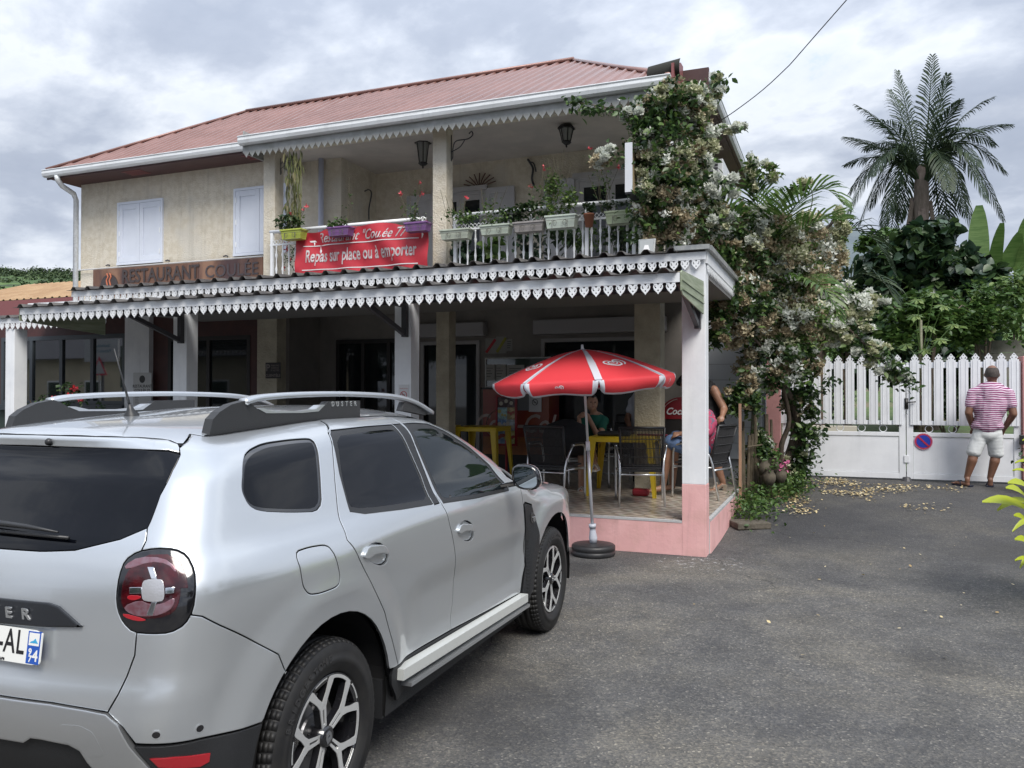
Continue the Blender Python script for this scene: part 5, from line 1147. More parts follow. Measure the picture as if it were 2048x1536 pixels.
    for (z0,z1,x,mm) in ((.28,.62,3.42,0),(.62,.86,3.36,1)):
        pts=[(x-.35*abs(y)**2.5/.6,y) for y in np.linspace(-.78,.78,15)]
        for i in range(14):
            (xa,ya),(xb,yb_)=pts[i],pts[i+1]; fb.add([(xa,ya,z0),(xb,yb_,z0),(xb-.02,yb_,z1),(xa-.02,ya,z1)],[(0,1,2,3)],mm)
    fb.build('front_bumper',[paint,gloss],root)
    # ---- sill
    for s_ in (-1,1):
        b=MB(); b.box(.44,2.16,s_*.60,s_*.80,.24,.40); b.build('sill',clad,root)
        b=MB(); pts=[(x,s_*(.845),.410-.046*(x-.5)/1.55) for x in (.50,1.0,1.5,2.07)]
        for i in range(3): b.bar(pts[i],pts[i+1],.05,.046)
        b.build('side_step',mat('step_silver',(.62,.64,.62),.35,.3),root)
        b=MB(); pts=[(x,s_*(.850),.352-.036*(x-.5)/1.55) for x in (.56,1.0,1.5,2.09)]
        for i in range(3): b.bar(pts[i],pts[i+1],.05,.016)
        b.build('side_step_edge',silv,root)
    panel('sill_cladding',[(.470,.462),(.498,.446),(1.093,.428),(2.063,.384),(2.1,.30),(.52,.29),(.455,.38),(.45,.42)],clad,root,off=-.004,gap=0)
    # ---- wheel wells, floor
    for xc in (0,WB):
        for s_ in (-1,1):
            b=MB(); b.lathe([(.46,-.38),(.46,.0),(.437,.022)],(xc,s_*.80,.352),(0,s_,0),28,a0=0,a1=2*PI,ref=(1,0,0)); 
            b.lathe([(0.001,-.38),(.46,-.38)],(xc,s_*.80,.352),(0,s_,0),28,ref=(1,0,0)); 
            keep=[];
            for f_ in b.f:
                if all(b.v[i][2]>.20 for i in f_): keep.append(f_)
            b.f=keep;b.mi=[0]*len(keep); b.build('wheel_arch_liner',dark,root)
    b=MB(); b.box(-.62,3.2,-.42,.42,.22,.42); b.box(.50,2.15,-.78,.78,.25,.38); b.box(-.70,-.46,-.70,.70,.26,.42); b.build('underbody',dark,root)
    # ---- roof rails
    for s_ in (-1,1):
        b=MB(); P=cr([(-.055,s_*.49,1.558),(.05,s_*.485,1.574),(.32,s_*.48,1.585),(.70,s_*.48,1.587),(1.10,s_*.485,1.574),(1.33,s_*.49,1.540),(1.50,s_*.50,1.485)],5)
        vs=[]
        for i,p in enumerate(P):
            t=Vector(P[min(i+1,len(P)-1)])-Vector(P[max(i-1,0)]); t.normalize(); nn=Vector((0,1,0)).cross(t)*-1; nn=nn if nn.z>0 else -nn
            for (a,c) in ((-.020,-.013),(.020,-.013),(.022,.000),(.014,.010),(-.014,.010),(-.022,.000)): vs.append(Vector(p)+Vector((0,a,0))+nn*c)
        n_=len(P); fs=[(i*6+j,i*6+(j+1)%6,(i+1)*6+(j+1)%6,(i+1)*6+j) for i in range(n_-1) for j in range(6)]+[(5,4,3,2,1,0),tuple((n_-1)*6+j for j in range(6))]
        rail=mesh_obj('roof_rail',vs,fs,silv,root,True,bevel=.0)
        b=MB()
        def side(poly,mm,name,th=.028,off=0):
            MB().prism(poly,lambda u,v,w:(u,s_*(.482+off)+w-th/2,v),th).build(name,mm,rail,bevel=.004)
        rb_=[(x,float(top(np.array([x]),np.array([.49]))[0][2])-.006) for x in (-.245,-.1,.05,.2,.34,.5,.66,.80)]
        end=[(-.245,rb_[0][1]),(-.225,1.498),(-.19,1.523),(-.13,1.548),(-.055,1.561),(-.02,1.550),(.02,1.528),(.06,1.518),(.12,1.510)]
        side(end+[(.30,1.508),(.42,1.512),(.46,1.53),(.50,1.553),(.76,1.555),(.76,rb_[-1][1])]+[p for p in rb_[::-1][1:-1]],mat('rail_plastic',(.028,.029,.031),.5,bump=.15,bscale=300),'rail_foot',.036)
        side([(.02,1.530),(.07,1.512),(.30,1.508),(.42,1.512),(.47,1.540),(.44,1.538),(.40,1.522),(.30,1.516),(.12,1.518),(.05,1.532)],silv,'rail_inlay',.040)
        side([(1.20,1.545),(1.34,1.522),(1.47,1.478),(1.44,1.470),(1.25,1.492),(1.17,1.50)],mat('rail_plastic',(0,0,0)),'rail_foot',.034)
        for i,ch in enumerate('DUSTER'):
            text('rail_letter',ch,.030,silv,(.53+.037*i if s_<0 else .72-.037*i,s_*(.482+.0195),1.541),(1,0,0) if s_<0 else (-1,0,0),(0,0,1),rail,depth=.001,bold=.0008)
    # ---- antenna
    an=MB(); c=(-.10,0,float(top(np.array([-.10]),np.array([0.]))[0][2])-.004)
    an.lathe([(.030,0),(.026,.012),(.013,.030),(.008,.05),(0,.052)],c,(-.2,0,1),14)
    an.tube([(c[0]-.008,0,c[2]+.04),(c[0]-.028,0,c[2]+.10),(c[0]-.085,0,c[2]+.26)],[.006,.004,.0022],7)
    an.build('antenna',trim,root,True)
    # ---- mirrors
    for s_ in (-1,1):
        b=MB(); cen=Vector((1.72,s_*.985,1.125)); 
        prof=[(0,-.075),(.04,-.07),(.082,-.045),(.095,-.01),(.097,.02),(.094,.032),(.082,.034)]
        b.lathe(prof,(0,0,0),(-1,0,0),26,ref=(0,1,0)); b.v=[(cen.x+v[0]*.95,)+sq(v[1]*.84,v[2]*.90,s_,cen) for v in b.v]
        for i,v in enumerate(b.v):
            pass
        mo=b.build('door_mirror',gloss,root,True)
        b=MB(); b.lathe([(0,-.0),(.086,-.0)],(0,0,0),(-1,0,0),26,ref=(0,1,0)); b.v=[(cen.x-.026,)+sq(v[1]*.81,v[2]*.87,s_,cen) for v in b.v]; b.build('mirror_glass',mat('mirror',(.55,.6,.62),.02,1),mo)
        b=MB(); b.lathe([(0,-.079),(.041,-.074),(.085,-.048),(.099,-.012),(.101,.010)],(0,0,0),(-1,0,0),26,ref=(0,1,0)); b.v=[(cen.x+v[0]*.95,)+sq(v[1]*.84,v[2]*.90,s_,cen) for v in b.v]
        b.f=[f_ for f_ in b.f if sum((b.v[i][1]-cen.y)*s_*.7+(b.v[i][2]-cen.z) for i in f_)/len(f_)>.012]; b.mi=[0]*len(b.f); b.build('mirror_cap',silv,mo,True)
        b=MB(); b.bar((1.78,s_*.79,1.055),(1.74,s_*.92,1.085),.05,.030); b.build('mirror_arm',gloss,mo,bevel=.008)
    # ---- wheels
    tyre=MB(); 
    prof=[(.222,-.085),(.232,-.098),(.262,-.108),(.300,-.106),(.328,-.094),(.340,-.080),(.3445,-.062),(.3455,-.045),(.338,-.044),(.338,-.036),(.3455,-.035),(.346,-.006),(.339,-.005),(.339,.005),(.346,.006),(.3455,.035),(.338,.036),(.338,.044),(.3455,.045),(.3445,.062),(.340,.080),(.328,.094),(.300,.106),(.280,.1075),(.279,.1090),(.262,.1090),(.260,.108),(.232,.098),(.224,.088),(.218,.080)]
    tyre.lathe(prof,(0,0,0),(0,-1,0),72,ref=(1,0,0))
    for i in range(64):
        a=2*PI*i/64; ca,sa=math.cos(a),math.sin(a); t=Vector((-sa,0,ca)); r=Vector((ca,0,sa))
        for sg in (-1,1):
            for (r0,y0,r1,y1) in ((.3300,.0945,.3412,.0790),(.3412,.079,.3455,.061),(.3455,.061,.3468,.047)):
                a_=r*r0+Vector((0,-sg*y0,0)); b_=r*r1+Vector((0,-sg*y1,0)); up=(b_-a_).cross(t).normalized(); up=up if up.dot(r)>0 else -up
                vs=[a_-t*.0142,a_+t*.0142,b_+t*.0142,b_-t*.0142]; vs2=[v-up*.006 for v in vs]
                tyre.add(vs+vs2,[(0,1,2,3),(0,4,5,1),(1,5,6,2),(2,6,7,3),(3,7,4,0)])
    def P2(r,t): return (r*math.cos(R_(t)),r*math.sin(R_(t)))
    half=[(.034,22),(.075,12),(.112,9.5),(.140,13.5),(.172,18.5),(.203,22.5)]+[(.204,22.5+i*2.7) for i in range(1,6)]
    outp=[(.216,36)]+[(.216,36-i*2.9) for i in range(1,8)]+[(.206,13.8),(.165,9),(.134,0)]
    pos=half+outp; neg=[(r,-t) for r,t in pos[::-1][1:]]
    poly=[P2(r,t) for r,t in pos+neg]
    slot=[P2(.048,5.5),P2(.106,2.6),P2(.106,-2.6),P2(.048,-5.5)]
    def dish(u,v,w):
        r=math.hypot(u,v); y=.082+.010*min(1,(r/.2))-.0*r; return (u,-(y-w),v)
    for wi,(xc,s_) in enumerate(((0,-1),(WB,-1),(0,1),(WB,1))):
        wh=tyre.build('wheel',rub,root,True) if wi==0 else wh0.copy()
        if wi==0:
            wh0=wh
            face=mat('machined_alloy',(.72,.73,.73),.25,.55,bump=.1,bscale=200)
            b=MB(); back=MB()
            for k_ in range(5):
                a=R_(72*k_+90+4); c_,s2=math.cos(a),math.sin(a)
                fr=lambda u,v,w:dish(u*c_-v*s2,u*s2+v*c_,w)
                b.prism(poly,fr,.004,0,[slot])
                fr2=lambda u,v,w:dish(u*c_-v*s2,u*s2+v*c_,w+.0045)
                back.prism([P2(r*1.0,t*.985) for r,t in pos+neg],fr2,.028,0)
                back.prism([P2(.218,-12),P2(.218,12),P2(.198,12),P2(.196,0),P2(.198,-12)],fr2,.02)
                b.prism([P2(.2165,-10+i*2.5) for i in range(9)]+[P2(.2105,10-i*2.5) for i in range(9)],fr,.003)
            b.build('rim_face',face,wh); 
            back.build('rim_spokes',mat('rim_black',(.010,.010,.012),.18,coat=.8),wh)
            b=MB(); b.lathe([(.2225,.088),(.2195,.094),(.214,.090),(.207,.060),(.198,-.02),(.203,-.08)],(0,0,0),(0,-1,0),48); b.lathe([(.038,.02),(.038,.092),(.030,.097),(.0,.097)],(0,0,0),(0,-1,0),24)
            b.build('rim_barrel',mat('rim_black',(0,0,0)),wh,True)
            b=MB(); b.lathe([(.0,.028),(.07,.030),(.075,.022),(.140,.022),(.140,.012)],(0,0,0),(0,-1,0),36); b.build('brake_disc',mat('brake_steel',(.25,.25,.26),.4,.9),wh)
            MB().prism([(-.016,.02),(.004,.022),(.014,.012),(.018,-.012),(-.014,-.022),(-.02,0)],lambda u,v,w:(u,-.0975-w,v),.002,0,[[(-.006,.006),(.004,.008),(.004,-.001),(-.008,-.002)]]).build('hub_emblem',mat('chrome',(0,0,0)),wh)
            b=MB()
            for i,ch in enumerate('BRIDGESTONE'):
                a=R_(148-i*6.3); r=.282
                text('tyre_letter',ch,.040,mat('tyre_letter',(.032,.032,.033),.5),(r*math.cos(a),-.1090,r*math.sin(a)),(math.sin(a),0,-math.cos(a)),(math.cos(a),0,math.sin(a)),wh,depth=.0012,sx=.9)
        else:
            COL.objects.link(wh)
            for ch in list(wh0.children):
                if ch.name.startswith('tyre_letter') and wi>1: continue
                c=ch.copy(); COL.objects.link(c); c.parent=wh
            wh.parent=root
        wh.location=(xc,s_*.745+ (.01 if s_<0 else -.01),.345)
        wh.rotation_euler=(0,R_(-7) if xc==0 else R_(31),0 if s_<0 else PI)
    root.location=(-2.53841,2.47353,0); root.rotation_euler=(0,0,math.atan2(.99975648,-.02206768))
    return root
car=make_car()
# ------------------------------------------------------------------ gate, posts, garden wall, land beyond
wh2=mat('gate_white',(.76,.78,.82),.35,col2=(.70,.72,.76),nscale=2.5,streak=.12)
pinkp=mat('post_pink',(.55,.27,.26),.75,col2=(.48,.24,.23),nscale=3,bump=.4,bscale=20)
GY=13.55; GZ=.285
def finial(w=.10):
    k=w/60; H=[(22,0),(24,10),(30,14),(28,26),(20,30),(16,38),(0,58)]; out=[(-x*k,y*k) for x,y in H]+[(x*k,y*k) for x,y in H[::-1][1:]]
    return out,[[(x*k,y*k) for x,y in ((0,34),(6,41),(0,48),(-6,41))],[(x*k,y*k) for x,y in ((8,8),(18,12),(20,22),(14,24),(10,16))],[(-x*k,y*k) for x,y in ((8,8),(18,12),(20,22),(14,24),(10,16))]]
def gate_leaf(x0,x1,xs,label,rings,hidden=()):
    t=thing('gate_leaf',label,'gate',((x0+x1)/2,GY,GZ),'leaves of the white driveway gate'); th=.045
    f=MB(); z0,z1=GZ+.02,2.055
    f.box(x0,x0+.09,GY,GY+th,z0,z1); f.box(x1-.09,x1,GY,GY+th,z0,z1); f.box(x0+.09,x1-.09,GY,GY+th,z1-.085,z1); f.box(x0+.09,x1-.09,GY,GY+th,1.115,1.18); f.box(x0+.09,x1-.09,GY,GY+th,.945,1.005); f.box(x0+.09,x1-.09,GY,GY+th,z0,z0+.085)
    f.build('gate_frame',wh2,t,bevel=.004)
    MB().box(x0+.094,x1-.094,GY+.012,GY+.032,z0+.089,.941).build('lower_panel',wh2,t)
    fo,fh=finial()
    for x in xs:
        b=MB(); b.box(x-.062,x+.062,GY-.024,GY-.002,1.12,z1+.03); b.box(x-.034,x-.030,GY-.030,GY-.024,1.13,z1+.02); b.box(x+.030,x+.034,GY-.030,GY-.024,1.13,z1+.02)
        b.prism(fo,lambda u,v,w:(x+u,GY-.022+w,z1+.031+v),.016,0,fh); b.build('slat',wh2,t)
    for x in rings:
        b=MB(); b.tube([(x+.052*math.cos(a*PI/10),GY+.02,1.06+.052*math.sin(a*PI/10)) for a in range(20)],.006,6,closed=True); b.build('ring',wh2,t,True)
    return t
gx=lambda u:W(u,800,GY).x
lx=[gx(u) for u in (1633,1655,1677,1700,1723,1747,1770,1795)]; d_=(lx[-1]-lx[0])/7
lx=[lx[0]-d_*3,lx[0]-d_*2,lx[0]-d_]+lx; rx=[gx(u) for u in (1829.5,1853,1877,1902,1927,1951,1977,2003,2028)]
XM=gx(1812); gl=gate_leaf(-.78,XM-.006,lx,'white gate leaf on the left, half hidden by the flowering climber',[gx(1638),gx(1680),gx(1723),gx(1766)])
gr=gate_leaf(XM+.006,gx(2042),rx,'white gate leaf on the right carrying the round no-parking sign',[gx(1858),gx(1905),gx(1950),gx(1998)])
b=MB(); b.box(XM-.02,XM+.03,GY-.012,GY-.002,1.36,1.52); b.tube([(XM+.02,GY-.012,1.455),(XM+.02,GY-.05,1.455),(XM+.13,GY-.055,1.468)],.009,7); b.build('gate_handle',mat('handle_black',(.02,.02,.02),.4),gr,True)
b=MB(); b.tube([(XM+.01,GY-.02,1.35),(XM+.005,GY-.03,1.30),(XM+.02,GY-.03,1.27)],.004,5); b.build('key_chain',mat('chrome',(0,0,0)),gr)
b=MB(); b.box(XM-.03,XM+.04,GY-.016,GY-.003,.55,.66); b.box(XM-.03,XM+.04,GY-.016,GY-.003,1.93,2.01); b.build('bolt_plate',wh2,gr,bevel=.004)
b=MB(); b.lathe([(0,.07),(.05,.06),(.08,0)],(XM,GY-.05,GZ-.01),(0,0,1),12); tag(b.build('gate_stop',steel),'small black gate stop on the tarmac below the meeting gate leaves','gate stop')
# round no-parking sign
c=W(1847,883,GY-.01); t=thing('no_parking_sign','round blue and red no-parking sign fixed low on the right gate leaf','sign',(c.x,GY-.004,c.z)); r=.125
def disc(r0,r1,y,m,nm,n=36):
    b=MB(); b.lathe([(r1,0),(r1,y),(r0,y),(r0,0)] if r0>0 else [(r1,0),(r1,y),(.0,y)],(c.x,GY+.008,c.z),(0,-1,0),n); return b.build(nm,m,t)
sr=mat('sign_red',(.42,.02,.05),.4); sb=mat('sign_blue',(.015,.04,.35),.4)
disc(0,r,.010,mat('sign_rim',(.50,.18,.30),.4),'disc'); disc(.095,.113,.012,sr,'ring'); disc(0,.095,.0125,sb,'face')
b=MB(); b.bar((c.x-.067,GY-.006,c.z+.067),(c.x+.067,GY-.006,c.z-.067),.006,.024,up=(1,0,1)); b.build('slash',sr,t)
for s_,a0,st in (('STATIONNEMENT',155,-1),('INTERDIT',228,1)):
    for i,ch in enumerate(s_):
        a=R_(a0+st*i*(130/(len(s_)-1) if st<0 else 12)); rr=.118; up=Vector((math.cos(a),0,math.sin(a)))*(1 if st<0 else -1)
        text('sign_letter',ch,.017,mat('sign_white',(.7,.7,.72),.4),(c.x+rr*math.cos(a),GY-.003,c.z+rr*math.sin(a)),Vector((math.sin(a),0,-math.cos(a)))*(1 if st<0 else -1),up,t,depth=.0006)
tag(MB().box(gx(2044),gx(2044)+.34,GY-.05,GY+.30,.1,2.13).build('gate_post',pinkp,bevel=.01),'pink gate post at the right picture edge','gate post',group=None)
tag(MB().box(-1.08,-.80,GY-.10,GY+.2,.1,2.2).build('gate_post',pinkp,bevel=.01),'pink gate post half hidden behind the bougainvillea stems','gate post')
b=MB(); b.box(gx(2041)-.03,gx(2041)+.03,GY-.09,GY-.03,.86,1.0); tag(b.build('gate_latch',mat('handle_black',(0,0,0)),bevel=.01),'black latch box on the right gate post','latch')
# grass and land beyond the gate
gm=mat('lawn',(.05,.09,.02),.9,col2=(.09,.13,.04),nscale=2.5,bump=1,bscale=40,col3=(.14,.12,.07),n3=.6)
V=[];F_=[];xs=np.linspace(-6,14,41);ys=np.linspace(14.3,40,40)
for y in ys:
    for x in xs: V.append((x,y,gz(x,min(y,30))+.03+.05*math.sin(x*1.7)*math.sin(y*.9)+max(0,y-19)*.06))
for j in range(39):
    for i in range(40): a=j*41+i;F_.append((a,a+1,a+42,a+41))
mesh_obj('garden_lawn',V,F_,gm,smooth=True)['kind']='structure'
b=MB(); b.box(-.7,.35,15.2,15.5,.3,1.02); tag(b.build('low_wall',mat('cream_wall',(.50,.47,.40),.8)),'low cream wall seen in the gap of the left gate leaf','wall')
# plank-cast concrete garden wall, upper right
t=thing('garden_wall','weathered concrete plank wall above the gate at the right edge','wall',(3.6,17.6,.4)); cm_=mat('mossy_concrete',(.20,.19,.165),.9,col2=(.11,.11,.09),nscale=3.5,bump=.8,bscale=25,col3=(.27,.26,.23),n3=1.1)
pz=W(2048,676,17.2).z; 
for i in range(5):
    zt=pz-.24*i
    for j in range(4):
        xa=W(1950,700,17.6).x+j*1.22; b=MB(); b.prism([(xa,zt-.232-.03+.05*j),(xa+1.2,zt-.232+.05*(j+1)-.03),(xa+1.2,zt+.05*(j+1)-.03),(xa,zt-.03+.05*j)],lambda u,v,w:(u,17.6+w,v),.06); b.build('wall_plank',cm_,t)
# ------------------------------------------------------------------ hills, mountain, neighbours
def ridge(name,x0,x1,y,pts,m,depth,foot,label=None,noise=1.0,nx=60,ny=14):
    P=np.array(pts); V=[];F_=[]
    for j in range(ny):
        s=j/(ny-1)
        for i in range(nx):
            x=x0+(x1-x0)*i/(nx-1); h=np.interp(x,P[:,0],P[:,1]); z=foot+(h-foot)*(s**.75)+noise*(math.sin(x*.031+s*5)+math.sin(x*.083+s*9)*.5)*s*(1-s)*4
            V.append((x,y-depth*(1-s),z))
    for j in range(ny-1):
        for i in range(nx-1): a=j*nx+i;F_.append((a,a+1,a+nx+1,a+nx))
    o=mesh_obj(name,V,F_,m,smooth=True); o['kind']='structure'; return o
hm=mat('hill_green',(.05,.10,.025),.95,col2=(.085,.15,.035),nscale=.035,ramp=(.4,.6),col3=(.03,.055,.02),n3=.06)
Yh=420
pts=[(W(u,v,Yh).x,W(u,v,Yh).z) for u,v in ((-300,540),(-60,548),(0,545),(60,549),(110,546),(170,552),(300,548),(450,560),(700,575),(1300,600),(1900,620))]
ridge('green_hill',pts[0][0],pts[-1][0],Yh,pts,hm,330,1.0)
mm_=mat('mountain_blue',(.085,.11,.125),.95,col2=(.11,.14,.15),nscale=.004)
Ym=2600
pts=[(W(u,v,Ym).x,W(u,v,Ym).z) for u,v in ((1150,640),(1400,520),(1560,470),(1610,452),(1650,450),(1700,458),(1760,474),(1820,500),(1900,540),(2100,600))]
ridge('far_mountain',pts[0][0],pts[-1][0],Ym,pts,mm_,1700,20,noise=6)
P=[]
def hillz(x,y,pts_=None):
    s=1-(Yh-y)/330; PP=np.array([(W(u,v,Yh).x,W(u,v,Yh).z) for u,v in ((-300,540),(-60,548),(0,545),(60,549),(110,546),(170,552),(300,548),(450,560))]); return 1+(np.interp(x,PP[:,0],PP[:,1])-1)*max(0,s)**.75
for i in range(420):
    y=Yh-random.random()**1.6*235; s0=W(-260+random.random()*560,600,y).x; k=random.uniform(1.6,4.2); P.append(((s0,y,hillz(s0,y)+k*.35),k))
for i in range(110):
    s0=W(-100+i*3.2,560,Yh-6).x; k=random.uniform(2.5,5.5); P.append(((s0,Yh-6+random.uniform(-4,4),hillz(s0,Yh-6)+k*.2),k))
Q=np.vstack([blob_pts(70,c,(k*1.2,k,k*.8),.5) for c,k in P]); o=scatter('hill_trees',Q,1.5,mat('hill_tree_leaf',(.03,.06,.02),.8,island=G((.022,.045,.02),(.045,.075,.03),(.075,.11,.04))),None,flat=.3); tag(o,'scattered trees and bushes on the far green hillside','woodland',kind='stuff')
t=thing('neighbour_house','neighbouring low house with tan metal roof and dark red fascia behind the left veranda','building',(-17.5,15,0))
tanr=mat('tan_roof',(.33,.20,.10),.5,.2,col2=(.42,.28,.15),nscale=1.5)
a=W(0,603,14.5);c_=W(140,598,14.5)
for i in range(8): rib_sheet(t,a.x-3+i,a.x-2+i,14.5,a.z+.02,17.5,W(0,574,17.5).z,tanr,pitch=.25,rib=.03,clip=(lambda x:(14.5,14.5+max(.05,min(3,(a.x+3.0-x)*1.25)))))
MB().box(a.x-3,c_.x+1.5,14.45,14.5,a.z-.42,a.z+.0).build('fascia_board',redfas,t); MB().box(a.x-3,c_.x+1.5,14.8,15,0,a.z-.3).build('wall',brownred,t)
# electric wire
p0=W(1470,222,10.4); p1=W(1693,0,9); p2=p1+(p1-p0)*3+Vector((0,0,.6)); tag(MB().tube(cr([W(1405,262,10.6),p0,W(1560,145,9.75)+Vector((0,0,-.02)),p1,p2],6),.0055,6).build('electric_wire',mat('cable',(.03,.03,.035),.6),None,True),'thin black overhead cable running up to the right from the roof corner','cable')
# ------------------------------------------------------------------ wall fittings
# brown RESTAURANT sign
t=thing('restaurant_sign','long copper-brown RESTAURANT sign panel fixed to the wall under the left windows','sign',(-11.2,11.33,3.6))
cop=mat('copper_panel',(.20,.105,.065),.38,.35,col2=(.085,.05,.05),nscale=1.1,stretch=(1,1,.35),ramp=(.40,.62),col3=(.30,.17,.11),n3=1.8)
x0,x1=W(188,560,11.34).x,W(527,520,11.34).x; xm=W(398,560,11.34).x
MB().box(x0,xm-.004,11.32,11.36,3.40,3.925).build('panel',cop,t); MB().box(xm+.004,x1,11.32,11.36,3.40,3.925).build('panel',cop,t)
dk=mat('sign_dark',(.045,.035,.035),.45)
b=MB(); b.lathe([(0,.008),(.22,.008),(.22,0)],(W(217,580,11.3).x,11.318,3.60),(0,-1,0),24); b.build('logo_disc',dk,t)
for s_,m_ in ((-.04,mat('logo_orange',(.40,.12,.06),.5)),(.035,MATS['logo_orange'] if 'logo_orange' in MATS else None)):
    x=W(217,580,11.3).x+s_; MB().tube(cr([(x-.02,11.308,3.84),(x+.015,11.308,3.77),(x-.02,11.308,3.70),(x+.01,11.308,3.60)],4),[.006]+[.016]*11+[.005],6).build('logo_flame',mat('logo_orange',(0,0,0)),t)
text('lettering','RESTAURANT',.345,dk,((W(248,560,11.3).x+W(391,545,11.3).x)/2,11.312,3.745),(1,0,0),(0,0,1),t,depth=.005,bold=.006,sx=.86)
text('lettering','COULÉE',.31,mat('sign_dark2',(.06,.05,.055),.45),((W(402,545,11.3).x+W(523,535,11.3).x)/2,11.312,3.73),(1,0,0),(0,0,1),t,depth=.004,sx=1.02)
text('lettering','77',.31,MATS['sign_dark2'],(-8.95,11.312,3.665),(1,0,0),(0,0,1),t,depth=.004) if 0 else None
b=MB(); b.tube([(x0-.6,11.34,3.945),(x1,11.34,3.945)],.014,6); b.build('conduit',mat('conduit_white',(.55,.55,.55),.5),t)
# red banner on the balcony rail
t=thing('red_banner','wrinkled red cloth banner with white lettering tied to the balcony rail','banner',(-6.5,10.16,3.7))
bx0,bx1=W(593,500,10.17).x,W(856,480,10.17).x; bm=mat('banner_red',(.50,.03,.045),.55,col2=(.42,.022,.038),nscale=3)
def bpt(u,v): # u 0..1, v 0..1
    x=bx0+(bx1-bx0)*u; ztop=4.03-.03*math.sin(PI*u*3)**2+ (.035 if .2<u<.8 else 0)*math.sin((u-.2)/.6*PI)**.5 if .2<u<.8 else 4.03-.035*math.sin(PI*u*3)**2
    zb=3.33; z=zb+(ztop-zb)*v; y=10.165-.018*math.sin(u*17+v*3)-.014*math.sin(u*31+v*9)-.02*math.sin(v*5+u*7); return (x,y,z)
V=[];F_=[]
for i in range(41):
    for j in range(13): V.append(bpt(i/40,j/12))
for i in range(40):
    for j in range(12): a=i*13+j;F_.append((a,a+13,a+14,a+1))
mesh_obj('cloth',V,F_,bm,t,smooth=True)
wp=mat('print_white',(.68,.66,.67),.6)
def wrap(o,off=.006):
    o0=Vector(ORG[t.name])
    for v in o.data.vertices:
        p=v.co+o0; u=(p.x-bx0)/(bx1-bx0); vv=min(1,max(0,(p.z-3.33)/.70)); q=bpt(u,vv); v.co.y=q[1]-off-o0.y-abs(p.y-10.10)*.3
for s_,z,sz,sh,bo,sx in (('Repas sur place ou à emporter',3.635,.262,0,.0055,.575),):
    o=text('lettering',s_,sz,wp,((bx0+bx1)/2+.0,10.10,z),(1,0,0),(0,0,1),t,depth=.0005,bold=bo,sx=sx); wrap(o)
o=text('lettering','Restaurant "Coulée 77"',.20,wp,((bx0+bx1)/2+.03,10.10,3.90),(1,0,0),(0,0,1),t,depth=.0005,shear=.45,bold=.002,sx=.80); wrap(o)
for z in (3.80,3.435):
    b=MB(); n=30
    for i in range(n):
        a=bpt(.06+.87*i/n,(z-3.33)/.7);c=bpt(.06+.87*(i+1)/n,(z-3.33)/.7); b.add([(a[0],a[1]-.006,z-.007),(c[0],c[1]-.006,z-.007),(c[0],c[1]-.006,z+.007),(a[0],a[1]-.006,z+.007)],[(0,1,2,3)])
    b.build('printed_line',wp,t)
# lanterns under the balcony ceiling
def lantern(u,vtop,vbot,Y,label,z_c=5.5):
    p=W(u,vtop,Y); q=W(u,vbot,Y); t=thing('hanging_lantern',label,'lantern',(p.x,Y,q.z),'black wrought-iron lanterns under the balcony roof'); m=mat('lantern_black',(.012,.013,.014),.4); h=(p.z-q.z); x=p.x
    b=MB(); b.tube([(x,Y,p.z),(x,Y,p.z+(z_c-p.z))],.007,5); 
    for i in range(5): z=p.z+.03+i*.05; b.tube([(x+.018*math.cos(a),Y+.018*math.sin(a)*(i%2),z+.02*math.sin(a)) for a in np.linspace(0,2*PI,8,endpoint=False)],.004,5,closed=True)
    b.tube(cr([(x-.02,Y,p.z+.16),(x-.10,Y,p.z+.10),(x-.11,Y,p.z+.0),(x-.06,Y,p.z-.06)],5),.006,5); b.build('chain',m,t)
    b=MB(); b.lathe([(.0,.0),(.03,-.01),(.04,-.05),(.10,-.10),(.13,-.13),(.135,-.15),(.11,-.15)],(x,Y,p.z+.0),(0,0,1),6); b.build('hood',m,t)
    b=MB()
    for k in range(6):
        a=2*PI*k/6; b.tube([(x+.105*math.cos(a),Y+.105*math.sin(a),p.z-.15),(x+.062*math.cos(a),Y+.062*math.sin(a),q.z+.07)],.008,5)
    b.lathe([(.07,.075),(.075,.06),(.04,.03),(.012,.02),(.015,.0),(0,-.02)],(x,Y,q.z),(0,0,1),6); b.build('cage',m,t)
    b=MB(); b.lathe([(.10,p.z-.15-q.z),(.058,.07)],(x,Y,q.z),(0,0,1),6); b.build('glass',mat('lantern_glass',(.30,.31,.30),.1,spec=.6),t)
lantern(846,268,335,11.2,'black hanging lantern beside the middle balcony column')
lantern(1133,238,293,11.2,'black hanging lantern near the flowering end of the balcony')
# light box, floodlight, air conditioner
t=thing('light_box_sign','stained illuminated-sign box standing edge-on at the balcony corner','sign',(-2.40,9.5,4.1)); p=W(1252,288,9.5);q=W(1264,382,9.5); p2=W(1283,316,10.25)
MB().prism([(9.5,q.z),(10.15,q.z+.0),(10.15,p.z+.0),(9.5,p.z)],lambda u,v,w:(p.x+w,u,v),.07).build('box',mat('stained_acrylic',(.42,.34,.22),.4,col2=(.20,.14,.08),nscale=3.5,ramp=(.45,.7)),t)
MB().box(p.x-.01,p.x+.08,9.485,9.50,q.z-.01,p.z+.01).build('edge_frame',mat('box_frame',(.62,.64,.68),.35),t); MB().box(p.x-.01,p.x+.08,9.5,10.16,q.z-.03,q.z).build('edge_frame',steel,t); MB().box(p.x+.02,p.x+.05,10.15,10.36,4.2,4.25).build('bracket',steel,t)
t=thing('floodlight','small grey floodlight standing on the veranda roof near the balcony corner post','floodlight',(-1.95,8.75,3.05)); c=W(1295,497,8.8)
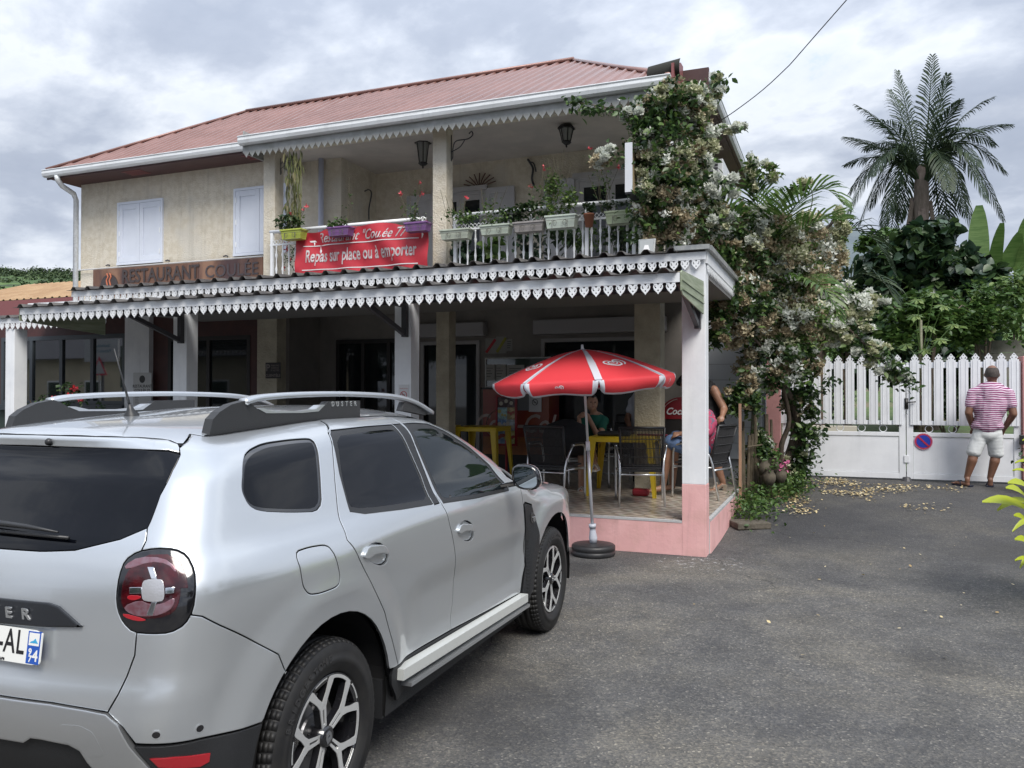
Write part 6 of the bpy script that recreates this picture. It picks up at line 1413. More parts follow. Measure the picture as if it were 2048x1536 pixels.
MB().prism([(-.085,-.10),(.085,-.10),(.095,.10),(-.095,.10)],lambda u,v,w:(c.x+u,8.75+w+v*.2,c.z+v),.05).build('body',galv,t,bevel=.006)
MB().prism([(-.070,-.085),(.070,-.085),(.078,.085),(-.078,.085)],lambda u,v,w:(c.x+u,8.745+w+v*.2,c.z+v),.004).build('lens',mat('floodlight_lens',(.35,.37,.37),.15),t)
MB().prism([(-.065,-.08),(.065,-.08),(.03,-.01),(.02,.03),(-.02,.03),(-.03,-.01)],lambda u,v,w:(c.x+u,8.742+w+v*.2,c.z+v),.003).build('reflector',mat('chrome_white',(.75,.75,.75),.3),t)
t=thing('air_conditioner','white outdoor air-conditioner unit on the side wall under the eave, among the climber','air conditioner',(-1.85,13.6,4.6)); a=W(1460,345,13.2)
MB().box(-2.04,-1.62,13.0,13.85,4.62,5.28).build('casing',mat('ac_white',(.62,.64,.66),.4),t,bevel=.015)
for i in range(5): MB().box(-1.98,-1.70,12.992,12.999,4.95+i*.055,4.985+i*.055).build('grille_slot',steel,t)
# ------------------------------------------------------------------ window boxes on the rail
def plant_stuff(t,c,n,r,m,size,tv=LEAF_V,tf=LEAF_F,flat=.4): 
    if n>0: scatter('foliage',clumpy(n,c,r,k=9,cr_=.4),size,m,t,tv,tf,flat=flat)
soil=mat('soil',(.03,.022,.016),.95)
m_redf=mat('flower_red',(.5,.03,.05),.5,island=G((.42,.02,.04),(.60,.05,.07),(.62,.10,.12)))
def twig(t,pts,r=.004,m=None): MB().tube(cr(pts,4),r,5).build('twig',m or mat('twig',(.09,.08,.045),.8),t)
def planter(u,v,w,h,col,name,label,plants,Y=10.05):
    c=W(u,v,Y); k=PXM(Y,u); hw=w*k/2*1.0; hh=h*k/2; t=thing('window_box',label,'planter',(c.x,Y,c.z-hh),'planter boxes hung along the balcony rail')
    pm=mat(name,col,.5,col2=tuple(x*.8 for x in col),nscale=9); b=MB(); 
    o=[(-hw*.92,-hh),(hw*.92,-hh),(hw,hh),(-hw,hh)]; dy=.085
    V=[(c.x+x*(1 if z>0 else .95),Y+yy*(1 if z>0 else .82),c.z+z) for yy in (-dy,dy) for x,z in o]; b.add(V,[(0,1,2,3),(5,4,7,6),(4,5,1,0),(1,5,6,2),(4,0,3,7)])
    b.box(c.x-hw-.008,c.x+hw+.008,Y-dy-.010,Y-dy+.004,c.z+hh-.022,c.z+hh+.002); b.box(c.x-hw-.008,c.x+hw+.008,Y+dy-.004,Y+dy+.010,c.z+hh-.022,c.z+hh+.002); b.box(c.x-hw-.008,c.x-hw+.006,Y-dy,Y+dy,c.z+hh-.022,c.z+hh+.002); b.box(c.x+hw-.006,c.x+hw+.008,Y-dy,Y+dy,c.z+hh-.022,c.z+hh+.002)
    b.build('box',pm,t,bevel=.004); MB().box(c.x-hw+.01,c.x+hw-.01,Y-dy+.01,Y+dy-.01,c.z+hh-.03,c.z+hh-.012).build('soil',soil,t)
    wm=mat('rack_wire',(.16,.15,.13),.5,.6); b=MB(); y=Y-dy-.018
    b.tube([(c.x-hw-.012,y,c.z+hh*.2),(c.x+hw+.012,y,c.z+hh*.2)],.003,5); b.tube([(c.x-hw*.95,y,c.z-hh-.006),(c.x+hw*.95,y,c.z-hh-.006)],.003,5)
    for s_ in (-1,1):
        b.tube([(c.x+s_*.07+.035*math.cos(a)*s_*(1-a/14),y,c.z-hh*.25+.035*math.sin(a)) for a in np.linspace(0,7.5,14)],.0028,5); b.tube([(c.x+s_*(hw+.012),y,c.z+hh*.2),(c.x+s_*(hw+.012),Y+.14,c.z+hh*1.3)],.003,5); b.tube([(c.x+s_*hw*.5,y,c.z-hh),(c.x+s_*hw*.5,y,c.z+hh*.2)],.003,5)
    b.build('wire_rack',wm,t)
    z=c.z+hh
    for pl in plants:
        kind=pl[0]
        if kind=='bush': _,dx,hgt,rx,n,m,sz=pl; plant_stuff(t,(c.x+dx,Y,z+hgt*.5),n,(rx,.09,hgt*.5),m,sz)
        elif kind=='tall':   # bamboo-like canes with hanging leaves
            for i in range(7):
                x=c.x+random.uniform(-.08,.12); top_=z+random.uniform(.6,1.25); twig(t,[(x,Y,z),(x+random.uniform(-.06,.02),Y,(z+top_)/2),(x+random.uniform(-.12,.05),Y,top_)],.006,mat('cane',(.16,.17,.06),.6))
            pts=np.array([(c.x+random.uniform(-.16,.12),Y+random.uniform(-.06,.06),z+random.random()*1.2) for _ in range(150)]); R=rot_rand(150,.1); R[:,:,0]=R[:,:,0]*.3+np.array((0,0,-1)); R[:,:,0]/=np.linalg.norm(R[:,:,0],axis=1)[:,None]; R[:,:,1]=np.cross(R[:,:,2],R[:,:,0])
            tv=LEAF_V*np.array((1,.42,1)); scatter('foliage',pts,.15,mat('leaf_dryish',(.1,.12,.04),.6,island=G((.07,.09,.03),(.13,.14,.05),(.20,.17,.09)),backl=.2),t,tv,LEAF_F,R=R)
        elif kind=='stems':
            _,dx,hgt,n,fl=pl
            for i in range(n):
                x=c.x+dx+random.uniform(-.1,.1); e=(x+random.uniform(-.22,.22),Y+random.uniform(-.05,.05),z+hgt*random.uniform(.6,1)); twig(t,[(x,Y,z),((x+e[0])/2+random.uniform(-.04,.04),Y,(z+e[2])/2),e],.003)
                plant_stuff(t,((x+e[0])/2,Y,(z+e[2])/2),10,(.06,.04,hgt*.25),m_leafm,.045)
                if random.random()<fl: scatter('flowers',np.array(e)+np.random.normal(size=(4,3))*.012,.026,m_redf,t,BRACT_V,BRACT_F,flat=0)
    return t
planter(588,470,50,20,(.42,.48,.08),'planter_lime','lime green planter with tall cane plant and red flowers left of the banner',[('tall',),('bush',-.05,.25,.22,230,m_leafd,.06),('stems',.0,.4,6,.5)])
planter(682,464,50,18,(.22,.10,.28),'planter_purple','purple planter with low leafy plant over the left half of the banner',[('bush',-.08,.12,.18,120,m_leafm,.06),('stems',.05,.75,1,0)])
planter(836,455,50,18,(.22,.10,.28),'planter_purple','purple planter with sparse geranium beside the middle balcony column',[('bush',-.05,.2,.14,90,m_leafd,.045),('stems',-.1,.55,4,.7)])
planter(913,470,64,20,(.44,.48,.40),'planter_sage','grey-green planter directly right of the middle balcony column',[('bush',.1,.35,.22,190,m_leafm,.05),('stems',.05,.6,6,.1)])
planter(993,461,64,20,(.46,.52,.44),'planter_sage_light','pale sage planter, second to the right of the middle column',[('bush',-.05,.30,.26,160,m_leafl,.045),('stems',-.1,.55,5,0)])
planter(1060,455,64,20,(.30,.28,.27),'planter_taupe','taupe planter overflowing with dark green hanging leaves',[('bush',-.15,.24,.34,620,m_leafd,.055),('stems',.15,.8,6,.5)])
planter(1124,445,64,26,(.50,.56,.49),'planter_mint','pale mint planter with big yellow-green shrub',[('bush',.0,.55,.24,560,m_leafl,.055),('stems',-.05,.9,7,.1)])
planter(1245,436,66,26,(.38,.44,.28),'planter_olive','soft olive green planter at the right end of the rail with tall red-flowered stems',[('bush',-.02,.14,.28,200,m_leafd,.04),('stems',-.2,.85,7,.7)])
c=W(1178,440,10.08); t=thing('clay_pot','small terracotta pot with dark plant between the mint and olive planters','flower pot',(c.x,10.08,c.z-.07)); MB().lathe([(.0,-.09),(.05,-.09),(.068,.06),(.072,.06),(.072,.08),(.062,.08)],c,(0,0,1),16).build('pot',mat('terracotta',(.30,.12,.07),.8),t,True); plant_stuff(t,(c.x,10.08,c.z+.14),90,(.09,.07,.08),m_leafd,.06); 
# potted plants on the balcony floor behind the balusters
labs=['leafy potted plants behind the balusters, directly right of the middle column','broad-leaved potted plant behind the balusters left of the centre post','potted plant with red pot behind the balusters in mid rail','fern-like potted plant behind the balusters right of the second post','dense dark potted foliage behind the balusters at the right end','pot plant with pale leaves behind the right-hand balusters','small red-flowered plant behind the railing left of the banner']
for (u,v,r,n,m,sz,lb) in ((935,500,.26,170,m_leafb,.10,0),(985,500,.22,120,m_leafm,.11,1),(1060,495,.28,150,m_leafb,.09,2),(1130,485,.30,230,m_leafd,.09,3),(1235,480,.34,420,m_leafd,.08,4),(1185,490,.24,200,m_leafm,.07,5),(580,510,.13,120,m_leafd,.05,6)):
    c=W(u,v,10.75); t=thing('potted_plant',labs[lb],'pot plant',(c.x,10.75,3.2)); MB().lathe([(.0,0),(.09,0),(.13,.22),(.14,.22),(.14,.25),(.12,.25)],(c.x,10.75,3.2),(0,0,1),14).build('pot',mat('pot_red',(.40,.03,.03),.5) if lb==2 else mat('pot_dark',(.06,.05,.045),.7),t,True)
    plant_stuff(t,(c.x,10.70,3.68),n,(r,.18,.30),m,sz,HEART_V if lb in (0,1,2) else LEAF_V,HEART_F if lb in (0,1,2) else LEAF_F,flat=.2)
    if lb==6: scatter('flowers',clumpy(26,(c.x,10.6,3.75),(.12,.1,.25),k=6,cr_=.2),.03,m_redf,t,BRACT_V,BRACT_F)
# ------------------------------------------------------------------ bits around the terrace
t=thing('bamboo_screen','weathered bamboo and timber screen at the right side of the terrace','fence',(-1.05,10.9,.2)); bw=mat('old_bamboo',(.075,.06,.038),.8,col2=(.13,.105,.07),nscale=15,stretch=(6,6,1),bump=.5)
for i in range(13):
    x=W(1484+i*5.2,900,10.9+.05*i).x; b=MB(); b.tube([(x,10.9+.05*i,.1),(x+random.uniform(-.03,.03),10.9+.05*i,1.25+random.uniform(-.35,.15))],.016+random.random()*.014,7); b.build('cane',bw,t)
MB().box(-1.13,-1.10,10.55,10.60,.1,1.46).build('timber_strip',mat('orange_timber',(.40,.23,.14),.7,col2=(.33,.20,.14),nscale=5),t)
MB().tube([(-1.05,10.85,.9),(-.75,11.5,.92)],.012,6).build('cross_rail',bw,t)
for i,(u,v,Y) in enumerate(((1528,935,11.0),(1545,930,11.1),(1538,955,10.95),(1560,950,11.15))):
    c=W(u,v,Y); t=thing('clay_pot',['brown urn pot at the foot of the bamboo screen','grey-brown urn pot beside the climber trunk','lower brown pot in the leaves by the bamboo screen','small pot with pink flowers near the climber trunk'][i],'flower pot',c); MB().lathe([(.0,-.10),(.05,-.10),(.085,-.03),(.085,.03),(.055,.08),(.06,.10)],c,(0,0,1),14).build('pot',mat('mossy_pot',(.06,.05,.038),.85,col2=(.10,.085,.06),nscale=12),t,True)
    scatter('flowers' if i==3 else 'foliage',clumpy(40,c+Vector((0,0,.18)),(.12,.1,.10),k=6,cr_=.4),.05,mat('flower_pink',(.45,.10,.22),.6) if i==3 else m_leafm,t)
c=W(1510,1040,9.95); b=MB(); b.box(-.20,.20,-.16,.16,0,.075); o=b.build('stone_slab',mat('mossy_stone',(.08,.072,.055),.95,col2=(.12,.105,.085),nscale=14,bump=1,bscale=40),bevel=.012); o.location=(-.93,9.75,gz(-.9,9.7)); o.rotation_euler=(0,0,.5); tag(o,'mossy square stone slab lying at the corner of the terrace side','slab')
# flowering shrub and wall window area on the far left
t=thing('red_flower_shrub','thin shrub with red blossoms below the left shop window','shrub',(-10.2,8.3,0)); P=[]
for (u,v,ru,rv,n) in ((150,790,26,30,170),(100,830,40,40,260),(50,850,40,40,260),(190,840,30,30,150),(30,905,40,40,200)):
    c=W(u,v,8.4); k=PXM(8.4,u); P.append(clumpy(n,c,(ru*k,.15,rv*k),k=8,cr_=.4))
scatter('foliage',np.vstack(P),.06,m_leafd,t); Q=np.vstack([np.array(W(u,v,8.3))+np.random.normal(size=(12,3))*.02 for u,v in ((150,780),(105,800),(92,818),(62,838),(160,800),(40,870),(20,838),(112,850),(140,795))]); scatter('flowers',Q,.035,m_redf,t,BRACT_V,BRACT_F)
for i in range(5): MB().tube([(-10.2,8.3,0),W(80+i*25,860,8.35),W(60+i*30,800+i*5,8.4)],.008,5).build('stem',bark,t)
# notices on the pillars
def poster(name,label,cx,cz,w,h,y,col,cat='notice',frame=None,group=None):
    t=thing(name,label,cat,(cx,y,cz)); MB().box(cx-w/2,cx+w/2,y-.006,y,cz-h/2,cz+h/2).build('sheet',mat('paper_'+name if col not in MATS else col,col,.6),t)
    if frame: 
        f=MB(); q=.012; f.box(cx-w/2-q,cx+w/2+q,y-.010,y,cz+h/2,cz+h/2+q); f.box(cx-w/2-q,cx+w/2+q,y-.010,y,cz-h/2-q,cz-h/2); f.box(cx-w/2-q,cx-w/2,y-.010,y,cz-h/2,cz+h/2); f.box(cx+w/2,cx+w/2+q,y-.010,y,cz-h/2,cz+h/2); f.build('frame',frame,t)
    return t
ink2=mat('print_black',(.03,.03,.03),.6); redp=mat('print_red',(.45,.03,.04),.6)
def tx(t,s,sz,x,y,z,m=ink2,**k): return text('lettering',s,sz,m,(x,y,z),(1,0,0),(0,0,1),t,depth=.0005,**k)
c=W(285,778,11.29); t=poster('menu_notice','white RESTAURANT notice on the left white pilaster',c.x,c.z,.44,.60,11.29,(.55,.56,.56))
MB().lathe([(0,.002),(.07,.002)],(c.x,11.284,c.z+.18),(0,-1,0),16).build('logo',ink2,t); tx(t,'RESTAURANT',.075,c.x,11.283,c.z+.05,bold=.001); tx(t,'COULÉE 77',.075,c.x,11.283,c.z-.03,bold=.001)
for i in range(5): MB().box(c.x-.17,c.x-.17+random.uniform(.05,.1),11.282,11.284,c.z-.12-.035*i,c.z-.112-.035*i).build('text_line',ink2,t)
c=W(808,787,8.018); t=poster('no_smoking_notice','no-smoking notice taped to the second veranda pillar above the car roof',c.x,c.z,.13,.20,8.016,(.62,.63,.64))
def nosmoke(t,x,y,z,r,m1,m2):
    MB().tube([(x+r*math.cos(a),y,z+r*math.sin(a)) for a in np.linspace(0,2*PI,24,endpoint=False)],r*.10,6,closed=True).build('ring',m1,t); MB().bar((x-r*.7,y,z+r*.7),(x+r*.7,y,z-r*.7),r*.15,r*.17,up=(1,0,1)).build('slash',m1,t); MB().box(x-r*.55,x+r*.5,y+.001,y+.002,z-r*.1,z+r*.08).build('cigarette',m2,t)
nosmoke(t,c.x,8.008,c.z-.015,.038,redp,ink2); tx(t,'DEFENSE DE FUMER',.012,c.x,8.009,c.z+.055,redp)
c=W(546,741,10.88); t=poster('parking_sign','small black parking-for-customers sign on the dim stucco column',c.x,c.z,.30,.26,10.885,(.025,.022,.024),cat='sign')
pw_=mat('print_dim',(.22,.19,.18),.6); tx(t,'P',.16,c.x-.10,10.876,c.z+.04,pw_,bold=.003); tx(t,'PARKING',.04,c.x+.045,10.876,c.z+.08,pw_); tx(t,'RÉSERVÉ',.04,c.x+.045,10.876,c.z+.04,pw_); tx(t,'À NOTRE',.04,c.x+.045,10.876,c.z+.0,pw_); tx(t,'CLIENTÈLE',.062,c.x,10.876,c.z-.085,pw_,bold=.001)
# ------------------------------------------------------------------ snack counter with the red drinks front
YK=11.9
def at2(u,v,Y=YK): return W(u,v,Y)
a=at2(966,775);b2=at2(1098,892); zt=a.z; 
t=thing('drinks_counter','dark red cola-fronted snack counter with glass case on top','counter',((a.x+b2.x)/2,YK,.34))
colm=mat('cola_red',(.22,.016,.016),.35,col2=(.26,.06,.02),nscale=1.2); org_=mat('cola_orange',(.36,.13,.035),.4,col2=(.26,.09,.03),nscale=6)
MB().box(a.x,b2.x,YK,YK+.5,.34,.62).build('plinth',darkw,t); MB().box(a.x,b2.x,YK,YK+.5,.62,.90).build('panel',org_,t); MB().box(a.x,b2.x,YK,YK+.5,.90,zt-.03).build('panel',colm,t); MB().box(a.x-.03,b2.x+.03,YK-.03,YK+.55,zt-.03,zt).build('worktop',darkw,t)
g1=mat('case_glass',(.05,.07,.065),.05,spec=.7); MB().box(a.x,b2.x,YK+.10,YK+.115,zt,zt+.46).build('case_glass',g1,t); b=MB()
for z in (zt+.0,zt+.46): b.box(a.x,b2.x,YK+.08,YK+.10,z,z+.02)
b.box(a.x,a.x+.02,YK+.08,YK+.10,zt+.02,zt+.46); b.build('case_frame',galv,t)
wsc=mat('cola_white',(.40,.33,.30),.5)
text('lettering','Coca-Cola',.40,wsc,((a.x+b2.x)/2+.02,YK-.003,1.10),(1,0,0),(0,0,1),t,depth=.001,shear=.35,bold=.006,sx=.86)
MB().tube(cr([(a.x+.25,YK-.003,1.33),(a.x+.10,YK-.003,1.22),(a.x+.06,YK-.003,1.02),(a.x+.16,YK-.003,.92),(a.x+.30,YK-.003,.98)],6),.02,6,flat=.2).build('swash',wsc,t)
for i,(u,v,w,h,m) in enumerate(((982,692,.20,.26,(.30,.29,.27)),(1003,690,.19,.28,(.035,.12,.06)),(1019,690,.11,.20,(.26,.10,.09)),(980,745,.19,.26,(.16,.17,.16)),(1000,745,.19,.26,(.24,.25,.24)),(1030,745,.30,.24,(.07,.13,.11)))):
    c=at2(u,v,YK+.07 if i>2 else 12.49); t2=poster('notice_sheet',['white sheet with red diagonal band on the wall above the snack counter','green sheet with yellow diagonal on the wall above the snack counter','small red and white sheet at the right of the three wall notices','grey paper taped left in the glass case','pale handwritten paper in the middle of the glass case','greenish price sheet in the glass case'][i],c.x,c.z,w,h,YK+.09 if i>2 else 12.49,m)
    if i<2: MB().bar((c.x-w*.42,12.480,c.z-h*.42),(c.x+w*.42,12.480,c.z+h*.42),.004,.045,up=(1,0,-1)).build('band',redp if i==0 else mat('print_yellow',(.30,.28,.04),.6),t2)
    else: 
        for j in range(4): MB().box(c.x-w*.35,c.x+w*random.uniform(.0,.35),(YK+.09 if i>2 else 12.49)-.009,(YK+.09 if i>2 else 12.49)-.0065,c.z+h*.25-j*h*.17,c.z+h*.25-j*h*.17+.012).build('text_line',mat('print_mid',(.09,.09,.09),.6),t2)
c=at2(1069,807,YK-.05); t2=poster('no_smoking_notice','grey no-smoking sheet hanging on the red counter front',c.x,c.z,.21,.26,YK-.02,(.27,.28,.28)); nosmoke(t2,c.x,YK-.032,c.z+.02,.045,ink2,ink2)
c=at2(1045,805,YK-.05); poster('blank_notice','blank grey sheet on the counter between ice-cream board and no-smoking sheet',c.x,c.z,.20,.25,YK-.021,(.20,.21,.22))
# ice-cream menu board
c0=at2(992,790,11.5);c1=at2(1034,888,11.5); t=thing('ice_cream_board','red-framed ice-cream picture board standing in front of the snack counter','menu board',((c0.x+c1.x)/2,11.5,.34)); rf=mat('board_red',(.26,.012,.02),.4)
b=MB(); x0,x1,z0,z1=c0.x,c1.x,c1.z-.03,c0.z; q=.03
b.box(x0,x0+q,11.48,11.52,z0,z1); b.box(x1-q,x1,11.48,11.52,z0,z1); b.box(x0+q,x1-q,11.48,11.52,z1-q,z1); b.box(x0+q,x1-q,11.48,11.52,z0,z0+q); b.build('frame',rf,t)
b=MB(); b.tube([((x0+x1)/2,11.5,z0),((x0+x1)/2,11.5,.36)],.02,6); b.box((x0+x1)/2-.16,(x0+x1)/2+.16,11.4,11.6,.34,.36); b.build('stand',rf,t)
cols=[(.05,.03,.035),(.30,.24,.13),(.20,.32,.38),(.10,.18,.34),(.16,.24,.40),(.34,.30,.14),(.26,.30,.34),(.34,.40,.16),(.30,.05,.06)]
rows=[(1.0,.78,[(0,1,0)]),(.78,.52,[(0,.55,2),(.55,1,1)]),(.52,.28,[(0,.5,3),(.5,1,6)]),(.28,.0,[(0,.42,4),(.42,.6,8),(.6,1,7)])]
for hi,lo,cs in rows:
    for (p,q2,ci) in cs:
        xa=x0+.032+(x1-x0-.064)*p; xb=x0+.032+(x1-x0-.064)*q2; za=z0+.032+(z1-z0-.064)*lo; zb=z0+.032+(z1-z0-.064)*hi; MB().box(xa,xb-.002,11.49,11.5,za,zb-.002).build('picture',mat('ice_picture_%s'%'abcdefghi'[ci],cols[ci],.4,col2=tuple(min(.6,v*1.7+.03) for v in cols[ci]),nscale=16,ramp=(.48,.56)),t)
        b=MB(); 
        for j in range(3):
            cx=xa+(xb-xa)*(.2+.3*j); cz=za+(zb-za)*random.uniform(.3,.7); b.lathe([(0,.0012),(.020+random.random()*.012,.001)],(cx,11.488-.0006*j,cz),(0,-1,0),10)
        b.build('ice_cream_print',mat('ice_print_%s'%'abc'[ci%3],((.45,.42,.36),(.34,.08,.07),(.42,.36,.12))[ci%3],.5),t)
# red round-topped cola sign behind the terrace chairs
c=W(1362,838,10.9); t=thing('round_cola_sign','round-topped dark red cola sign behind the terrace chairs, partly hidden by the corner pillar','sign',(c.x,10.9,.34)); R0=.30; k=PXM(10.9,1350)
cz=W(1350,838,10.9).z; b=MB(); b.lathe([(0,0),(R0,0),(R0,.04),(0,.04)],(c.x,10.9,cz-.02),(0,-1,0),32,a0=0,a1=PI,ref=(1,0,0)); 
b=MB(); b.prism([(R0*math.cos(R_(a)),R0*math.sin(R_(a))*.98) for a in range(0,181,10)],lambda u,v,w:(c.x+u,10.9+w,cz+v),.04); b.build('disc',mat('cola_dark_red',(.20,.010,.018),.3),t)
MB().tube([((R0-.03)*math.cos(R_(a))+c.x,10.895,cz+(R0-.03)*math.sin(R_(a))) for a in range(100,150,6)],.006,5).build('highlight_line',wsc,t)
text('lettering','Coca-Cola',.13,mat('print_white',(0,0,0)),(c.x+.05,10.893,cz+.10),(1,0,0),(0,0,1),t,depth=.001,shear=.35,bold=.003,sx=.9); MB().box(c.x-R0,c.x+R0,10.91,10.94,.34,cz).build('body',darkw,t)
# ------------------------------------------------------------------ tables and chairs
yel=mat('yellow_plastic',(.62,.44,.015),.35,col2=(.56,.40,.02),nscale=4)
def table(x,y,rz,label,z0=.34,s=.40,h=.72):
    t=thing('plastic_table',label,'table',(0,0,0),'yellow plastic tables'); 
    b=MB(); b.box(-s,s,-s,s,h-.012,h); b.box(-s,s,-s,-s+.012,h-.065,h-.012); b.box(-s,s,s-.012,s,h-.065,h-.012); b.box(-s,-s+.012,-s+.012,s-.012,h-.065,h-.012); b.box(s-.012,s,-s+.012,s-.012,h-.065,h-.012); b.build('tabletop',yel,t,bevel=.006)
    for i in (-1,1):
        for j in (-1,1):
            b=MB(); p=Vector((i*(s-.008),j*(s-.008),h-.015)); q=Vector((i*(s+.03),j*(s+.03),0))
            for (dx,dy) in ((-i*.045,0),(0,-j*.045)):
                w0=.095;w1=.045
                if dx: vs=[p,p+Vector((-i*w0,0,0)),q+Vector((-i*w1,0,0)),q]; n=Vector((0,-j*.012,0))
                else: vs=[p,p+Vector((0,-j*w0,0)),q+Vector((0,-j*w1,0)),q]; n=Vector((-i*.012,0,0))
                b.add(vs+[v+n for v in vs],[(0,1,2,3),(7,6,5,4),(0,4,5,1),(1,5,6,2),(2,6,7,3),(3,7,4,0)])
            b.build('leg',yel,t)
    t.location=(x,y,z0); t.rotation_euler=(0,0,rz); return t
table(-2.45,9.98,.10,'yellow plastic table at the front of the terrace with a chair in front of it')
table(-5.75,10.9,.0,'yellow plastic table deep in the veranda beside the stucco column',h=.76)
table(-4.85,11.0,.05,'yellow plastic table deep in the veranda in front of the snack counter',h=.76,s=.33)
alu=mat('brushed_aluminium',(.62,.63,.64),.28,.95); wick=mat('black_wicker',(.018,.018,.020),.6,col2=(.035,.035,.038),nscale=60); blk=mat('chair_black',(.014,.014,.016),.45)
def chair(x,y,rz,label,z0=.34,group='black woven terrace armchairs',full=True,backm=None,sc_=1.0):
    t=thing('terrace_chair',label,'chair',(0,0,0),group); W2=.255
    for s_ in (-1,1):
        b=MB(); b.tube(cr([(s_*W2*1.06,.26,0),(s_*W2*1.06,.25,.42),(s_*W2*1.08,.235,.58),(s_*W2*1.10,.19,.635),(s_*W2*1.12,.08,.655),(s_*W2*1.10,-.14,.655)],4),.0135,8); b.build('leg',alu,t,True)
        b=MB(); b.tube([(s_*W2*.98,-.33,0),(s_*W2*.93,-.25,.40),(s_*W2*.96,-.22,.50),(s_*W2*1.10,-.14,.652)],.0135,8); b.build('leg',alu,t,True)
        b=MB(); b.bar((s_*W2*1.12,.14,.668),(s_*W2*1.10,-.12,.668),.050,.018); b.build('armrest',blk,t,bevel=.006)
        b=MB(); b.tube([(s_*W2*.86,-.20,.38),(s_*W2*.90,-.26,.60),(s_*W2*.96,-.33,.87)],.015,7); b.build('back_post',blk,t,True)
        b=MB(); b.tube([(s_*W2*.95,-.24,.375),(s_*W2*1.05,.25,.375)],.011,6); b.build('side_rail',alu,t,True)
    b=MB(); b.tube([(-W2*.96,-.33,.868),(W2*.96,-.33,.868)],.017,8); b.build('top_rail',blk,t,True)
    b=MB(); b.tube([(-W2*.94,-.262,.345),(W2*.94,-.262,.345)],.011,7); b.build('stretcher',alu,t,True); b=MB(); b.tube([(-W2*1.04,.25,.36),(W2*1.04,.25,.36)],.011,7); b.build('stretcher',alu,t,True)
    b=MB(); b.box(-W2*.9,W2*.9,-.23,.25,.405,.425); b.build('seat',wick,t,bevel=.006)
    b=MB(); b.box(-W2*.93,W2*.93,-.25,-.22,.375,.40); b.build('seat_bar',blk,t)
    n=30; b=MB()
    for i in range(n):
        f=(i+.5)/n*2-1; xa=f*W2*.86; xb=f*W2*.94; b.tube([(xa,-.205,.40),(f*W2*.89,-.268,.62),(xb,-.328,.86)],.0060,4,cap=False)
    for j in range(5):
        z=.44+.10*j; yy=-.21-.075*(z-.4)/.24 if z<.64 else -.268-.06*(z-.62)/.24; b.tube([(-W2*.9,yy-.004,z),(0,yy-.012,z),(W2*.9,yy-.004,z)],.0045,4,cap=False)
    o=b.build('woven_back',wick,t); o['kind']='stuff'
    t.location=(x,y,z0); t.rotation_euler=(0,0,rz); t.scale=(sc_,)*3; return t
chair(-2.07,9.15,R_(16),'black woven armchair with its back to the camera in front of the yellow table')
chair(-3.05,9.02,R_(-6),'black woven armchair with its back to the camera at the left, behind the parasol pole')
chair(-2.12,10.95,R_(150),'black woven armchair beyond the yellow table, in front of the cola sign')
chair(-1.50,10.0,R_(72),'black woven armchair holding the man in the pink floral shirt')
chair(-3.15,10.55,R_(-150),'black woven armchair in which the woman in green sits')
# stacked chairs in the back
for i in range(2): chair(-2.95+.02*i,11.75+.03*i,R_(170),'stacked dark metal chair behind the front table, '+('lower one' if i==0 else 'upper one'),z0=.34+.12*i,group='stacked chairs at the back',sc_=.92)
# things on the front table
b=MB(); b.box(-.20,.20,-.13,.13,0,.055); o=b.build('black_bag',mat('bag_black',(.010,.010,.012),.5),bevel=.02); o.location=(-2.55,9.85,1.062); o.rotation_euler=(0,0,.1); tag(o,'flat black bag lying on the yellow table','bag')
b=MB(); b.box(-.19,.19,-.03,.03,0,.02); o=b.build('maroon_folder',mat('maroon',(.14,.012,.03),.4),bevel=.006); o.location=(-2.12,10.05,1.061); tag(o,'thin maroon folder lying at the right side of the yellow table','folder')
b=MB(); b.lathe([(0,0),(.34,0),(.40,.03),(.42,.30),(.36,.50),(.12,.60),(0,.61)],(0,0,0),(0,0,1),18); b.v=[(v[0]*1.0,v[1]*.55,v[2]) for v in b.v]; o=b.build('black_backpack',mat('bag_cloth',(.008,.008,.010),.8,bump=.5,bscale=30),None,True); o.location=(-3.22,9.95,.80); o.scale=(.75,.7,.75); tag(o,'bulky black bag heaped on the chair left of the woman in green','bag')
b=MB(); b.box(-.10,.10,-.06,.06,0,.09); o=b.build('red_pouch',mat('pouch_red',(.25,.01,.02),.5),bevel=.03); o.location=(-2.2,9.75,.342); tag(o,'small red pouch on the floor under the yellow table','pouch')
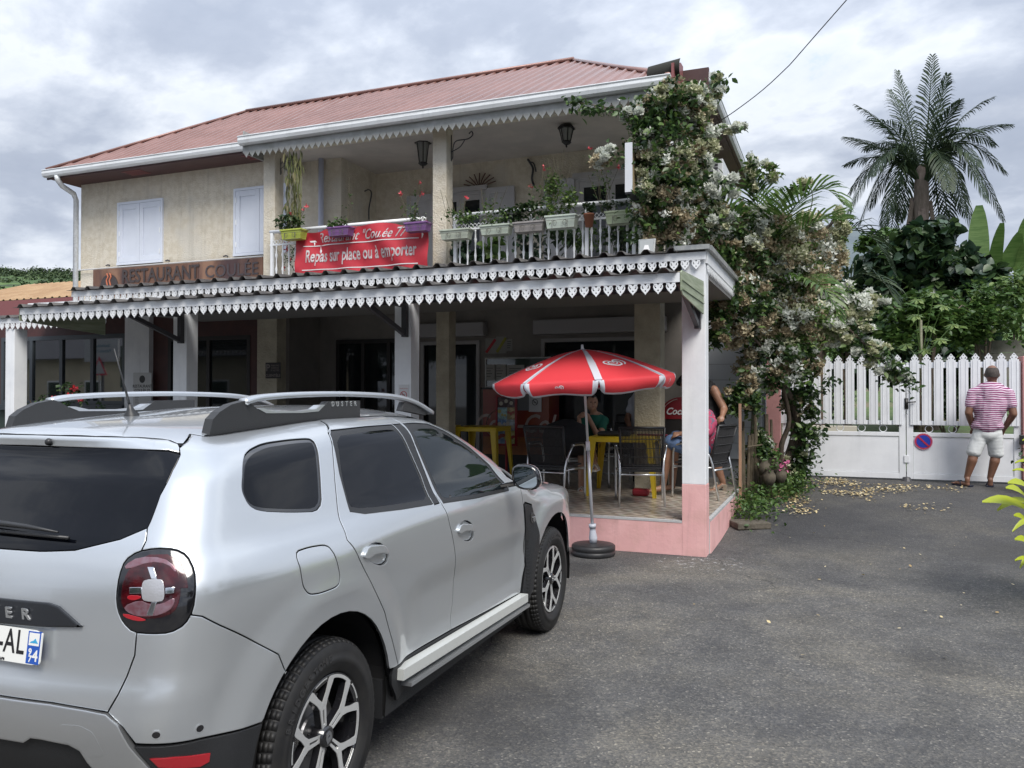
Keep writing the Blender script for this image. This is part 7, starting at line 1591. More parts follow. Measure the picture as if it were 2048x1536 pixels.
# ------------------------------------------------------------------ parasol
def parasol():
    bx,by=-2.215,7.72; t=thing('parasol','red and white ice-cream parasol standing in front of the terrace','parasol',(bx,by,0))
    ax=W(1165,700,7.62); b0=Vector((bx,by,.12)); d=(ax-b0).normalized(); rub=mat('base_black',(.018,.019,.021),.45,col2=(.028,.028,.030),nscale=12)
    b=MB(); b.lathe([(0,0),(.205,0),(.215,.015),(.215,.045),(.205,.052),(.215,.06),(.215,.095),(.20,.108),(.15,.112),(.11,.118),(.05,.12),(0,.12)],(bx,by,0),(0,0,1),40); b.build('base',rub,t,True)
    b=MB(); b.lathe([(.0,0),(.036,0),(.042,.05),(.030,.12),(.030,.15),(.036,.15),(.036,.185),(.024,.185),(.0,.185)],b0,d,18); b.build('pole_socket',mat('socket_grey',(.50,.53,.60),.4),t,True)
    mid=b0.lerp(ax,.50); b=MB(); b.tube([b0,mid],.016,12); b.build('lower_pole',mat('pole_grey',(.42,.44,.47),.35,.4),t,True); b=MB(); b.tube([mid,ax],.0125,12); b.build('upper_pole',mat('pole_light',(.62,.63,.64),.35,.3),t,True)
    b=MB(); b.lathe([(.0,-.04),(.021,-.04),(.021,.05),(.0,.05)],mid,d,14); b.build('collar',mat('sign_white',(0,0,0)),t,True)
    b=MB(); b.lathe([(.030,-.02),(.022,0),(.014,.02),(.012,.05),(.0,.056)],ax,d,12); b.build('finial',mat('sign_white',(0,0,0)),t,True)
    red=mat('canopy_red',(.80,.065,.08),.6,backl=.30); wt=mat('canopy_white',(.70,.72,.78),.6,backl=.25); Rr=.90; H=.285; va=.125
    u_,w_=basis(d); 
    # reference: angle 0 points to the camera
    tc=Vector((0,0,H_CAM))-ax; tc=(tc-d*tc.dot(d)).normalized(); rt_=tc.cross(d).normalized()*-1
    def P(a,r,drop,push=0):
        q=tc*math.cos(a)+rt_*math.sin(a); return ax-d*drop+q*(r+push)
    def surfp(a0,a1,u,v):
        """u -1..1 across the gore, v 0..1 apex->rim, 1..2 valance"""
        am=(a0+a1)/2; ha=(a1-a0)/2; a=am+ha*u
        if v<=1:
            r=Rr*v; cosc=math.cos(ha)/math.cos(ha*u); drop=H*(v**1.45)*1.0; sag=-.018*math.sin(PI*v)*(1-u*u)
            return P(a,r*cosc,drop-sag*-1+.0)
        s=v-1; cosc=math.cos(ha)/math.cos(ha*u); wav=.012*math.sin(u*5+am*3)*s; cor=1-max(0,abs(u)-.80)/.20*.22*s
        uu=u*(1-.05*s); a=am+ha*uu
        return P(a,Rr*math.cos(ha)/math.cos(ha*uu)+.014*math.sin(PI*s)+wav-.05*s*s,H+va*s*(1-.30*max(0,(abs(u)-.82)/.18)**2)+.012*math.sin(am*5+u*3)*s)
    for g in range(8):
        a0=R_(8+45*g); a1=a0+R_(45); V=[];F_=[];mi=[]; us=[-1,-.93,-.86,-.6,-.3,0,.3,.6,.86,.93,1]; vs=[0,.04]+[.1*i for i in range(1,10)]+[.97,1.0,1.12,1.3,1.55,1.75,1.88,2.0]
        for v in vs:
            for u in us: V.append(surfp(a0,a1,u,v))
        n=len(us)
        for i in range(len(vs)-1):
            for j in range(n-1):
                F_.append((i*n+j,i*n+j+1,(i+1)*n+j+1,(i+1)*n+j)); uc=(us[j]+us[j+1])/2; vc=(vs[i]+vs[i+1])/2; wide=.86 if g!=-1 else .8
                edge=(1-abs(uc))*vc*.35*1.0; mi.append(1 if (abs(uc)>.93 or (abs(uc)>.86 and vc>1) or vc>1.88) else 0)
        o=mesh_obj('canopy_gore',V,F_,[red,wt],t,smooth=True); o.data.polygons.foreach_set('material_index',mi); 
        s_=o.modifiers.new('cloth','SOLIDIFY'); s_.thickness=.0015
        # printed heart swirl
        def heart(cu,cv,s,nm='heart_print'):
            strokes=[([(-.05,.12),(-.30,.34),(-.62,.30),(-.74,.02),(-.55,-.28),(-.15,-.52),(.20,-.58),(.55,-.42),(.62,-.05),(.45,.24),(.18,.26),(.0,.08)],.075),
                     ([(.05,.18),(.30,.48),(.70,.50),(.98,.25),(1.0,-.10),(.80,-.42)],.085),
                     ([(-.02,-.02),(-.20,.12),(-.38,.06),(-.38,-.14),(-.15,-.30),(.08,-.36)],.060),([(.02,-.05),(.18,.08),(.34,.02),(.32,-.18),(.10,-.34)],.055)]
            b=MB()
            for pts,w in strokes:
                C=cr([(x,y,0) for x,y in pts],5); L=len(C)
                row=[]
                for i,p in enumerate(C):
                    q=Vector(C[min(i+1,L-1)])-Vector(C[max(i-1,0)]); q.normalize(); nx,ny=-q.y,q.x; ww=w*(.35+.65*math.sin(PI*min(1,max(0,(i+1)/(L+1))))**.5)
                    for sg in (-1,1):
                        x=(p[0]-.1+nx*ww*sg)*s; y=(p[1]+ny*ww*sg)*s*.78
                        v=cv-y/(Rr*.95 if cv<1 else va*1.0); u=cu+x/(Rr*max(.2,min(v,1))*math.tan(R_(22.5))) ; row.append(surfp(a0,a1,u,v)+d*.004+(tc*math.cos((a0+a1)/2)+rt_*math.sin((a0+a1)/2))*.004)
                b.add(row,[(2*i,2*i+1,2*i+3,2*i+2) for i in range(L-1)])
            b.build(nm,mat('canopy_print',(.72,.72,.75),.6),o)
        if g%2==0: heart(0,.66,.14)
        else: heart(-.05,1.48,.050)
    for g in range(8):
        a=R_(8+45*g); b=MB(); 
        pts=[P(a,Rr*v,H*(v**1.45)-.004) for v in (.02,.2,.4,.6,.8,.98,1.0)]
        q=-tc*math.sin(a)+rt_*math.cos(a); row=[]
        wd=.034 if g==0 else .016
        for i,p in enumerate(pts): w=wd*(.35+.65*min(1,i/3)) if g==0 else wd; row+= [p-q*w+d*.004,p+q*w+d*.004]
        b.add(row,[(2*i,2*i+1,2*i+3,2*i+2) for i in range(len(pts)-1)]); b.build('seam_strip',wt,t,True)
        b=MB(); b.tube([P(a,.03,.16),P(a,Rr*.55,H*.55**1.45+.012)],.004,5); b.tube([P(a,.02,.02),P(a,Rr*.98,H+.008)],.004,5); b.build('rib',galv,t)
parasol()
# ------------------------------------------------------------------ people: blended volumes remeshed into one skin each
def sph(b,c,r,n=12,sq=(1,1,1),rz=0):
    c=Vector(c); prof=[(math.sin(PI*i/8),-math.cos(PI*i/8)) for i in range(9)]; k=len(b.v); b.lathe([(max(1e-4,p*r),q*r) for p,q in prof],(0,0,0),(0,0,1),n)
    Rm=Matrix.Rotation(rz,3,'Z')
    for i in range(k,len(b.v)): v=Vector((b.v[i][0]*sq[0],b.v[i][1]*sq[1],b.v[i][2]*sq[2])); b.v[i]=tuple(c+Rm@v)
def cap(b,p0,r0,p1,r1,n=12):
    p0=Vector(p0);p1=Vector(p1); d=(p1-p0); L=d.length; 
    if L<1e-5: return sph(b,p0,r0)
    prof=[(max(1e-4,r0*math.sin(PI/2*i/4)),-r0*math.cos(PI/2*i/4)) for i in range(5)]+[(max(1e-4,r1*math.cos(PI/2*i/4)),L+r1*math.sin(PI/2*i/4)) for i in range(5)]
    b.lathe(prof,p0,d,n)
def blend(name,segs,m,parent,vox=.011,sm=6):
    b=MB()
    for s in segs:
        if s[0]=='c': cap(b,*s[1:5])
        elif s[0]=='e': sph(b,s[1],1,14,s[2],s[3] if len(s)>3 else 0)
        elif s[0]=='x': 
            for i in range(len(s[1])-1): cap(b,s[1][i],s[2][i],s[1][i+1],s[2][i+1])
    o=b.build(name,m,parent,True); r=o.modifiers.new('skin','REMESH'); r.mode='VOXEL'; r.voxel_size=vox; r.use_smooth_shade=True
    if sm: s_=o.modifiers.new('soft','SMOOTH'); s_.iterations=sm; s_.factor=.5
    return o
def finger_hand(palm,dirv,up,side,r=1.0,curl=.5):
    """segments of a small hand: palm centre, finger direction, back-of-hand normal, thumb side"""
    palm=Vector(palm);d=Vector(dirv).normalized();up=Vector(up).normalized();w=d.cross(up).normalized()*side; out=[('c',palm-d*.03,.024*r,palm+d*.025,.026*r),('c',palm+w*.018-d*.01,.018*r,palm+w*.018+d*.03,.017*r),('c',palm-w*.018-d*.01,.018*r,palm-w*.018+d*.03,.017*r)]
    for i,(o_,l) in enumerate(((-.030,.058),(-.010,.072),(.010,.068),(.029,.052))):
        a=palm+d*.035+w*o_*r; b_=a+(d*.6-up*curl*.5)*l*.55; c=b_+(d*.35-up*curl*1.0).normalized()*l*.5; out+=[('c',a,.0095*r,b_,.009*r),('c',b_,.009*r,c,.0078*r)]
    a=palm-d*.02-w*.03; out+=[('c',a,.012*r,a-w*.022+d*.03,.010*r),('c',a-w*.022+d*.03,.010*r,a-w*.02+d*.06-up*.01,.009*r)]
    return out
skin=mat('skin_tan',(.26,.135,.085),.5,col2=(.30,.16,.105),nscale=14,subs=.08); skin_d=mat('skin_brown',(.17,.082,.05),.5,col2=(.20,.10,.065),nscale=14,subs=.08); skin_l=mat('skin_light',(.36,.20,.135),.5,col2=(.40,.23,.155),nscale=14,subs=.1)
hairm=mat('hair_dark',(.012,.010,.009),.5,bump=1,bscale=120,stretch=(1,1,.3))
def striped():
    m=bpy.data.materials.new('striped_jersey'); m.use_nodes=True; nt=m.node_tree;N=nt.nodes;L=nt.links;b=N['Principled BSDF'];b.inputs['Roughness'].default_value=.85
    tc=N.new('ShaderNodeTexCoord');s=N.new('ShaderNodeSeparateXYZ');L.new(tc.outputs['Object'],s.inputs[0]); n=N.new('ShaderNodeTexNoise'); n.inputs['Scale'].default_value=5; L.new(tc.outputs['Object'],n.inputs['Vector'])
    a=N.new('ShaderNodeMath');a.operation='MULTIPLY_ADD';L.new(n.outputs['Fac'],a.inputs[0]);a.inputs[1].default_value=.05;L.new(s.outputs[2],a.inputs[2])
    q=N.new('ShaderNodeMath');q.operation='MULTIPLY';L.new(a.outputs[0],q.inputs[0]);q.inputs[1].default_value=33; f=N.new('ShaderNodeMath');f.operation='FRACT';L.new(q.outputs[0],f.inputs[0]); g=N.new('ShaderNodeMath');g.operation='GREATER_THAN';L.new(f.outputs[0],g.inputs[0]);g.inputs[1].default_value=.52
    x=N.new('ShaderNodeMixRGB');L.new(g.outputs[0],x.inputs[0]);x.inputs[1].default_value=(.62,.50,.60,1);x.inputs[2].default_value=(.20,.02,.11,1);L.new(x.outputs[0],b.inputs['Base Color']); return m
def man():
    Y=13.12; g=gz(1.9,Y); t=thing('person','balding man seen from behind at the gate in purple striped t-shirt, white shorts and flip-flops','person',(1.9,Y,g))
    p=lambda u,v,dy=0:W(u,v,Y+dy)
    hip=p(1975,858); sh=p(1981,778); neck=p(1984,765)
    hd=p(1984,747); r=.098
    LK,RK=p(1948,905,-.03),p(1992,908,.05); LA,RA=p(1934,958,-.02),p(1980,960,.05); Lh,Rh=p(1962,866),p(1988,866)
    body=[('e',hd,(.088,.102,.118)),('e',hd+Vector((0,.02,-.05)),(.072,.085,.08)),('c',neck+Vector((0,0,-.02)),.062,hd+Vector((0,.01,-.05)),.058),('e',hd+Vector((-.088,.01,-.02)),(.014,.022,.032)),('e',hd+Vector((.088,.01,-.02)),(.014,.022,.032)),('e',hd+Vector((0,.105,-.03)),(.016,.022,.024)),('e',sh+Vector((0,0,-.12)),(.20,.13,.2)),('e',hip+Vector((0,0,.08)),(.17,.13,.17))]
    for H_,K_,A_,s_ in ((Lh,LK,LA,-1),(Rh,RK,RA,1)):
        body+=[('x',[H_,K_,K_+(A_-K_)*.28+Vector((0,-.025,0)),A_+Vector((0,-.005,.03))],[.085,.062,.066,.040]),('c',A_+Vector((0,-.03,.0)),.036,A_+Vector((0,-.03,-.03)),.034)]
        f=Vector((-.16,.14,0)) if s_<0 else Vector((.03,.20,0)); base=Vector((A_.x,A_.y,g+.035)); body+=[('c',base+Vector((0,-.03,0)),.034,base+f*.75,.030)]
        w=f.cross(Vector((0,0,1))).normalized()
        for i in range(5): q=base+f*.85+w*(i-2)*.018*s_; body.append(('c',q,.014-.001*i,q+f*.15,.011))
    LS,RS=p(1946,788),p(2017,788); LE,RE=p(1937,826,-.05),p(2027,828,-.05); LW,RW=p(1946,856,.12),p(2009,856,.12)
    for S_,E_,W_ in ((LS,LE,LW),(RS,RE,RW)):
        body+=[('x',[S_,E_,E_+(W_-E_)*.35,W_],[.058,.050,.048,.034])]; body+=finger_hand(W_+(W_-E_).normalized()*.05,(W_-E_),(0,1,.2),1,1,.4)
    blend('body',body,skin_d,t,.0095,4)
    shirt=[('e',sh+Vector((0,0,-.06)),(.235,.135,.12)),('x',[sh+Vector((0,0,-.05)),sh.lerp(hip,.45),hip+Vector((0,0,.06))],[.165,.178,.172]),('e',sh.lerp(hip,.4)+Vector((-.07,0,0)),(.155,.15,.22)),('e',sh.lerp(hip,.4)+Vector((.07,0,0)),(.155,.15,.22)),('e',hip+Vector((0,0,.07)),(.200,.162,.10)),('e',hip+Vector((-.06,0,.04)),(.150,.150,.075)),('e',hip+Vector((.06,0,.04)),(.150,.150,.075))]
    for S_,E_ in ((LS,LE),(RS,RE)): shirt+=[('x',[S_+(sh-S_)*.25+Vector((0,0,.01)),S_,S_.lerp(E_,.55)],[.085,.080,.076])]
    shirt+=[('c',sh+Vector((-.10,0,.012)),.075,sh+Vector((.10,0,.012)),.075)]
    o=blend('shirt',shirt,striped(),t,.011,5); tx_=bpy.data.textures.new('folds','CLOUDS'); tx_.noise_scale=.10; dm=o.modifiers.new('folds','DISPLACE'); dm.texture=tx_; dm.strength=.016; dm.mid_level=.5
    sm_=mat('shorts_white',(.62,.64,.64),.8,col2=(.54,.56,.57),nscale=6)
    sh_=[('e',hip+Vector((0,0,.03)),(.190,.150,.11)),('e',hip+Vector((0,.0,-.07)),(.175,.14,.12))]
    for H_,K_ in ((Lh,LK),(Rh,RK)):
        e_=H_.lerp(K_,.98); n_=7
        for i in range(n_): q_=H_.lerp(e_,i/(n_-1)); sh_.append(('e',q_,(.110-.008*i/n_,.112-.006*i/n_,.075)))
    o=blend('shorts',sh_,sm_,t,.011,14); dm=o.modifiers.new('folds','DISPLACE'); dm.texture=tx_; dm.strength=.014; dm.mid_level=.5
    hb=MB(); sph(hb,hd+Vector((0,-.004,-.006)),1,20,(.0935,.1075,.122)); 
    hb.f=[f for f in hb.f if -.055<sum(hb.v[i][2]-hd.z for i in f)/len(f)<.062 and sum(hb.v[i][1]-hd.y for i in f)/len(f)<.045]; hb.mi=[0]*len(hb.f); hb.build('hair',mat('hair_cropped',(.045,.036,.034),.8,col2=(.08,.065,.06),nscale=60),t,True)
    for A_,f in ((LA,Vector((-.17,.15,0))),(RA,Vector((.03,.21,0)))):
        base=Vector((A_.x,A_.y,g)); w=f.cross(Vector((0,0,1))).normalized(); fn=f.normalized(); out=[(-.07,.038),(-.05,.045),(.05,.042),(.15,.052),(.20,.045),(.22,.02)]
        poly=[(a,b_) for a,b_ in out]+[(a,-b_) for a,b_ in out[::-1]]; b=MB(); b.prism(poly,lambda u,v,ww:base+fn*u+w*v+Vector((0,0,.004+ww)),.018); b.tube(cr([base+fn*.06+w*.045+Vector((0,0,.02)),base+fn*.10+w*.02+Vector((0,0,.075)),base+fn*.16+Vector((0,0,.055)),base+fn*.10-w*.02+Vector((0,0,.075)),base+fn*.06-w*.045+Vector((0,0,.02))],4),.008,6); b.build('flip_flop',mat('navy_rubber',(.012,.015,.035),.5),t)
man()
def woman_green():
    Y=10.35; t=thing('person','seated woman in a green top resting her chin on her hands behind the yellow table','person',(-3.0,10.5,.34)); p=lambda u,v,dy=0:W(u,v,Y+dy)
    hd=p(1184,806); sh=p(1192,842,.08); hip=p(1190,892,.25)
    LS=p(1166,846,.05);RS=p(1207,842,.05);RE=p(1199,880,-.22);LE=p(1160,876,-.22);RW=p(1175,830,-.12);LW=p(1158,834,-.14)
    body=[('e',hd,(.078,.092,.105)),('e',hd+Vector((.03,-.05,-.055)),(.046,.048,.055)),('e',hd+Vector((.045,-.088,-.012)),(.012,.020,.018)),('c',sh+Vector((0,0,.03)),.048,hd+Vector((0,0,-.05)),.045),('x',[sh,hip],[.13,.14]),('x',[LS,LE,LW],[.048,.042,.026]),('x',[RS,RE,RW],[.050,.043,.026]),
      ('x',[hip+Vector((-.08,0,0)),p(1166,895,-.25),p(1164,935,-.25),p(1162,972,-.28)],[.085,.068,.055,.036]),('x',[hip+Vector((.08,0,0)),p(1180,893,-.2),p(1186,912,-.35),p(1190,925,-.45)],[.085,.066,.052,.036]),('c',p(1162,978,-.28),.030,p(1162,984,-.42),.026),('c',p(1190,928,-.45),.030,p(1192,940,-.52),.024)]
    body+=finger_hand(RW+Vector((-.03,0,.015)),(-1,0,.25),(0,-.4,1),1,.85,.3)+finger_hand(LW+Vector((.03,0,.015)),(1,0,.2),(0,-.4,1),-1,.85,.3)
    blend('body',body,skin_l,t,.0095,4)
    blend('top',[('x',[sh+Vector((0,0,-.02)),sh.lerp(hip,.5),hip],[.145,.15,.16]),('c',LS,.075,RS,.075),('c',LS,.062,LS.lerp(LE,.35),.058),('c',RS,.064,RS.lerp(RE,.40),.058)],mat('green_cloth',(.008,.11,.075),.8),t,.012,4)
    blend('skirt',[('x',[hip+Vector((-.07,0,0)),p(1168,893,-.16)],[.11,.09]),('x',[hip+Vector((.07,0,0)),p(1182,890,-.12)],[.11,.09])],mat('dark_cloth',(.012,.012,.014),.8),t,.014,4)
    blend('hair',[('e',hd+Vector((-.015,.03,.02)),(.088,.092,.105)),('e',hd+Vector((-.05,.07,.02)),(.06,.06,.07)),('c',hd+Vector((-.05,0,.04)),.045,hd+Vector((.02,-.035,.085)),.03)],hairm,t,.011,4)
    for q in (hd+Vector((.010,-.0865,.012)),hd+Vector((.062,-.068,.012))):
        b=MB(); sph(b,q,.012,8,(1,.6,.55)); b.build('eye',hairm,t)
    b=MB(); sph(b,hd+Vector((.043,-.094,-.048)),.02,8,(1,.4,.3)); b.build('mouth',mat('lips',(.22,.06,.05),.5),t)
    for q in (p(1162,981,-.35),p(1191,935,-.50)):
        b=MB(); b.box(q.x-.035,q.x+.035,q.y-.11,q.y+.10,q.z-.045,q.z-.025); b.tube(cr([q+Vector((-.04,-.02,-.02)),q+Vector((0,-.03,.035)),q+Vector((.04,-.02,-.02))],4),.010,6); b.tube(cr([q+Vector((-.035,.07,-.02)),q+Vector((0,.03,.05)),q+Vector((.035,.07,-.02))],4),.007,6); b.build('sandal',mat('sandal_white',(.55,.53,.50),.5),t,bevel=.006)
woman_green()
def woman_black():
    Y=10.85; t=thing('person','woman in a sleeveless black dress bending forward behind the corner pillar','person',(-1.35,10.85,.34)); p=lambda u,v,dy=0:W(u,v,Y+dy)
    sh=p(1412,784); hip=p(1428,870,.05); hd=p(1375,762); RS=p(1428,780,-.12);RE=p(1448,818,-.14);RW=p(1444,833,-.28)
    body=[('e',hd,(.085,.082,.105)),('e',hd+Vector((-.04,-.06,-.05)),(.045,.05,.05)),('e',hd+Vector((-.03,-.085,-.01)),(.014,.02,.02)),('c',hd+Vector((.05,0,-.03)),.05,sh+Vector((-.03,0,0)),.06),('x',[sh,sh.lerp(hip,.5),hip],[.125,.13,.15]),('x',[RS,RE,RE.lerp(RW,.5),RW],[.062,.050,.042,.030]),('x',[p(1395,790,.1),p(1385,825,.1),p(1375,845,.0)],[.055,.045,.03]),
      ('x',[hip+Vector((.04,-.03,-.05)),p(1430,912,-.05),p(1435,935,-.04),p(1446,964,-.02)],[.10,.068,.062,.038]),('x',[hip+Vector((-.08,.05,-.05)),p(1405,915,.1),p(1398,970,.12)],[.10,.066,.036]),('c',p(1447,970,-.02),.034,p(1428,979,-.14),.026),('c',p(1398,972,.12),.034,p(1385,979,.0),.026)]
    body+=finger_hand(RW+Vector((-.01,-.03,-.015)),(-.5,-.5,-.5),(0,-.7,.7),1,.95,.6); 
    for i in range(5): body.append(('c',p(1428-i*1.5,979,-.14-.012*i),.011,p(1423-i*1.0,981,-.19-.01*i),.009))
    blend('body',body,skin,t,.0095,4)
    o=blend('dress',[('x',[sh+Vector((.01,0,.02)),sh.lerp(hip,.5),hip+Vector((.01,0,0))],[.138,.145,.178]),('x',[hip,p(1427,908,.0)],[.185,.165]),('c',p(1408,775,.05),.07,RS+Vector((-.05,0,.02)),.055),('c',hip+Vector((-.08,0,0)),.16,p(1408,908,.05),.14)],mat('black_dress',(.008,.008,.010),.75),t,.012,5)
    tx_=bpy.data.textures['folds']; dm=o.modifiers.new('folds','DISPLACE'); dm.texture=tx_; dm.strength=.02; dm.mid_level=.5
    blend('hair',[('e',hd+Vector((.01,.02,.03)),(.10,.10,.11)),('c',hd+Vector((-.05,-.01,.03)),.06,hd+Vector((-.10,-.02,-.02)),.05)],hairm,t,.012,4)
    for q,ya in ((p(1438,976,-.08),0),(p(1392,976,.06),0)):
        b=MB(); z=.342; b.prism([(-.15,0),(-.02,.0),(.03,.05),(.09,.06),(.09,.075),(.02,.068),(-.04,.025),(-.15,.018)],lambda u,v,w:(q.x+u+.02,q.y-.06+w-u*.5,z+v),.06); b.prism([(.045,0),(.088,0),(.09,.06),(.04,.058)],lambda u,v,w:(q.x+u+.02,q.y-.06+w-u*.5,z+v),.055); b.tube(cr([(q.x-.06,q.y-.05,z+.02),(q.x-.03,q.y-.02,z+.085),(q.x-.02,q.y+.03,z+.03)],4),.014,6); b.build('sandal',mat('sandal_beige',(.40,.34,.27),.5),t)
woman_black()
def floral():
    m=bpy.data.materials.new('floral_shirt'); m.use_nodes=True; nt=m.node_tree;N=nt.nodes;L=nt.links;b=N['Principled BSDF'];b.inputs['Roughness'].default_value=.8
    tc=N.new('ShaderNodeTexCoord'); v=N.new('ShaderNodeTexVoronoi'); v.inputs['Scale'].default_value=16; n=N.new('ShaderNodeTexNoise'); n.inputs['Scale'].default_value=22; n.inputs['Distortion'].default_value=1.5; L.new(tc.outputs['Object'],v.inputs['Vector']);L.new(tc.outputs['Object'],n.inputs['Vector'])
    a=N.new('ShaderNodeMath');a.operation='MULTIPLY_ADD';L.new(n.outputs['Fac'],a.inputs[0]);a.inputs[1].default_value=.5;L.new(v.outputs['Distance'],a.inputs[2])
    r=N.new('ShaderNodeValToRGB');L.new(a.outputs[0],r.inputs[0]);e=r.color_ramp.elements;e[0].position=.42;e[0].color=(.46,.34,.38,1);e[1].position=.47;e[1].color=(.38,.05,.11,1);k=e.new(.95);k.color=(.36,.05,.11,1);k=e.new(.98);k.color=(.12,.10,.15,1);L.new(r.outputs[0],b.inputs['Base Color']); return m
def man_pink():
    Y=10.0; t=thing('person','seated person in pink floral shirt and blue shorts, barefoot, partly hidden by the corner pillar','person',(-1.5,10.0,.34)); p=lambda u,v,dy=0:W(u,v,Y+dy)
    sh=p(1406,840); hip=p(1404,895); hd=p(1388,800)
    K1=p(1338,884,-.12);A1=p(1326,968,-.06);K2=p(1350,876,.18);A2=p(1345,965,.2); RS=p(1420,847,-.14);RE=p(1405,878,-.26);RW=p(1362,868,-.2)
    body=[('e',hd,(.095,.085,.115)),('e',hd+Vector((-.07,0,-.05)),(.05,.05,.055)),('e',hd+Vector((-.098,0,-.005)),(.02,.014,.018)),('c',sh+Vector((0,0,.03)),.065,hd+Vector((.01,0,-.05)),.06),('x',[sh,hip],[.15,.16]),('x',[RS,RE,RW],[.056,.046,.030]),('x',[p(1405,845,.2),p(1385,868,.2),p(1350,868,.1)],[.05,.044,.03]),
      ('x',[hip+Vector((0,-.1,0)),K1,K1.lerp(A1,.35),A1],[.10,.072,.066,.042]),('x',[hip+Vector((0,.1,0)),K2,K2.lerp(A2,.35),A2],[.10,.070,.062,.042]),('c',A1+Vector((.0,-.0,-.05)),.040,A1+Vector((-.13,-.08,-.075)),.030),('c',A2+Vector((0,0,-.05)),.038,A2+Vector((-.13,-.05,-.085)),.030)]
    for A_ in (A1,A2):
        for i in range(5): q=A_+Vector((-.13-.004*i,-.105+.020*i,-.085)); body.append(('c',q,.013-.001*i,q+Vector((-.045,-.01,-.004)),.011-.001*i))
    body+=finger_hand(RW+Vector((-.05,0,-.01)),(-1,0,-.25),(0,-.3,1),1,1,.7)
    blend('body',body,skin,t,.0095,4)
    o=blend('shirt',[('x',[sh+Vector((0,0,.0)),sh.lerp(hip,.5),hip+Vector((0,0,.02))],[.155,.165,.165]),('c',sh+Vector((0,-.14,0)),.088,sh+Vector((0,.14,0)),.088),('x',[RS,RS.lerp(RE,.55)],[.085,.082]),('x',[p(1408,845,.2),p(1380,850,.2)],[.08,.075])],floral(),t,.012,5); dm=o.modifiers.new('folds','DISPLACE'); dm.texture=bpy.data.textures['folds']; dm.strength=.02; dm.mid_level=.5
    o=blend('shorts',[('x',[hip+Vector((0,-.09,-.02)),K1+Vector((.03,0,-.005))],[.125,.098]),('x',[hip+Vector((0,.10,-.02)),K2+Vector((.03,0,0))],[.125,.098])],mat('denim_blue',(.07,.12,.24),.85,col2=(.10,.16,.29),nscale=30),t,.012,4); dm=o.modifiers.new('folds','DISPLACE'); dm.texture=bpy.data.textures['folds']; dm.strength=.015; dm.mid_level=.5
    blend('hair',[('e',hd+Vector((.015,0,.03)),(.10,.095,.10))],hairm,t,.012,4)
man_pink()
def man_white():
    Y=11.35; t=thing('person','person in a white t-shirt standing behind the right stucco column, mostly hidden','person',(-2.45,11.35,.34)); p=lambda u,v,dy=0:W(u,v,Y+dy)
    sh=p(1285,800);hip=p(1284,885);hd=p(1296,756); LS=p(1268,805);LE=p(1254,838,-.1);LW=p(1262,862,-.25)
    body=[('e',hd,(.085,.10,.115)),('e',hd+Vector((0,-.07,-.05)),(.05,.05,.055)),('e',hd+Vector((0,-.10,-.01)),(.015,.02,.02)),('c',sh,.06,hd,.055),('x',[sh,hip],[.14,.14]),('x',[LS,LE,LW],[.052,.042,.028]),('x',[p(1305,805),p(1318,845),p(1312,880)],[.052,.042,.028]),('x',[hip+Vector((-.08,0,0)),p(1276,935),p(1276,985)],[.09,.06,.04]),('x',[hip+Vector((.08,0,0)),p(1292,935),p(1292,985)],[.09,.06,.04])]+finger_hand(LW+Vector((0,-.03,-.03)),(0,-.6,-.6),(0,-.7,.7),1,1,.5)
    blend('body',body,skin_d,t,.012,4)
    blend('shirt',[('x',[sh,hip],[.165,.165]),('c',LS,.09,p(1305,805),.09),('c',LS,.075,LS.lerp(LE,.5),.07)],mat('white_cotton',(.42,.44,.50),.85),t,.013,5)
    blend('trousers',[('x',[hip+Vector((-.08,0,0)),p(1276,935),p(1276,980)],[.12,.085,.07]),('x',[hip+Vector((.08,0,0)),p(1292,935),p(1292,980)],[.12,.085,.07])],mat('dark_cloth',(0,0,0)),t,.015,4)
    blend('hair',[('e',hd+Vector((0,.02,.03)),(.09,.10,.10))],hairm,t,.013,3)
man_white()
# ------------------------------------------------------------------ the other side of the road: only seen mirrored in window panes and car glass
def RF(u,v,yb,yw=11.36):
    P=W(u,v,yw); d=P-Vector((0,0,H_CAM)); k=(P.y-yb)/d.y; return Vector((P.x+d.x*k,yb,P.z+d.z*k))
def street_house(x0,x1,y,h,label,rc,wc):
    t=thing('street_house',label,'building',((x0+x1)/2,y-3,0),'houses across the road')
    b=MB(); b.box(x0,x1,y-6,y,0,h); b.build('wall',mat('street_wall_%d'%int(wc[0]*100),wc,.85,col2=tuple(c*.85 for c in wc),nscale=1),t)
    b=MB(); b.add([(x0-.5,y+.5,h),(x1+.5,y+.5,h),(x1+.5,y-6.5,h),(x0-.5,y-6.5,h),(x0+2,y-3,h+1.9),(x1-2,y-3,h+1.9)],[(0,1,5,4),(1,2,5),(2,3,4,5),(3,0,4),(3,2,1,0)]); b.build('roof',mat('street_roof',rc,.7),t)
    n=int((x1-x0)/2.6)
    for i in range(n):
        x=x0+1.3+2.6*i; W_=MB().box(x-.55,x+.55,y,y+.03,1.0,2.2).build('window',white,t); MB().box(x-.48,x+.48,y+.03,y+.04,1.07,2.13).build('pane',pane,W_)
    MB().box((x0+x1)/2+.3,(x0+x1)/2+1.2,y,y+.035,0,2.1).build('door',brownred,t)
    return t
street_house(-46,-24,-7,3.3,'long low cream house across the road, seen mirrored in the left shop windows',(.06,.06,.07),(.50,.44,.32))
street_house(-16,-4,-17,3.4,'pale house across the road behind the viewpoint',(.16,.07,.06),(.45,.42,.38))
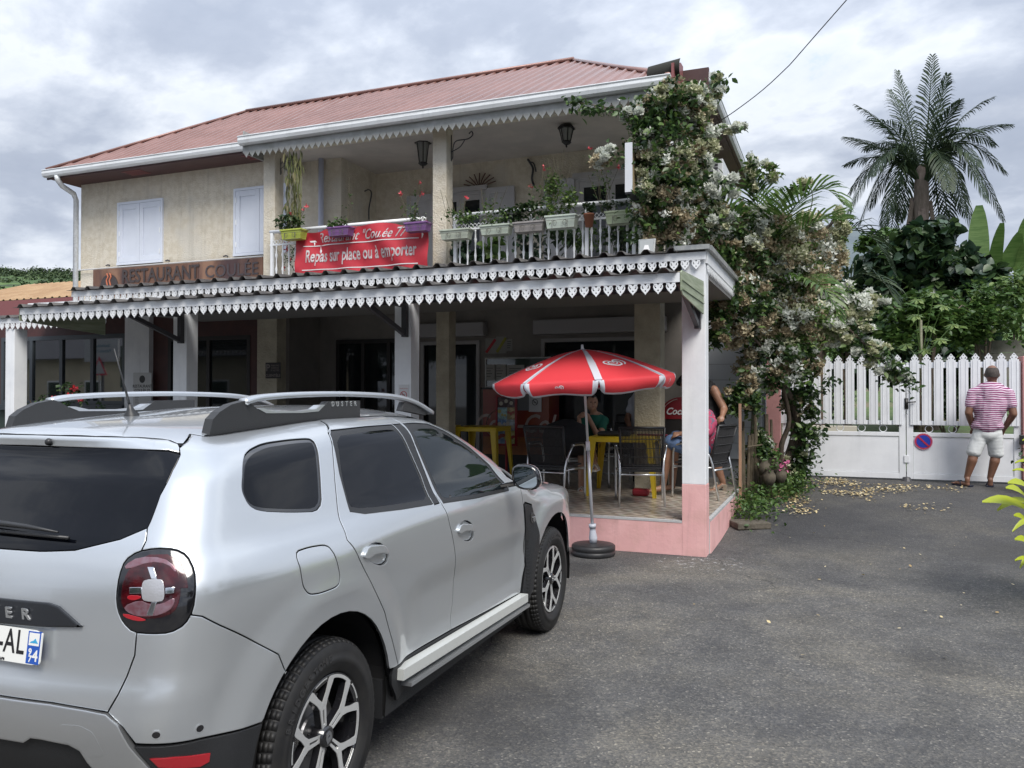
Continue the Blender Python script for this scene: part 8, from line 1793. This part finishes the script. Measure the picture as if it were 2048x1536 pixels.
a=RF(168,724,3.0);b_=RF(236,678,3.0); t=thing('snack_board','white sandwich menu board seen mirrored in the shop window','sign',((a.x+b_.x)/2,3,0)); xm=(a.x+b_.x)/2; zm=(a.z+b_.z)/2; wd=abs(a.x-b_.x);hh=abs(a.z-b_.z)
MB().box(xm-wd/2,xm+wd/2,2.95,3,zm-hh/2,zm+hh/2).build('board',mat('board_white',(.34,.35,.36),.6),t); MB().box(xm-.04,xm+.04,2.9,2.95,0,zm+hh/2).build('post',steel,t)
tt=mat('board_teal',(.05,.16,.22),.6)
for s_,dz in (('Sandwicherie',.22),('Poissons Frites',-.02)): text('lettering',s_,hh*.20,tt,(xm,3.003,zm+hh*dz),(-1,0,0),(0,0,1),t,depth=.001)
a=RF(240,775,3.2);b_=RF(300,690,3.2); t=thing('street_awning_sign','dark green shop sign board seen mirrored at the edge of the shop window','sign',((a.x+b_.x)/2,3.2,0)); xm=(a.x+b_.x)/2; zm=(a.z+b_.z)/2
MB().box(b_.x,a.x,3.15,3.2,a.z,b_.z).build('board',mat('board_green',(.05,.07,.055),.6),t); MB().box(xm-.04,xm+.04,3.1,3.15,0,b_.z).build('post',steel,t)
k=abs(a.x-b_.x)
c1=RF(254,725,3.2); c2=RF(252,750,3.2)
text('lettering','ie',.62,mat('board_white',(0,0,0)),(c1.x,3.203,c1.z),(-1,0,0),(0,0,1),t,depth=.001,bold=.006); text('lettering','s',.62,MATS['board_white'],(c2.x+.15,3.203,c2.z),(-1,0,0),(0,0,1),t,depth=.001,bold=.006)
c=RF(198,738,3.1); t=thing('road_sign','triangular road sign seen mirrored in the shop window','sign',(c.x,3.1,0)); s_=.42
MB().prism([(s_*math.sin(a),s_*math.cos(a)) for a in (0,2*PI/3,4*PI/3)],lambda u,v,w:(c.x+u,3.1+w,c.z+v),.01).build('plate',mat('sign_red',(0,0,0)),t); MB().prism([(s_*.72*math.sin(a),s_*.72*math.cos(a)) for a in (0,2*PI/3,4*PI/3)],lambda u,v,w:(c.x+u,3.11+w,c.z+v),.004).build('face',mat('board_white',(0,0,0)),t); MB().tube([(c.x,3.09,0),(c.x,3.09,c.z)],.03,8).build('post',galv,t)
def street_tree(x,y,h,r,n,label,m=None):
    t=thing('street_tree',label,'tree',(x,y,0),'trees along the roadside behind the viewpoint')
    MB().tube([(x,y,0),(x+.1,y,h*.4),(x-.05,y+.1,h*.75)],[.18,.13,.06],8).build('trunk',bark,t,True)
    P=np.vstack([clumpy(n//3,(x+dx,y+dy,h*.72+dz),(r*.7,r*.7,h*.22),k=16,cr_=.4) for dx,dy,dz in ((-r*.4,0,-.2),(r*.4,.2,0),(0,-.2,h*.12))]); scatter('crown',P,.30,m or m_leafd,t,flat=.3)
for i,(x,y,h,r) in enumerate(((9.5,-1.0,5.2,2.2),(10.5,4.5,5.8,2.4),(11.5,9.5,5.0,2.3),(8.5,-6.5,4.6,2.2),(2.5,-13,6.0,2.6),(-2.5,-15,4.6,2.2),(13,14,5.5,2.4),(-8,-13.5,5.2,2.2),(-20,-11,5.6,2.6))):
    street_tree(x,y,h,r,2100,['roadside tree mirrored in the front door window','tree right of the driveway mirrored in the car side glass','tree right of the drive level with the terrace','low roadside tree right behind the viewpoint','tall roadside tree behind the viewpoint','small roadside tree behind the parked car','tree at the far right of the plot beyond the driveway','roadside tree behind the left end of the car','tree by the long house across the road'][i])
MB_=MB(); 
for i in range(14):
    pass
t=thing('boundary_hedge','clipped dark hedge along the right side of the plot, mirrored low in the car glass','hedge',(6.6,2,0)); P=np.array([(6.6+random.uniform(-.5,.5),random.uniform(-7,9),random.random()**.8*1.7) for _ in range(5200)]); scatter('foliage',P,.16,m_leafd,t,flat=.3); MB().box(6.3,6.9,-7,9,0,1.4).build('inner_branches',mat('leaf_deep',(0,0,0)),t)
